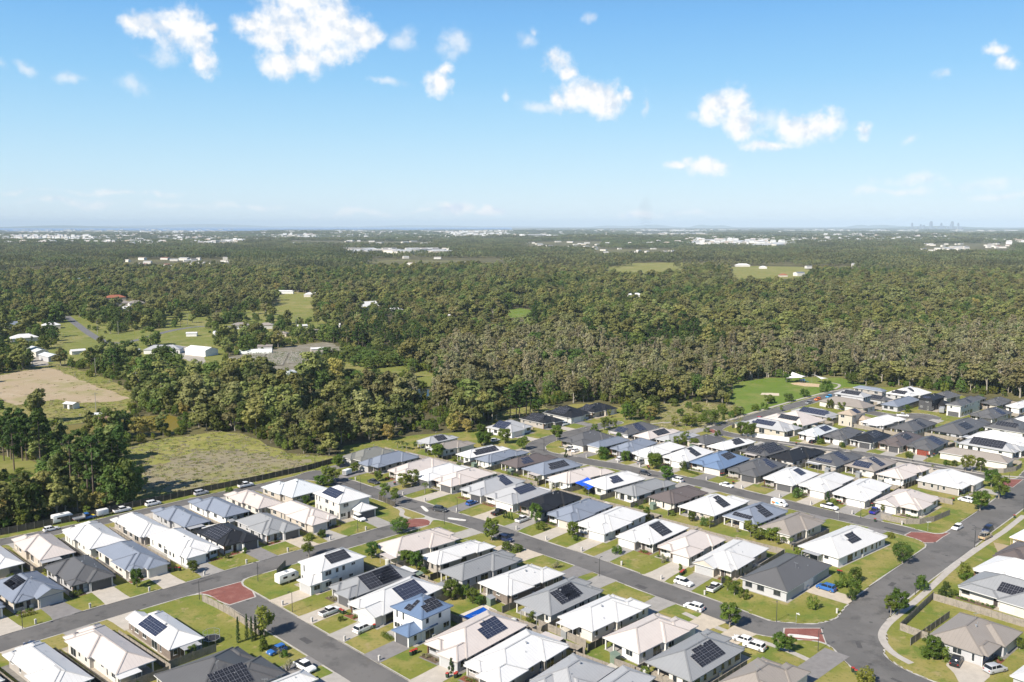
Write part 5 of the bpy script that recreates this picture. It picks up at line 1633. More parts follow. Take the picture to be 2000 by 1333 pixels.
def fence_run(pts, label, style='paling', check=True, whole=False):
    p = [Vector((q[0], q[1], 0)) for q in pts]
    bays = []
    for a, b in zip(p[:-1], p[1:]):
        L = (b - a).length
        k = max(1, round(L / 2.4))
        for i in range(k):
            q = a.lerp(b, i / k)
            mid = a.lerp(b, (i + .5) / k)
            if check and (in_house(mid.x, mid.y, -.25) or road_d(mid.x, mid.y) < .6 or in_house(q.x, q.y, -.25)):
                continue
            bays.append((q, math.atan2(b.y - a.y, b.x - a.x), L / k / 2.4))
    if not bays:
        return
    root = empty('fence', (bays[0][0].x, bays[0][0].y, .10))
    tag(root, label, 'fence', 'fences')
    if whole:
        m = MB()
        for q, a, s in bays:
            c, t = math.cos(a), math.sin(a)
            e_ = Vector((q.x + c * 2.4 * s, q.y + t * 2.4 * s, 0))
            m.bar((q.x, q.y, .95), (e_.x, e_.y, .95), .03, 1.7)
        o = obj('fence_panel', m.mesh('fence_panels', [PALING if style == 'paling' else DARKPAL]), root)
        o.location = (-bays[0][0].x, -bays[0][0].y, 0)
        return root
    for q, a, s in bays:
        obj('fence_panel', BAY[style], root, (q.x - bays[0][0].x, q.y - bays[0][0].y, 0), a, (s, 1, 1))
    return root


fence_run(BOUNDARY_FENCE, 'long shaded timber boundary fence between the weedy meadow and the estate', 'dark', check=False)
FTXT = dict(f1='dark fence beside the street trees at the head of the curved street', cornerA='weathered paling fence curving round the lawn with the cypress row',
            cornerR='weathered paling fence round the corner lawn beside the wide road', cornerR2='long paling fence between the taupe corner house and the solar house',
            curved='curved grey paling fence at the corner of the middle street', curved2='curved grey paling fence at the end of the upper street',
            c3a='pale paling fence running diagonally behind the lower street gardens', c3b='pale paling fence at the bottom edge behind the lower street', c2a='short cream fence beside the caravan', whitewall='white rendered fence along the upper street below the long solar roof')
for k, p in FENCES.items():
    fence_run(p, FTXT[k], 'white' if k == 'whitewall' else ('stained' if k == 'f1' else 'paling'), check=False)
byrow = {}
for d in HOUSES:
    byrow.setdefault(d[0], []).append(d)
for row, hs in byrow.items():
    for i, d in enumerate(hs):
        _, hid, colr, st, fr, ox, oy, ang, U, V, _s = d
        ca, sa = math.cos(ang), math.sin(ang)

        def loc(x, y):
            return (ox + ca * x - sa * y, oy + sa * x + ca * y)
        far = math.hypot(ox, oy) > 335
        nm = '%s house %s' % (ORD[i], ROWTXT[row])
        acr = fr in 'ac'
        D = U if acr else V
        Wd = V if acr else U
        if i + 1 < len(hs):
            nd = hs[i + 1]
            dx, dy = nd[5] - ox, nd[6] - oy
            a, b = ca * dx + sa * dy, -sa * dx + ca * dy
            gap = (-b - nd[9]) if acr else (a - U)
            gap = max(gap, .9) if -.6 < gap < 7 else gap
            if .3 < gap < 7:
                g2 = gap / 2
                if acr:
                    t0, t1 = (4.5, U + ({'N': 4.4, 'R': 4.2}.get(row, 2.4))) if fr == 'a' else (-3.6, U - 4.5)
                    q = [loc(t0, -g2), loc(t1, -g2)]
                else:
                    t0, t1 = (4.5, V + 2.2) if fr == 'b' else (-2.2, V - 4.5)
                    q = [loc(U + g2, t0), loc(U + g2, t1)]
                fence_run(q, 'side fence right of the ' + nm, 'paling' if (i * 7 + len(row)) % 4 else 'stained', whole=far)
        if row in 'UNRSYZXTPQ' or row in 'ED':
            off = {'N': 4.4, 'R': 4.2, 'S': 2.6, 'U': 2.5}.get(row, 2.6)
            q = {'a': [loc(U + off, -1.6), loc(U + off, V + 1.6)], 'c': [loc(-off, -1.2), loc(-off, V + 1.2)],
                 'b': [loc(-1.2, V + off), loc(U + 1.2, V + off)], 'd': [loc(-1.2, -off), loc(U + 1.2, -off)]}[fr]
            if row not in 'PQ':
                fence_run(q, 'back fence behind the ' + nm, 'paling', whole=far)

# ------------------------------------------------------------------ vegetation


def leaf_material(name, c1, c2, hue=.05, val=.35, trans=.4):
    m = bpy.data.materials.new(name)
    m.use_nodes = True
    nt = m.node_tree
    b = nt.nodes['Principled BSDF']
    b.inputs['Roughness'].default_value = .6
    b.inputs['Specular IOR Level'].default_value = .2
    g = nt.nodes.new('ShaderNodeNewGeometry')
    oi = nt.nodes.new('ShaderNodeObjectInfo')
    mx = nt.nodes.new('ShaderNodeMixRGB')
    nt.links.new(g.outputs['Random Per Island'], mx.inputs[0])
    mx.inputs[1].default_value = (*c1, 1)
    mx.inputs[2].default_value = (*c2, 1)
    hs = nt.nodes.new('ShaderNodeHueSaturation')
    nt.links.new(mx.outputs[0], hs.inputs['Color'])
    a = nt.nodes.new('ShaderNodeMath')
    a.operation = 'MULTIPLY_ADD'
    nt.links.new(oi.outputs['Random'], a.inputs[0])
    a.inputs[1].default_value = hue
    a.inputs[2].default_value = .512 - hue / 2
    nt.links.new(a.outputs[0], hs.inputs['Hue'])
    w = nt.nodes.new('ShaderNodeTexWhiteNoise')
    w.noise_dimensions = '1D'
    nt.links.new(oi.outputs['Random'], w.inputs['W'])
    v = nt.nodes.new('ShaderNodeMath')
    v.operation = 'MULTIPLY_ADD'
    nt.links.new(w.outputs['Value'], v.inputs[0])
    v.inputs[1].default_value = val * 2
    v.inputs[2].default_value = 1 - val
    nt.links.new(v.outputs[0], hs.inputs['Value'])
    nt.links.new(hs.outputs[0], b.inputs['Base Color'])
    tr = nt.nodes.new('ShaderNodeBsdfTranslucent')
    nt.links.new(hs.outputs[0], tr.inputs['Color'])
    ms = nt.nodes.new('ShaderNodeMixShader')
    ms.inputs[0].default_value = trans
    nt.links.new(b.outputs[0], ms.inputs[1])
    nt.links.new(tr.outputs[0], ms.inputs[2])
    nt.links.new(ms.outputs[0], nt.nodes['Material Output'].inputs['Surface'])
    return m


LEAF = dict(
    gum=leaf_material('gum leaves', (.178, .192, .050), (.285, .278, .098), .06, .36),
    grey=leaf_material('grey gum leaves', (.195, .192, .070), (.300, .280, .124), .05, .34),
    paper=leaf_material('paperbark leaves', (.235, .215, .112), (.330, .300, .175), .06, .28),
    dense=leaf_material('broad leaves', (.090, .132, .028), (.168, .206, .048), .05, .38),
    pine=leaf_material('pine needles', (.052, .092, .020), (.100, .148, .034), .03, .22),
    round=leaf_material('street tree leaves', (.070, .116, .018), (.150, .198, .032), .05, .25),
    loose=leaf_material('light green leaves', (.135, .172, .028), (.240, .255, .046), .06, .25),
    wattle=leaf_material('yellow wattle bloom', (.26, .215, .065), (.44, .345, .115), .04, .25),
    cypress=leaf_material('cypress foliage', (.035, .065, .018), (.07, .11, .03), .02, .15),
    palm=leaf_material('palm fronds', (.075, .105, .03), (.155, .175, .05), .05, .2),
    yucca=leaf_material('pale spiky leaves', (.22, .215, .11), (.36, .33, .19), .03, .15))
BARK = dict(paper=material('paper bark', (.50, .455, .39), .9, .25, 2.0), pale=material('pale gum bark', (.30, .27, .225), .9, .3, 2.0), brown=material('brown bark', (.14, .11, .085), .9, .25, 2.0), grey=material('grey bark', (.27, .24, .20), .9, .25, 2.0))


def leaf_quads(C, R, n, size, r, squash=1.0, shell=.55, updir=.35):
    C = np.array(C)
    R = np.array(R)
    k = len(C)
    idx = np.repeat(np.arange(k), n)
    N = len(idx)
    d = r.normal(size=(N, 3))
    d /= np.linalg.norm(d, axis=1)[:, None]
    rad_ = R[idx] * (shell + (1 - shell) * r.random(N))
    p = C[idx] + d * rad_[:, None] * np.array([1, 1, squash])
    nm = d * .9 + r.normal(size=(N, 3)) * .34 + np.array([0, 0, updir + .2])
    nm /= np.linalg.norm(nm, axis=1)[:, None]
    t = np.cross(nm, r.normal(size=(N, 3)))
    t /= np.linalg.norm(t, axis=1)[:, None] + 1e-9
    b = np.cross(nm, t)
    s = size * (.6 + .8 * r.random(N))[:, None]
    s2 = s * (.55 + .4 * r.random(N))[:, None]
    v = np.stack([p - t * s - b * s2 * .3, p + b * s2 * -.9 + t * s * .1, p + t * s + b * s2 * .2, p + b * s2], axis=1).reshape(-1, 3)
    f = np.arange(4 * N).reshape(-1, 4)
    return v, f


def np_mesh(name, v, f, mats):
    me = bpy.data.meshes.new(name)
    n, k = len(v), len(f)
    me.vertices.add(n)
    me.vertices.foreach_set('co', np.asarray(v, np.float32).ravel())
    me.loops.add(k * 4)
    me.loops.foreach_set('vertex_index', np.asarray(f, np.int32).ravel())
    me.polygons.add(k)
    me.polygons.foreach_set('loop_start', np.arange(0, 4 * k, 4, dtype=np.int32))
    for m in mats:
        me.materials.append(m)
    me.update(calc_edges=True)
    return me


def limbs(m, ctr, base_h, r, n_l, r0, top):
    """trunk and limbs reaching into the clumps"""
    lean = Vector((r.uniform(-.06, .06), r.uniform(-.06, .06), 1))
    pts = [lean * (base_h * t) + Vector((r.uniform(-.1, .1), r.uniform(-.1, .1), 0)) * t for t in (0, .35, .7, 1)]
    pts[0] = Vector((0, 0, -.3))
    m.tube(pts, [r0 * 1.15, r0 * .9, r0 * .75, r0 * .6], 6, 0, False)
    pick = r.sample(range(len(ctr)), min(n_l, len(ctr)))
    for i in pick:
        c = Vector(ctr[i])
        a = pts[-1] if r.random() < .6 else pts[2]
        if c.z < a.z:
            a = pts[1]
        mid = a.lerp(c, .5) + Vector((r.uniform(-.4, .4), r.uniform(-.4, .4), r.uniform(.1, .6)))
        m.tube([a, mid, c], [r0 * .5, r0 * .32, r0 * .12], 5, 0, False)


TREE_DEF = {}   # kind -> list of (crown mesh, trunk mesh, h0, r0)


def make_tree(kind, seed):
    r = random.Random('%s%d' % (kind, seed))
    q = np.random.default_rng(seed * 31 + len(kind))
    m = MB()
    C, R = [], []
    bark, leaf = BARK['brown'], LEAF.get(kind, LEAF['gum'])
    if kind in ('gum', 'grey'):
        h, rr = 14.0, 4.6
        lobes_ = [(r.uniform(0, 6.28), r.uniform(.25, .62) * rr, r.uniform(.36, .78)) for _ in range(5)] + [(0, 0, .84)]
        for i in range(54):
            la, lr, lz = r.choice(lobes_)
            dv = Vector((r.gauss(0, 1), r.gauss(0, 1), r.gauss(0, 1))).normalized() * rr * r.uniform(.28, .50)
            x_, y_, z = lr * math.cos(la) + dv.x, lr * math.sin(la) + dv.y, h * lz + dv.z * .85
            z = min(max(z, h * .13), h * .95)
            C.append((x_, y_, z))
            R.append(r.uniform(.75, 1.45))
        bark = BARK['pale']
        limbs(m, C, h * .45, r, 9, .26, h)
        v, f = leaf_quads(C, R, 48, .44, q, .78, .45)
    elif kind == 'paper':
        h, rr = 13.0, 3.0
        for i in range(36):
            a, u = r.uniform(0, 6.28), r.random()
            z = h * (.30 + .66 * u)
            w = rr * .85 * math.sqrt(max(.08, 1 - ((z / h - .62) / .45) ** 2)) * r.uniform(.2, 1)
            C.append((w * math.cos(a), w * math.sin(a), z))
            R.append(r.uniform(.6, 1.25))
        bark = BARK['paper']
        limbs(m, C, h * .5, r, 12, .24, h)
        v, f = leaf_quads(C, R, 36, .32, q, .8, .4)
    elif kind == 'dense':
        h, rr = 12.0, 5.0
        for i in range(44):
            a, u = r.uniform(0, 6.28), r.random()
            z = h * (.14 + .8 * u)
            w = rr * .85 * math.sqrt(max(.05, 1 - ((z / h - .45) / .56) ** 2)) * r.uniform(.55, 1)
            C.append((w * math.cos(a), w * math.sin(a), z))
            R.append(r.uniform(1.0, 1.7))
        limbs(m, C, h * .4, r, 5, .28, h)
        v, f = leaf_quads(C, R, 46, .40, q, .85, .7)
    elif kind == 'pine':
        h, rr = 18.0, 4.5
        for i in range(34):
            u = r.random() ** .85
            z = h * (.38 + .60 * u)
            w = rr * (1.02 - .75 * u ** 1.6) * r.uniform(.25, .95)
            a = r.uniform(0, 6.28)
            C.append((w * math.cos(a), w * math.sin(a), z))
            R.append(r.uniform(.9, 1.5) * (1.05 - .3 * u))
        pts = [(0, 0, -.3), (.1, 0, h * .4), (0, .1, h * .75), (0, 0, h * .95)]
        m.tube(pts, [.28, .22, .14, .05], 6, 0, False)
        for i in r.sample(range(34), 12):
            c = C[i]
            m.tube([(0, 0, c[2] - .5), c], [.08, .03], 4, 0, False)
        v, f = leaf_quads(C, R, 52, .36, q, .6, .35)
    elif kind in ('round', 'broad', 'loose', 'wattle'):
        h, rr = {'round': (6.0, 2.4), 'broad': (7.5, 4.0), 'loose': (6.0, 2.4), 'wattle': (8.0, 3.2)}[kind]
        nC = {'round': 34, 'broad': 44, 'loose': 24, 'wattle': 30}[kind]
        lo = {'round': .26, 'broad': .25, 'loose': .30, 'wattle': .2}[kind]
        for i in range(nC):
            a, u = r.uniform(0, 6.28), r.random()
            z = h * (lo + (.95 - lo) * u)
            mid = (lo + 1) / 2
            w = rr * .8 * math.sqrt(max(.04, 1 - ((z / h - mid) / (1.06 - mid)) ** 2)) * r.uniform(.4 if kind == 'loose' else .55, 1)
            C.append((w * math.cos(a), w * math.sin(a), z))
            R.append(rr * r.uniform(.24, .40))
        bark = BARK['grey']
        limbs(m, C, h * .36, r, 6, .09 + .012 * h, h)
        leaf = LEAF['round' if kind in ('round', 'broad') else kind]
        v, f = leaf_quads(C, R, 64 if kind != 'loose' else 50, .20 if kind != 'wattle' else .26, q, .85, .45)
    elif kind == 'ball':
        h, rr = 2.4, 1.6
        for i in range(26):
            a, u = r.uniform(0, 6.28), r.random()
            z = h * (.12 + .74 * u)
            w = rr * .75 * math.sqrt(max(.05, 1 - ((z / h - .42) / .62) ** 2)) * r.uniform(.55, 1)
            C.append((w * math.cos(a), w * math.sin(a), z))
            R.append(rr * r.uniform(.22, .36))
        m.tube([(0, 0, -.2), (0, 0, h * .4)], [.09, .05], 5, 0, False)
        leaf = LEAF['round'] if seed % 2 else LEAF['loose' if seed == 2 else 'dense']
        v, f = leaf_quads(C, R, 40, .13, q, .85, .55)
    elif kind == 'cypress':
        h, rr = 6.0, .5
        for i in range(22):
            u = i / 21
            z = h * (.06 + .9 * u)
            a = r.uniform(0, 6.28)
            w = rr * .3 * (1 - u)
            C.append((w * math.cos(a), w * math.sin(a), z))
            R.append(rr * (1.0 - .75 * u ** 2))
        m.tube([(0, 0, -.2), (0, 0, h * .8)], [.07, .03], 5, 0, False)
        v, f = leaf_quads(C, R, 34, .11, q, 1.3, .6)
    elif kind == 'cone':
        h, rr = 3.4, 1.2
        for i in range(30):
            u = r.random()
            z = h * (.05 + .88 * u)
            a = r.uniform(0, 6.28)
            w = rr * .72 * (1 - u) * r.uniform(.5, 1)
            C.append((w * math.cos(a), w * math.sin(a), z))
            R.append(rr * (.36 - .18 * u))
        leaf = LEAF['cypress'] if seed % 2 == 0 else LEAF['round']
        m.tube([(0, 0, -.2), (0, 0, h * .6)], [.07, .03], 5, 0, False)
        v, f = leaf_quads(C, R, 36, .12, q, 1.0, .5)
    else:   # palm, yucca: arching fronds
        h, rr = (8.0, 2.4) if kind == 'palm' else (2.6, 1.4)
        heads = [(0, 0, h * .72)] if kind == 'palm' else [(r.uniform(-.7, .7), r.uniform(-.7, .7), h * r.uniform(.3, .75)) for _ in range(6)]
        vv_, ff_ = [], []
        for hx, hy, hz_ in heads:
            if kind == 'palm':
                m.tube([(0, 0, -.2), (.05, .05, h * .35), (0, 0, h * .72)], [.2, .13, .11], 6, 0, False)
            else:
                m.tube([(hx * .3, hy * .3, -.1), (hx, hy, hz_)], [.09, .06], 5, 0, False)
            nf = 20 if kind == 'palm' else 22
            Lf = rr if kind == 'palm' else .85
            for k in range(nf):
                a = r.uniform(0, 6.28)
                up = r.uniform(.1, .95)
                dx, dy = math.cos(a), math.sin(a)
                prev = Vector((hx, hy, hz_))
                sd = Vector((-dy, dx, 0))
                for s in range(4):
                    t = (s + 1) / 4
                    cur = Vector((hx + dx * Lf * t * (1 - up * .4), hy + dy * Lf * t * (1 - up * .4), hz_ + Lf * (up * t - .95 * t * t * (1 if kind == 'palm' else .35))))
                    w0 = Lf * (.13 if kind == 'palm' else .045) * (1 - abs(s / 4 - .3))
                    w1 = Lf * (.13 if kind == 'palm' else .045) * max(.12, (1 - abs(t - .3)) - .25 * (s == 3))
                    n0 = len(vv_)
                    vv_ += [prev - sd * w0, prev + sd * w0, cur + sd * w1, cur - sd * w1]
                    ff_.append((n0, n0 + 1, n0 + 2, n0 + 3))
                    prev = cur
        v, f = np.array([tuple(x) for x in vv_]), np.array(ff_)
        bark = BARK['grey']
    crown = np_mesh('crown', v, f, [leaf])
    trunk = m.mesh('trunk', [bark], True)
    return crown, trunk, h, rr


NVAR = dict(gum=4, grey=3, paper=4, dense=3, pine=3, round=3, broad=2, loose=3, wattle=2, ball=4, cypress=2, cone=2, palm=2, yucca=2)
for k, n in NVAR.items():
    TREE_DEF[k] = [make_tree(k, i) for i in range(n)]


def plant(kind, x, y, h, rr, seed, label, cat, group, name):
    r = random.Random(seed)
    crown, trunk, h0, r0 = r.choice(TREE_DEF[kind])
    root = empty(name, (x, y, 0.05), r.uniform(0, 6.28))
    root.scale = (rr / r0, rr / r0, h / h0)
    obj('crown', crown, root)
    obj('trunk', trunk, root)
    return tag(root, label, cat, group)


KNAME = dict(round=('garden_tree', 'rounded green tree', 'tree'), broad=('shade_tree', 'broad spreading green tree', 'tree'), loose=('garden_tree', 'airy light green tree', 'tree'), cypress=('cypress_tree', 'slim dark cypress', 'tree'),
             cone=('conifer_shrub', 'small cone shaped conifer', 'shrub'), ball=('garden_shrub', 'clipped leafy shrub', 'shrub'), yucca=('yucca_plant', 'pale spiky garden plant', 'plant'), palm=('garden_palm', 'small feathery palm', 'palm'), wattle=('wattle_tree', 'golden flowering wattle', 'tree'))
lab = []
for i, (x, y, k, h, rr) in enumerate(GARDEN_TREES):
    size = 'tall ' if h >= 6.5 else ('low ' if h < 2 else '')
    lab.append(size + KNAME[k][1] + ' by ' + near_house(x, y))
cnt = {}
for l in lab:
    cnt[l] = cnt.get(l, 0) + 1
seen = {}
POSW = {2: ['left one', 'right one'], 3: ['left one', 'middle one', 'right one'], 4: ['leftmost', 'second from left', 'third from left', 'rightmost'], 5: ['leftmost', 'second from left', 'middle one', 'second from right', 'rightmost']}
order = sorted(range(len(lab)), key=lambda i: GARDEN_TREES[i][0] / GARDEN_TREES[i][1])
final = list(lab)
for i in order:
    l = lab[i]
    if cnt[l] in POSW:
        j = seen.get(l, 0)
        seen[l] = j + 1
        final[i] = l.replace('house ', 'house ', 1) + ', ' + POSW[cnt[l]][j]
for i, (x, y, k, h, rr) in enumerate(GARDEN_TREES):
    if in_house(x, y, -.3):
        # slide out of the wall toward the camera
        for s in range(1, 20):
            if not in_house(x * (1 - s * .003), y * (1 - s * .003), 0):
                x, y = x * (1 - s * .003), y * (1 - s * .003)
                break
    plant(k, x, y, h * .95, rr * .98, i, final[i], KNAME[k][2], 'garden and street trees', KNAME[k][0])

for bed, x0, x1, y0, y1, sd in BEDS:
    q = np.random.default_rng(int(sd * 1e6))
    n = max(3, int((x1 - x0) * (y1 - y0) * 1.6))
    C = [(q.uniform(x0 + .3, x1 - .3), q.uniform(y0 + .3, y1 - .3), q.uniform(.2, .5)) for _ in range(n)]
    v, f = leaf_quads(C, q.uniform(.2, .5, n), 34, .10, q, .9, .5)
    o = obj('plants', np_mesh('plants', v, f, [LEAF[('round', 'loose', 'dense', 'yucca')[int(sd * 4)]]]), bed)
    o['kind'] = 'stuff'
# ---- woodland -------------------------------------------------------
def where(x, y):
    return 'in the left foreground clump' if x < -70 and y < 330 else ('behind the black roofs' if x > -25 else ('by the olive pond' if y < 420 else 'near the homestead'))


WL = dict(gum=('gum_tree', 'grey green gum tree standing at the edge of the wood'), pine=('pine_tree', 'tall dark green pine with a bare trunk'), dense=('broadleaf_tree', 'dense dark green tree at the edge of the wood'), wattle=('wattle_tree', 'golden flowering wattle at the edge of the wood'),
          grey=('gum_tree', 'dull olive gum tree near the front of the wood'), paper=('paperbark_tree', 'thin pale trunked paperbark near the front of the wood'))
for i, (x, y, k, h, rr) in enumerate(WOOD_TREES):
    kk = k
    plant(kk, x, y, h, rr, 500 + i, {'gum': 'grey green gum tree', 'pine': 'tall dark green pine', 'dense': 'dense dark green tree', 'wattle': 'golden flowering wattle'}[k] + ' standing ' + where(x, y), 'tree', 'large %ss by the estate' % WL[k][0].replace('_', ' '), WL[k][0])


def proto_collection(name, kinds):
    c = bpy.data.collections.new(name)
    index = {}
    i = 0
    for k in kinds:
        for crown, trunk, h0, r0 in TREE_DEF[k]:
            # one mesh per prototype: trunk and crown joined
            nv = len(trunk.vertices)
            tv = np.empty(nv * 3, np.float32)
            trunk.vertices.foreach_get('co', tv)
            cv = np.empty(len(crown.vertices) * 3, np.float32)
            crown.vertices.foreach_get('co', cv)
            cf = np.empty(len(crown.polygons) * 4, np.int32)
            crown.loops.foreach_get('vertex_index', cf)
            v = np.concatenate([cv.reshape(-1, 3), tv.reshape(-1, 3)])
            faces = [tuple(q) for q in cf.reshape(-1, 4)] + [tuple(len(crown.vertices) + a for a in p.vertices) for p in trunk.polygons]
            me = mesh('woodland_tree', v.tolist(), faces, [crown.materials[0], trunk.materials[0]], [0] * len(crown.polygons) + [1] * len(trunk.polygons))
            o = bpy.data.objects.new('prototype_%03d' % i, me)
            c.objects.link(o)
            index.setdefault(k, []).append((i, h0, r0))
            i += 1
    return c, index


def scatter(name, coll, pts, scl, rot, idx, label, cat):
    me = bpy.data.meshes.new(name)
    n = len(pts)
    me.vertices.add(n)
    me.vertices.foreach_set('co', np.asarray(pts, np.float32).ravel())
    a = me.attributes.new('scl', 'FLOAT_VECTOR', 'POINT')
    a.data.foreach_set('vector', np.asarray(scl, np.float32).ravel())
    a = me.attributes.new('rot', 'FLOAT_VECTOR', 'POINT')
    rr = np.zeros((n, 3), np.float32)
    rr[:, 2] = rot
    a.data.foreach_set('vector', rr.ravel())
    a = me.attributes.new('idx', 'INT', 'POINT')
    a.data.foreach_set('value', np.asarray(idx, np.int32))
    o = obj(name, me)
    ng = bpy.data.node_groups.new(name, 'GeometryNodeTree')
    ng.interface.new_socket('Geometry', in_out='INPUT', socket_type='NodeSocketGeometry')
    ng.interface.new_socket('Geometry', in_out='OUTPUT', socket_type='NodeSocketGeometry')
    N, L = ng.nodes, ng.links
    gi, go = N.new('NodeGroupInput'), N.new('NodeGroupOutput')
    ci = N.new('GeometryNodeCollectionInfo')
    ci.inputs['Collection'].default_value = coll
    ci.inputs['Separate Children'].default_value = True
    ci.inputs['Reset Children'].default_value = True
    ip = N.new('GeometryNodeInstanceOnPoints')
    ip.inputs['Pick Instance'].default_value = True

    def att(nm, t):
        q = N.new('GeometryNodeInputNamedAttribute')
        q.data_type = t
        q.inputs['Name'].default_value = nm
        return q.outputs['Attribute']
    L.new(gi.outputs[0], ip.inputs['Points'])
    L.new(ci.outputs[0], ip.inputs['Instance'])
    L.new(att('idx', 'INT'), ip.inputs['Instance Index'])
    L.new(att('scl', 'FLOAT_VECTOR'), ip.inputs['Scale'])
    L.new(att('rot', 'FLOAT_VECTOR'), ip.inputs['Rotation'])
    L.new(ip.outputs[0], go.inputs[0])
    md = o.modifiers.new('scatter', 'NODES')
    md.node_group = ng
    tag(o, label, cat, kind='stuff')
    return o


FCOL, FIDX = proto_collection('woodland prototypes', ['gum', 'grey', 'paper', 'dense', 'pine', 'wattle'])
SP = 7.0
xs, ys = np.meshgrid(np.arange(-1150, 1150, SP), np.arange(180, 1800, SP))
xs = xs.ravel() + nrng.uniform(-SP * .46, SP * .46, xs.size)
ys = ys.ravel() + nrng.uniform(-SP * .46, SP * .46, ys.size)
# paperbarks crowd closer on the wet ground
ex, ey = nrng.uniform(-60, 420, 16000), nrng.uniform(380, 760, 16000)
ek = inside(ex, ey, GUMZONES['paper'])
xs, ys = np.concatenate([xs, ex[ek][:3200]]), np.concatenate([ys, ey[ek][:3200]])
keep = (np.abs(xs) < ys * .66 + 25) & (np.hypot(xs, ys) < 1800)
xs, ys = xs[keep], ys[keep]
bad = inside(xs, ys, EP) | (seg_dist(xs, ys, EP + [EP[0]]) < 3.0)
openc = inside(xs, ys, FIELDS['open_country'])
bad |= openc & (nrng.random(xs.size) < .62 + .3 * np.sin(xs / 37) * np.sin(ys / 29))
for k, p in FIELDS.items():
    if k != 'open_country':
        bad |= inside(xs, ys, p)
for k, p in PONDS.items():
    bad |= inside(xs, ys, p) | (seg_dist(xs, ys, p + [p[0]]) < 3)
bad |= seg_dist(xs, ys, COUNTRYROAD) < 9
# open ground keeps an open sunny margin on its near side (paths, mown edges)
for sc_ in (.045, .09, .13):
    for k, p in list(FIELDS.items()) + list(PONDS.items()):
        if k in ('bare_lot', 'open_country', 'homestead'):
            continue
        bad |= inside(xs * (1 + sc_), ys * (1 + sc_), p)
for x, y, c, l, w, a in WOOD_HOUSES:
    dd = math.hypot(x, y)
    t = (xs * x + ys * y) / dd
    s = (xs * y - ys * x) / dd
    bad |= (np.abs(s) < l * .75 + 2) & (t > dd - 14 - dd * .035) & (t < dd + w)
for x, y, k, h, rr in WOOD_TREES:
    bad |= np.hypot(xs - x, ys - y) < rr * .9
# the wide clear verge at the right behind the last houses stays open, the near left corner is open grass
bad |= (ys < 262) & (xs < -100) & (seg_dist(xs, ys, [tuple(q) for q in BOUNDARY_FENCE]) > 26)
# thinner stands here and there
thin = np.sin(xs / 47 + 2) * np.sin(ys / 61 + 1) + .5 * np.sin(xs / 19 + ys / 23)
bad |= (thin > .95) & (nrng.random(xs.size) < .8)
bad |= nrng.random(xs.size) < .10
xs, ys, openc = xs[~bad], ys[~bad], openc[~bad]
o_ = np.argsort(np.hypot(xs, ys))
xs, ys, openc = xs[o_], ys[o_], openc[o_]
paper = inside(xs, ys, GUMZONES['paper'])
pz = inside(xs, ys, GUMZONES['pines']) | inside(xs, ys, GUMZONES['pines2']) | inside(xs, ys, GUMZONES['pines3'])
zone = np.sin(xs / 130 + .7) * np.cos(ys / 170) + .6 * np.sin(xs / 57 - ys / 71)
u = nrng.random(xs.size)
kinds = np.empty(xs.size, dtype=object)
for i in range(xs.size):
    if pz[i] and u[i] < .5:
        k = 'pine'
    elif openc[i] and u[i] < .7:
        k = 'dense' if u[i] < .45 else 'gum'
    elif paper[i]:
        k = 'paper' if u[i] < .66 else ('grey' if u[i] < .88 else 'dense')
    else:
        g_ = zone[i] + (.35 if xs[i] < -60 else 0)
        if g_ > .55:
            k = 'dense' if u[i] < .5 else ('gum' if u[i] < .88 else 'pine')
        elif g_ > -.3:
            k = 'gum' if u[i] < .55 else ('grey' if u[i] < .78 else ('dense' if u[i] < .96 else 'wattle'))
        else:
            k = 'grey' if u[i] < .5 else ('gum' if u[i] < .86 else 'dense')
    kinds[i] = k
hs_ = nrng.choice([.42, .58, .75, .92, 1.08, 1.25, 1.48], xs.size, p=[.12, .2, .22, .19, .13, .09, .05]) * nrng.uniform(.92, 1.08, xs.size) * (1 + .16 * np.sin(xs / 83) * np.sin(ys / 97))
ws_ = hs_ * nrng.uniform(.85, 1.2, xs.size)
ws_ = ws_ * np.where(np.hypot(xs, ys) > 520, 1.06, 1.0)
base = dict(gum=(12.3, 4.7), grey=(11.8, 4.5), paper=(12.6, 2.35), dense=(9.8, 4.5), pine=(12.0, 3.2), wattle=(8, 3.2))
NIND = 300
for i in range(NIND):
    k = kinds[i]
    plant(k, xs[i], ys[i], base[k][0] * hs_[i], base[k][1] * ws_[i], 900 + i, WL[k][1].replace('at the edge of', 'inside the front of').replace('with a bare trunk', 'inside the front of the wood').replace('near the front', 'within the front'), 'tree', 'woodland %ss' % WL[k][0].replace('_', ' '), WL[k][0])
P_, S_, R_, I_ = [], [], [], []
for i in range(NIND, xs.size):
    k = kinds[i]
    j, h0, r0 = FIDX[k][int(u[i] * 7919) % len(FIDX[k])]
    P_.append((xs[i], ys[i], 0))
    sw = base[k][1] / r0 * ws_[i]
    S_.append((sw, sw, base[k][0] / h0 * hs_[i]))
    R_.append(float(u[i] * 37 % 6.28))
    I_.append(j)
scatter('woodland', FCOL, P_, S_, R_, I_, 'dense olive green eucalypt woodland filling the middle distance', 'woodland')
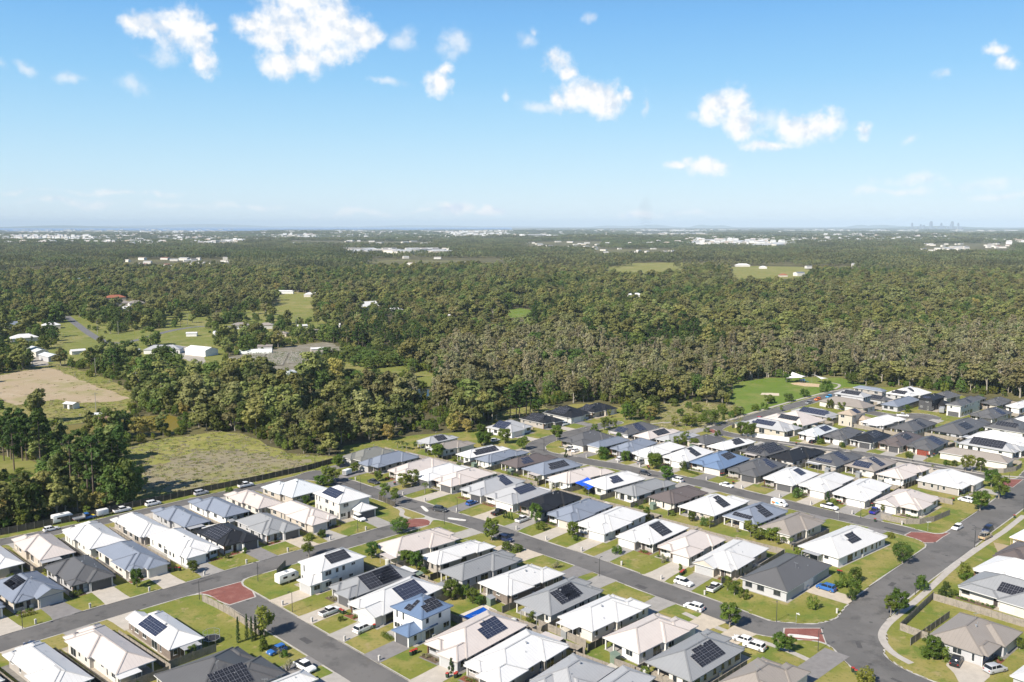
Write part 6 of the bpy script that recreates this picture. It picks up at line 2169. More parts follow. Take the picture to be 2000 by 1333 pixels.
# understorey along the wood's edge and shrubs under the trees
SCOL, SIDX = proto_collection('shrub prototypes', ['ball', 'loose'])
q = nrng.random((2600, 2))
ux = nrng.uniform(-420, 420, 15000)
uy = nrng.uniform(230, 760, 15000)
ok = (np.abs(ux) < uy * .62) & ~inside(ux, uy, EP) & (seg_dist(ux, uy, EP + [EP[0]]) > 2)
for k, p in FIELDS.items():
    if k not in ('reserve', 'paddock', 'open_country'):
        ok &= ~inside(ux, uy, p)
    else:
        ok &= ~(inside(ux, uy, p) & (nrng.random(15000) < (.95 if k == 'paddock' else .8)))
for k, p in PONDS.items():
    ok &= ~inside(ux, uy, p)
ux, uy = ux[ok], uy[ok]
allk = [t for k in SIDX for t in [(k,) + z for z in SIDX[k]]]
P_, S_, R_, I_ = [], [], [], []
for x, y in zip(ux, uy):
    k, j, h0, r0 = rng.choice(allk)
    s = rng.uniform(.8, 1.9) if k == 'ball' else rng.uniform(.4, .8)
    P_.append((x, y, 0))
    S_.append((s, s, s * rng.uniform(.8, 1.3)))
    R_.append(rng.uniform(0, 6.28))
    I_.append(j)
scatter('understorey_shrubs', SCOL, P_, S_, R_, I_, 'mixed green understorey shrubs among the trees', 'shrubs')

# ---- far canopy: small groves standing on the plain -----------------
FARLEAF = [leaf_material('far canopy olive', (.125, .140, .052), (.215, .215, .092), .06, .4), leaf_material('far canopy green', (.095, .120, .036), (.180, .190, .064), .05, .36)]
GCOL = bpy.data.collections.new('grove prototypes')
for gi_ in range(6):
    q = np.random.default_rng(100 + gi_)
    C, R = [], []
    for t in range(46):
        x, y = q.uniform(-32, 32, 2)
        h = q.uniform(8, 17)
        w = q.uniform(2.6, 5.0)
        for s in range(4):
            C.append((x + q.uniform(-w, w) * .5, y + q.uniform(-w, w) * .5, h - w * q.uniform(.3, 1.3)))
            R.append(w * q.uniform(.45, .75))
    v, f = leaf_quads(C, R, 9, 1.15, q, .8, .75, .2)
    me = np_mesh('grove', v, f, [FARLEAF[0 if gi_ < 4 else 1]])
    GCOL.objects.link(bpy.data.objects.new('grove_%03d' % gi_, me))
clear = []
for quad, n, size, pal in FAR_BUILDINGS:
    a, b, c, d = [np.array(p) for p in quad]
    ctr = (a + b + c + d) / 4
    grow = lambda p, f, e: tuple(p * f + (p - ctr) / (np.linalg.norm(p - ctr) + 1e-6) * e)
    clear.append([grow(a, .935, size * .4), grow(b, .935, size * .4), grow(c, 1.0, size * .4), grow(d, 1.0, size * .4)])


def far_groves(r0, r1, sp, sc, zs):
    n = int(r1 * .72 / sp)
    X_, Y_ = np.meshgrid(np.arange(-n, n + 1) * sp, np.arange(0, r1, sp))
    X_ = X_.ravel() + nrng.uniform(-.45, .45, X_.size) * sp
    Y_ = Y_.ravel() + nrng.uniform(-.45, .45, Y_.size) * sp
    d = np.hypot(X_, Y_)
    k = (d > r0) & (d < r1) & (np.abs(X_) < Y_ * .66 + 30)
    X_, Y_ = X_[k], Y_[k]
    bad = np.zeros(X_.size, bool)
    for p in clear:
        bad |= inside(X_, Y_, p)
    for kf in ('far_field', 'dry_field'):
        bad |= inside(X_, Y_, FIELDS[kf])
    for x, y, c, l, w, a in WOOD_HOUSES:
        dd = math.hypot(x, y)
        t = (X_ * x + Y_ * y) / dd
        s = (X_ * y - Y_ * x) / dd
        bad |= (np.abs(s) < l + 20) & (t > dd - 30 - dd * .04) & (t < dd + w + 20)
    gap = np.sin(X_ / 700 + 1) * np.sin(Y_ / 900) + .6 * np.sin(X_ / 260 - Y_ / 310)
    bad |= (gap > 1.1) & (nrng.random(X_.size) < .6)
    if r1 > 15000:
        az = np.arctan2(X_, Y_)
        bad |= (np.hypot(X_, Y_) > 15800) & (az < .02)
    X_, Y_ = X_[~bad], Y_[~bad]
    Z_ = hz(X_, Y_)
    m = X_.size
    s = nrng.uniform(.85, 1.15, m) * sc
    g_ = np.sin(X_ / 410 + .3) * np.sin(Y_ / 530) + nrng.uniform(-.5, .5, m)
    idx = np.where(g_ > .45, nrng.integers(4, 6, m), nrng.integers(0, 4, m))
    return np.stack([X_, Y_, Z_], 1), np.stack([s, s, nrng.uniform(.75, 1.3, m) * zs], 1), nrng.uniform(0, 6.28, m), idx


for r0, r1, sp, sc, zs, nm, lb in ((1750, 5200, 50, .95, 1.0, 'far_woodland', 'grey green wooded plain beyond the near wood'), (5200, 21000, 150, 2.9, 1.15, 'distant_woodland', 'hazy wooded plain stretching to the horizon')):
    a, b, c, d = far_groves(r0, r1, sp, sc, zs)
    scatter(nm, GCOL, a, b, c, d, lb, 'woodland')

# ---- rough grass ----------------------------------------------------
TCOL = bpy.data.collections.new('tuft prototypes')
TM = [leaf_material('dry grass', (.28, .24, .13), (.42, .36, .2), .04, .3, .1), leaf_material('green grass', (.18, .20, .045), (.29, .29, .08), .05, .3, .1), leaf_material('grey weeds', (.26, .23, .18), (.37, .33, .26), .03, .2, .1)]
for i in range(6):
    q = np.random.default_rng(300 + i)
    C = [(q.uniform(-1.3, 1.3), q.uniform(-1.3, 1.3), .18) for _ in range(14)]
    v, f = leaf_quads(C, [.34] * 14, 7, .15, q, .9, .3, .0)
    TCOL.objects.link(bpy.data.objects.new('tuft_%03d' % i, np_mesh('tuft', v, f, [TM[i // 2]])))
for key, n, mixw in (('meadow', 1500, (.3, .35, .35)), ('reserve', 900, (.5, .4, .1)), ('paddock', 1500, (.45, .45, .1)), ('bare_lot', 250, (.6, .4, 0))):
    p = FIELDS[key]
    bx = np.array(p)
    X_ = nrng.uniform(bx[:, 0].min(), bx[:, 0].max(), n * 3)
    Y_ = nrng.uniform(bx[:, 1].min(), bx[:, 1].max(), n * 3)
    k = inside(X_, Y_, p)
    if key == 'paddock':
        k &= ~inside(X_, Y_, FIELDS['brown_field']) | (nrng.random(X_.size) < .08)
    X_, Y_ = X_[k][:n], Y_[k][:n]
    m = X_.size
    s = nrng.uniform(.35, .8, m)
    idx = nrng.choice(3, m, p=mixw) * 2 + nrng.integers(0, 2, m)
    scatter('rough_grass', TCOL, np.stack([X_, Y_, np.zeros(m)], 1), np.stack([s, s, s * nrng.uniform(.6, 1.5, m)], 1), nrng.uniform(0, 6.28, m), idx,
            {'meadow': 'rough weedy grass of the vacant meadow', 'reserve': 'dry tussock grass of the reserve', 'paddock': 'rough grass of the brown paddock', 'bare_lot': 'thin dry grass under the pines'}[key], 'grass')

# ------------------------------------------------------------------ vehicles
import bmesh
PAINT = {k: material('car paint ' + k, c, .28, .03, spec=.5) for k, c in dict(white=(.78, .78, .77), silver=(.45, .46, .48), grey=(.22, .23, .24), charcoal=(.05, .053, .06), black=(.018, .018, .02), navy=(.02, .03, .075), blue=(.03, .12, .36), royalblue=(.012, .03, .28),
         skyblue=(.04, .30, .62), maroon=(.14, .015, .02), red=(.55, .02, .02), orange=(.75, .16, .02), sand=(.46, .37, .23), yellow=(.75, .55, .03)).items()}
TYRE = material('tyre rubber', (.02, .02, .02), .8, .1)
RIM = material('wheel rim', (.4, .4, .41), .35, .05, metal=.7)
HEADL = material('headlight lens', (.75, .76, .78), .15, .02)
TAILL = material('tail light lens', (.35, .015, .012), .25, .02)
CARGLASS = bpy.data.materials.new('car glass')
CARGLASS.use_nodes = True
gb = CARGLASS.node_tree.nodes['Principled BSDF']
gb.inputs['Base Color'].default_value = (.015, .018, .022, 1)
gb.inputs['Roughness'].default_value = .06
TRAYM = material('tray liner', (.04, .04, .042), .7, .1)
wb_ = MB()
wb_.tube([(0, -.11, 0), (0, -.10, 0), (0, .10, 0), (0, .11, 0)], [.27, .335, .335, .27], 14)
WHEEL = wb_.mesh('tyre', [TYRE], False)
wb_ = MB()
wb_.tube([(0, -.118, 0), (0, .118, 0)], [.21, .21], 10)
RIMME = wb_.mesh('rim', [RIM])


def prism(profile, w0, w1, zsplit=None, bev=.05, name='body', mat=None):
    """side profile (x,z) swept across the car; upper points pulled in to w1"""
    zs = [p[1] for p in profile]
    zlo, zhi = min(zs), max(zs)
    bm = bmesh.new()
    L, Rr = [], []
    for x, z in profile:
        t = (z - zlo) / (zhi - zlo + 1e-6)
        w = w0 + (w1 - w0) * t
        L.append(bm.verts.new((x, -w / 2, z)))
        Rr.append(bm.verts.new((x, w / 2, z)))
    n = len(profile)
    bm.faces.new(L)
    bm.faces.new(list(reversed(Rr)))
    for i in range(n):
        j = (i + 1) % n
        bm.faces.new([L[j], L[i], Rr[i], Rr[j]])
    bmesh.ops.recalc_face_normals(bm, faces=bm.faces)
    if bev:
        bmesh.ops.bevel(bm, geom=[e for e in bm.edges if e.calc_face_angle(0) > .5], offset=bev, segments=2, profile=.6, affect='EDGES')
    me = bpy.data.meshes.new(name)
    bm.to_mesh(me)
    bm.free()
    if mat:
        me.materials.append(mat)
    for p in me.polygons:
        p.use_smooth = True
    me.set_sharp_from_angle(angle=.7)
    return me


CAR = {}


def car_parts(t):
    if t in CAR:
        return CAR[t]
    P = []
    if t in ('hatch', 'sedan', 'suv', 'fourwd'):
        Ln, Wd, Ht, belt = dict(hatch=(4.2, 1.76, 1.48, .92), sedan=(4.75, 1.82, 1.45, .92), suv=(4.7, 1.88, 1.72, 1.08), fourwd=(4.9, 1.92, 1.86, 1.16))[t]
        a = Ln / 2
        body = [(-a, .32), (-a + .05, .75), (-a + .12, belt), (a - 1.35, belt), (a - .35, belt - .14), (a - .06, belt - .34), (a, .34), (a - .15, .26), (-a + .15, .26)]
        P.append(('body', prism(body, Wd, Wd * .93, bev=.07), 'p'))
        if t == 'sedan':
            gh = [(-a + .75, belt - .02), (-a + 1.35, Ht - .05), (a - 2.1, Ht - .05), (a - 1.25, belt - .02)]
            rf = (-a + 1.3, a - 2.05)
        else:
            gh = [(-a + .16, belt - .02), (-a + .5, Ht - .05), (a - 2.0, Ht - .05), (a - 1.15, belt - .02)]
            rf = (-a + .42, a - 1.95)
        P.append(('window', prism(gh, Wd * .90, Wd * .74, bev=.04, name='window', mat=CARGLASS), None))
        m = MB()
        ww = Wd * .76 / 2
        P.append(('roof', prism([(rf[0], Ht - .07), (rf[0] + .06, Ht), (rf[1] - .1, Ht), (rf[1] + .06, Ht - .07)], Wd * .78, Wd * .70, bev=.02, name='roof'), 'p'))
        for x in (rf[0] + .2, (rf[0] + rf[1]) / 2 + .1):   # door pillars
            for s in (-1, 1):
                m.bar((x, s * Wd * .455, belt - .02), (x + .02, s * Wd * .375, Ht - .04), .09, .05)
        P.append(('pillar', m.mesh('pillar', []), 'p'))
        axle = (-a + .85, a - .85)
    elif t == 'ute':
        Ln, Wd, Ht, belt = 5.3, 1.88, 1.80, 1.1
        a = Ln / 2
        body = [(-a, .45), (-a, belt), (a - 1.5, belt), (a - .3, belt - .1), (a - .04, belt - .34), (a, .42), (a - .15, .34), (-a + .1, .38)]
        P.append(('body', prism(body, Wd, Wd * .95, bev=.06), 'p'))
        P.append(('window', prism([(-a + 1.75, belt - .02), (-a + 1.9, Ht - .05), (a - 2.1, Ht - .05), (a - 1.3, belt - .02)], Wd * .9, Wd * .76, bev=.04, name='window', mat=CARGLASS), None))
        P.append(('roof', prism([(-a + 1.82, Ht - .07), (-a + 1.9, Ht), (a - 2.15, Ht), (a - 2.0, Ht - .07)], Wd * .8, Wd * .72, bev=.02, name='roof'), 'p'))
        m = MB()
        m.box(-a + .1, -a + 1.62, -Wd * .40, Wd * .40, belt - .1, belt + .035)
        P.append(('tray', m.mesh('tray', [TRAYM]), None))
        axle = (-a + 1.05, a - .9)
    elif t == 'van':
        Ln, Wd, Ht = 5.0, 1.95, 2.0
        a = Ln / 2
        P.append(('body', prism([(-a, .35), (-a + .05, Ht - .1), (-a + .15, Ht), (a - 1.5, Ht), (a - 1.2, Ht - .08), (a - .55, 1.1), (a - .06, .95), (a, .38), (a - .1, .28), (-a + .1, .28)], Wd, Wd * .9, bev=.06), 'p'))
        P.append(('window', prism([(a - 1.9, 1.15), (a - 1.6, Ht - .25), (a - 1.22, Ht - .2), (a - .58, 1.16)], Wd * .965, Wd * .93, bev=.01, name='window', mat=CARGLASS), None))
        m = MB()
        for s in (-1, 1):
            m.box(-a + .3, -a + 1.5, s * Wd * .487 - .01, s * Wd * .487 + .01, .7, 1.25)
        P.append(('side_panel', m.mesh('side_panel', [PAINT['orange']]), None))
        m = MB()
        for s in (-1, 1):
            m.box(-a + 1.6, -a + 2.8, s * Wd * .485 - .01, s * Wd * .485 + .01, .7, 1.25)
        P.append(('side_panel', m.mesh('side_panel', [PAINT['skyblue']]), None))
        axle = (-a + .9, a - .9)
    else:   # small tilt tray truck
        Ln, Wd, Ht, belt = 6.2, 2.0, 2.1, 1.2
        a = Ln / 2
        P.append(('body', prism([(a - 3.0, .5), (a - 3.0, belt), (a - 1.5, belt), (a - .9, 1.05), (a, 1.0), (a, .5)], Wd, Wd * .95, bev=.06), 'p'))
        P.append(('window', prism([(a - 2.95, belt - .02), (a - 2.85, Ht - .1), (a - 1.9, Ht - .1), (a - 1.4, belt - .02)], Wd * .93, Wd * .8, bev=.04, name='window', mat=CARGLASS), None))
        P.append(('roof', prism([(a - 2.95, Ht - .12), (a - 2.85, Ht), (a - 2.0, Ht), (a - 1.85, Ht - .12)], Wd * .86, Wd * .76, bev=.02, name='roof'), 'p'))
        P.append(('bonnet', prism([(a - 1.3, .6), (a - 1.25, 1.12), (a - .3, 1.08), (a + .04, .95), (a + .05, .6)], Wd * .9, Wd * .8, bev=.06, name='bonnet', mat=PAINT['yellow']), None))
        m = MB()
        m.box(-a, a - 3.15, -1.05, 1.05, .85, 1.0)
        m.box(a - 3.2, a - 3.1, -1.05, 1.05, 1.0, 1.9)
        for s in (-1, 1):
            m.box(-a, a - 3.15, s * 1.02 - .03, s * 1.02 + .03, 1.0, 1.22)
        P.append(('tray', m.mesh('tray', [METAL]), None))
        axle = (-a + 1.1, a - .9)
    m = MB()
    m.box(-.05, .05, -.17, .17, -.07, .07)
    hl = m.mesh('headlight', [HEADL])
    m = MB()
    m.box(-.04, .04, -.14, .14, -.09, .09)
    tl = m.mesh('tail_light', [TAILL])
    CAR[t] = (P, axle, Ln, Wd, hl, tl)
    return CAR[t]


CARWORD = dict(hatch='hatchback', sedan='sedan', suv='sport utility car', fourwd='four wheel drive', ute='utility pickup', van='delivery van', truck='flatbed truck')
for x, y, t, colr, hd, place in CARS:
    P, axle, Ln, Wd, hl, tl = car_parts(t)
    z = .03 if road_d(x, y) < 0 else .15
    root = empty({'hatch': 'car', 'sedan': 'car', 'suv': 'car', 'fourwd': 'car', 'ute': 'pickup_truck', 'van': 'van', 'truck': 'flatbed_truck'}[t], (x, y, z), math.radians(hd))
    tag(root, '%s %s %s' % (colr.replace('royalblue', 'royal blue').replace('skyblue', 'sky blue'), CARWORD[t], place), {'ute': 'pickup', 'van': 'van', 'truck': 'truck'}.get(t, 'car'), 'vehicles of the estate')
    for nm, me, paint in P:
        o = obj(nm, me, root)
        if paint:
            if not len(me.materials):
                me.materials.append(PAINT['white'])
            o.material_slots[0].link = 'OBJECT'
            o.material_slots[0].material = PAINT[colr]
    for ax in axle:
        for s in (-1, 1):
            w = obj('wheel', WHEEL, root, (ax, s * (Wd / 2 - .12), .335))
            obj('rim', RIMME, w)
    for s in (-1, 1):
        obj('headlight', hl, root, (Ln / 2 - .02, s * Wd * .33, .68))
        obj('tail_light', tl, root, (-Ln / 2 + .02, s * Wd * .36, .80))
    if t == 'ute' and colr in ('grey', 'sand'):
        m = MB()
        for s in (-.6, .6):
            m.box(-2.5, 1.2, s - .03, s + .03, 2.0, 2.06)
        for xx in np.arange(-2.4, 1.2, .45):
            m.box(xx, xx + .05, -.6, .6, 2.0, 2.05)
        for xx in (-2.4, -.9, .6):
            for s in (-.6, .6):
                m.box(xx, xx + .05, s - .025, s + .025, 1.0, 2.0)
        obj('ladder_rack', m.mesh('ladder_rack', [METAL]), root)
VANW = material('caravan panel white', (.74, .74, .73), .4, .04)
VANG = material('caravan panel grey', (.28, .29, .30), .4, .04)
for x, y, t, hd, l in TRAILERS:
    root = empty('caravan' if t == 'caravan' else 'box_trailer', (x, y, .14), math.radians(hd))
    tag(root, l, 'caravan' if t == 'caravan' else 'trailer', 'towed vehicles')
    bmat = VANG if l.startswith('grey') else VANW
    if t == 'caravan':
        obj('body', prism([(-2.9, .55), (-2.9, 2.5), (-2.6, 2.65), (2.1, 2.65), (2.75, 2.0), (2.8, 1.2), (2.5, .6)], 2.25, 2.15, bev=.08, mat=bmat), root)
        m = MB()
        for s in (-1, 1):
            m.box(-1.8, -.6, s * 1.1 - .02, s * 1.1 + .02, 1.45, 2.0)
            m.box(.6, 1.5, s * 1.1 - .02, s * 1.1 + .02, 1.45, 2.0)
        obj('window', m.mesh('window', [CARGLASS]), root)
        m = MB()
        m.box(-.6, .2, -.5, .5, 2.65, 2.85)
        obj('roof_hatch', m.mesh('roof_hatch', [METAL]), root)
    else:
        obj('body', prism([(-1.6, .5), (-1.6, 2.1), (1.6, 2.1), (1.6, .5)], 1.8, 1.8, bev=.05, mat=bmat), root)
        m = MB()
        m.box(-1.63, -1.59, -.8, .8, .6, 2.0)
        obj('rear_door', m.mesh('rear_door', [METAL]), root)
    m = MB()
    m.bar((1.5, 0, .5), (3.7, 0, .5), .12)
    m.tube([(3.4, 0, -.05), (3.4, 0, .6)], [.06, .05], 6)
    obj('drawbar', m.mesh('drawbar', [METAL]), root)
    for s in (-1, 1):
        w = obj('wheel', WHEEL, root, (-.2, s * (.98 if t == 'caravan' else .95), .335))
        obj('rim', RIMME, w)

# ------------------------------------------------------------------ street furniture
LAMPM = material('dark lamp post', (.05, .052, .055), .5, .05)
m = MB()
m.tube([(0, 0, 0), (0, 0, .5), (0, 0, 4.6)], [.09, .075, .05], 8)
LP = m.mesh('post', [LAMPM])
m = MB()
m.tube([(0, 0, 4.5), (.15, 0, 4.85), (.5, 0, 5.0)], [.035, .035, .03], 6)
LA = m.mesh('arm', [LAMPM])
LH = prism([(.35, 4.97), (.4, 5.07), (1.0, 5.05), (1.05, 4.99), (1.0, 4.95)], .28, .22, bev=.02, name='lamp_head', mat=LAMPM)
for i, (x, y) in enumerate(LAMPS):
    j = min(range(0, 360, 10), key=lambda a: road_d(x + 3 * math.cos(math.radians(a)), y + 3 * math.sin(math.radians(a))))
    root = empty('street_lamp', (x, y, .1), math.radians(j))
    tag(root, 'dark street lamp on the verge nearest ' + near_house(x, y), 'lamp', 'street lamps of the estate')
    obj('post', LP, root)
    obj('arm', LA, root)
    obj('lamp_head', LH, root)
SIGNM = material('sign plate white', (.75, .75, .74), .5, .03)
m = MB()
m.tube([(0, 0, 0), (0, 0, 2.6)], [.04, .04], 6)
SPO = m.mesh('post', [METAL])
m = MB()
m.box(0, .95, -.015, .015, 2.35, 2.55)
m.box(-.015, .015, -.9, 0, 2.58, 2.76)
SPL = m.mesh('sign_plate', [SIGNM])
for i, (x, y) in enumerate(SIGNS):
    root = empty('street_sign', (x, y, .1), .6 + i)
    tag(root, 'white street name sign on a post near ' + near_house(x, y), 'sign', 'street signs')
    obj('post', SPO, root)
    obj('sign_plate', SPL, root)
BODYM = material('bin green body', (.03, .055, .035), .5, .05)
LIDM = {k: material('bin lid ' + k, c, .45, .03) for k, c in dict(r=(.36, .03, .02), y=(.72, .45, .02), g=(.02, .38, .13), k=(.03, .03, .03), u=(.02, .10, .45)).items()}
BINB = prism([(-.26, .08), (-.33, .95), (.33, .95), (.24, .08)], .5, .58, bev=.03, name='bin_body', mat=BODYM)
BINL = prism([(-.36, .95), (-.30, 1.06), (.28, 1.03), (.37, .95)], .62, .52, bev=.02, name='lid')
LIDW = dict(r='red', y='yellow', g='bright green', k='black', u='blue')
bl = {}
for i, (x, y, k) in enumerate(BINS):
    root = empty('wheelie_bin', (x, y, .13), .8 + (i * .7) % 1.2)
    l = 'wheelie bin with %s lid by %s' % (LIDW[k], near_house(x, y))
    bl[l] = bl.get(l, 0) + 1
    tag(root, l, 'bin', 'wheelie bins')
    obj('bin_body', BINB, root)
    BINL.materials.clear()
    BINL.materials.append(LIDM['r'])
    o = obj('lid', BINL, root)
    o.material_slots[0].link = 'OBJECT'
    o.material_slots[0].material = LIDM[k]
# letterboxes at every near driveway
LBM = material('letterbox render', (.5, .48, .45), .8, .1)
m = MB()
m.box(-.18, .18, -.18, .18, 0, .85)
m.box(-.21, .21, -.23, .21, .85, 1.12, 0)
LBX = m.mesh('letterbox', [LBM])
for d in HOUSES:
    row, hid, colr, st, fr, ox, oy, ang, U, V, _s = d
    if fr not in 'ab' or math.hypot(ox, oy) > 345:
        continue
    ca, sa = math.cos(ang), math.sin(ang)
    lx, ly = (-1, V * .12) if fr == 'a' else (U * .12, -1)
    nx_, ny_ = (-ca, -sa) if fr == 'a' else (sa, -ca)
    x, y = ox + ca * lx - sa * ly, oy + sa * lx + ca * ly
    for k in range(60):
        if road_d(x, y) < 1.0:
            break
        x += nx_ * .2
        y += ny_ * .2
    else:
        continue
    o = obj('letterbox', LBX, None, (x, y, .12), ang)
    tag(o, 'pale letterbox in front of ' + near_house(x - nx_ * 8, y - ny_ * 8), 'letterbox', 'letterboxes')

# ------------------------------------------------------------------ hedges


def hedge(p, w, h, label, leafk):
    a, b = Vector((*p[0], 0)), Vector((*p[1], 0))
    L = (b - a).length
    q = np.random.default_rng(int(L * 100))
    n = int(L / .55)
    C, R = [], []
    for i in range(n):
        for s in (-.3, .3):
            for zz in (.35, .75):
                C.append((i * .55 + q.uniform(-.1, .1), s * w, h * zz))
                R.append(.42 * max(w, h * .7))
    v, f = leaf_quads(C, R, 26, .10, q, .8, .6)
    o = obj('hedge', np_mesh('hedge', v, f, [LEAF[leafk]]), None, (a.x, a.y, .1), math.atan2(b.y - a.y, b.x - a.x))
    tag(o, label, 'hedge', 'garden hedges')


for nm, p, w, h, l, k in (('1', HEDGE1, 1.0, 1.3, 'clipped hedge below the dark grey roof on the left street', 'loose'), ('2', HEDGE2, 1.0, .9, 'low clipped hedge before the gabled blue grey house', 'loose'), ('3', HEDGE3, 1.6, 2.2, 'tall loose hedge behind the dark grey roof on the left street', 'round'),
                          ('4', HEDGE4, .9, 1.6, 'clipped hedge behind the light grey solar roof', 'loose'), ('5', HEDGE5, .8, .8, 'low hedge in front of the blue roofed house', 'loose'), ('6', HEDGE6, 1.2, 1.7, 'dark hedge under the gable of the grey solar house', 'dense'), ('7', HEDGE7, 1.0, 1.1, 'clipped hedge in front of the blue two storey house', 'round')):
    hedge(p, w, h, l, k)

# ------------------------------------------------------------------ back gardens: pool, sails, sheds, trampolines
COPING = material('pool coping', (.55, .50, .42), .8, .08)
POOLW = bpy.data.materials.new('pool water')
POOLW.use_nodes = True
pb = POOLW.node_tree.nodes['Principled BSDF']
pb.inputs['Base Color'].default_value = (.008, .085, .42, 1)
pb.inputs['Roughness'].default_value = .05
root = empty('swimming_pool', (POOL[0][0], POOL[0][1], .12))
tag(root, 'blue swimming pool behind the two storey blue roofed house', 'pool')
ox, oy = POOL[0]
obj('coping', flat_poly([(p[0] - ox, p[1] - oy) for p in POOLDECK], .05, 'coping', [COPING], .1), root)
obj('water', flat_poly([(p[0] - ox, p[1] - oy) for p in POOL], .058, 'water', [POOLW]), root)


def sail(corners, label, mat, name='shade_sail', sag=.5):
    n = 12
    v, f = [], []
    c = [Vector(q) for q in corners]
    o0 = Vector((c[0].x, c[0].y, 0))
    for i in range(n + 1):
        for j in range(n + 1):
            a, b = i / n, j / n
            p = (c[0] * (1 - a) + c[1] * a) * (1 - b) + (c[3] * (1 - a) + c[2] * a) * b
            m = (c[0] + c[1] + c[2] + c[3]) / 4
            ed = 4 * max(a * (1 - a) * (1 if b in (0, 1) else 0), b * (1 - b) * (1 if a in (0, 1) else 0))
            pull = .16 * (4 * a * (1 - a) * abs(2 * b - 1) ** 3 + 4 * b * (1 - b) * abs(2 * a - 1) ** 3)
            p = p.lerp(Vector((m.x, m.y, p.z)), pull)
            v.append(p - o0)
    for i in range(n):
        for j in range(n):
            k = i * (n + 1) + j
            f.append((k, k + n + 1, k + n + 2, k + 1))
    root = empty(name, (o0.x, o0.y, .1))
    tag(root, label, 'shade sail', 'shade sails')
    obj('fabric', mesh('fabric', v, f, [mat], smooth=True), root)
    for q in c:
        m = MB()
        m.tube([(q.x - o0.x, q.y - o0.y, -.1), (q.x - o0.x, q.y - o0.y, q.z + .1)], [.06, .05], 6)
        obj('post', m.mesh('post', [METAL]), root)
    return root


SAILB = material('blue sail cloth', (.012, .09, .62), .75, .05)
SAILW = material('white sail cloth', (.80, .79, .76), .75, .04)
sail([(SAIL[0][0], SAIL[0][1], 2.5), (SAIL[1][0], SAIL[1][1], 3.4), (SAIL[2][0], SAIL[2][1], 2.7), (SAIL[3][0], SAIL[3][1], 2.4)], 'bright blue shade sail behind the cream and white roofs', SAILB)
px0, py0 = PLAY[0]
sail([(px0 - 6, py0 - 1, 2.6), (px0 + 2, py0 - 4, 3.4), (px0 + 6, py0 + 2, 3.2), (px0 - 1, py0 + 5, 5.2)], 'peaked white shade sail at the left of the playground', SAILW)
px1, py1 = PLAY[1]
sail([(px1 - 3, py1 + 1, 4.8), (px1 + 1, py1 - 3, 2.6), (px1 + 5, py1 - 1, 2.8), (px1 + 1, py1 + 4, 3.2)], 'swooping white shade sail at the right of the playground', SAILW)
SAND = material('playground sand', (.50, .38, .24), .95, .15, .8)
tag(obj('playground_sand', flat_poly(ragged(PLAYSAND, 3, .6, 3), .05, 'playground_sand', [SAND])), kind='structure')
tag(obj('sand_patch', flat_poly(ragged([(PLAYSAND[0][0] - 26, PLAYSAND[0][1] - 34), (PLAYSAND[0][0] - 17, PLAYSAND[0][1] - 37), (PLAYSAND[0][0] - 15, PLAYSAND[0][1] - 30), (PLAYSAND[0][0] - 24, PLAYSAND[0][1] - 29)], 2, .6, 8), .05, 'sand_patch', [material('pale sand', (.55, .47, .36), .95, .1)])), kind='structure')
root = empty('playground_equipment', (px0 + 3, py0, .1))
tag(root, 'blue and grey playground tower with slide under the white sails', 'playground')
m = MB()
for sx in (-1.2, 1.2):
    for sy in (-1.2, 1.2):
        m.tube([(sx, sy, 0), (sx, sy, 3)], [.07, .07], 6)
obj('frame', m.mesh('frame', [METAL]), root)
m = MB()
m.box(-1.3, 1.3, -1.3, 1.3, 1.3, 1.42)
m.box(-1.3, 1.3, -1.35, -1.3, 1.42, 2.2)
obj('platform', m.mesh('platform', [PAINT['blue']]), root)
m = MB()
m.bar((1.3, 0, 1.4), (4.2, 0, .2), .7, .08)
obj('slide', m.mesh('slide', [PAINT['skyblue']]), root)
TNET = material('trampoline net', (.03, .03, .035), .8, .05)
for i, (pt, l) in enumerate(((TRAMP[0], 'black netted trampoline behind the blue grey roofs of the left block'), (TRAMP2[0], 'dark trampoline in the lawn below the white solar roof'))):
    root = empty('trampoline', (*pt, .12))
    tag(root, l, 'trampoline', 'trampolines')
    m = MB()
    m.tube([(0, 0, .82), (0, 0, .88)], [1.75, 1.75], 18)
    obj('mat', m.mesh('mat', [TNET]), root)
    m = MB()
    for k in range(8):
        a = k * math.pi / 4
        m.tube([(1.8 * math.cos(a), 1.8 * math.sin(a), 0), (1.8 * math.cos(a), 1.8 * math.sin(a), 2.3)], [.035, .03], 5)
        b = a + math.pi / 4
        m.bar((1.8 * math.cos(a), 1.8 * math.sin(a), 2.28), (1.8 * math.cos(b), 1.8 * math.sin(b), 2.28), .05)
        m.bar((1.8 * math.cos(a), 1.8 * math.sin(a), .85), (1.8 * math.cos(b), 1.8 * math.sin(b), .85), .1)
    obj('frame', m.mesh('frame', [METAL]), root)


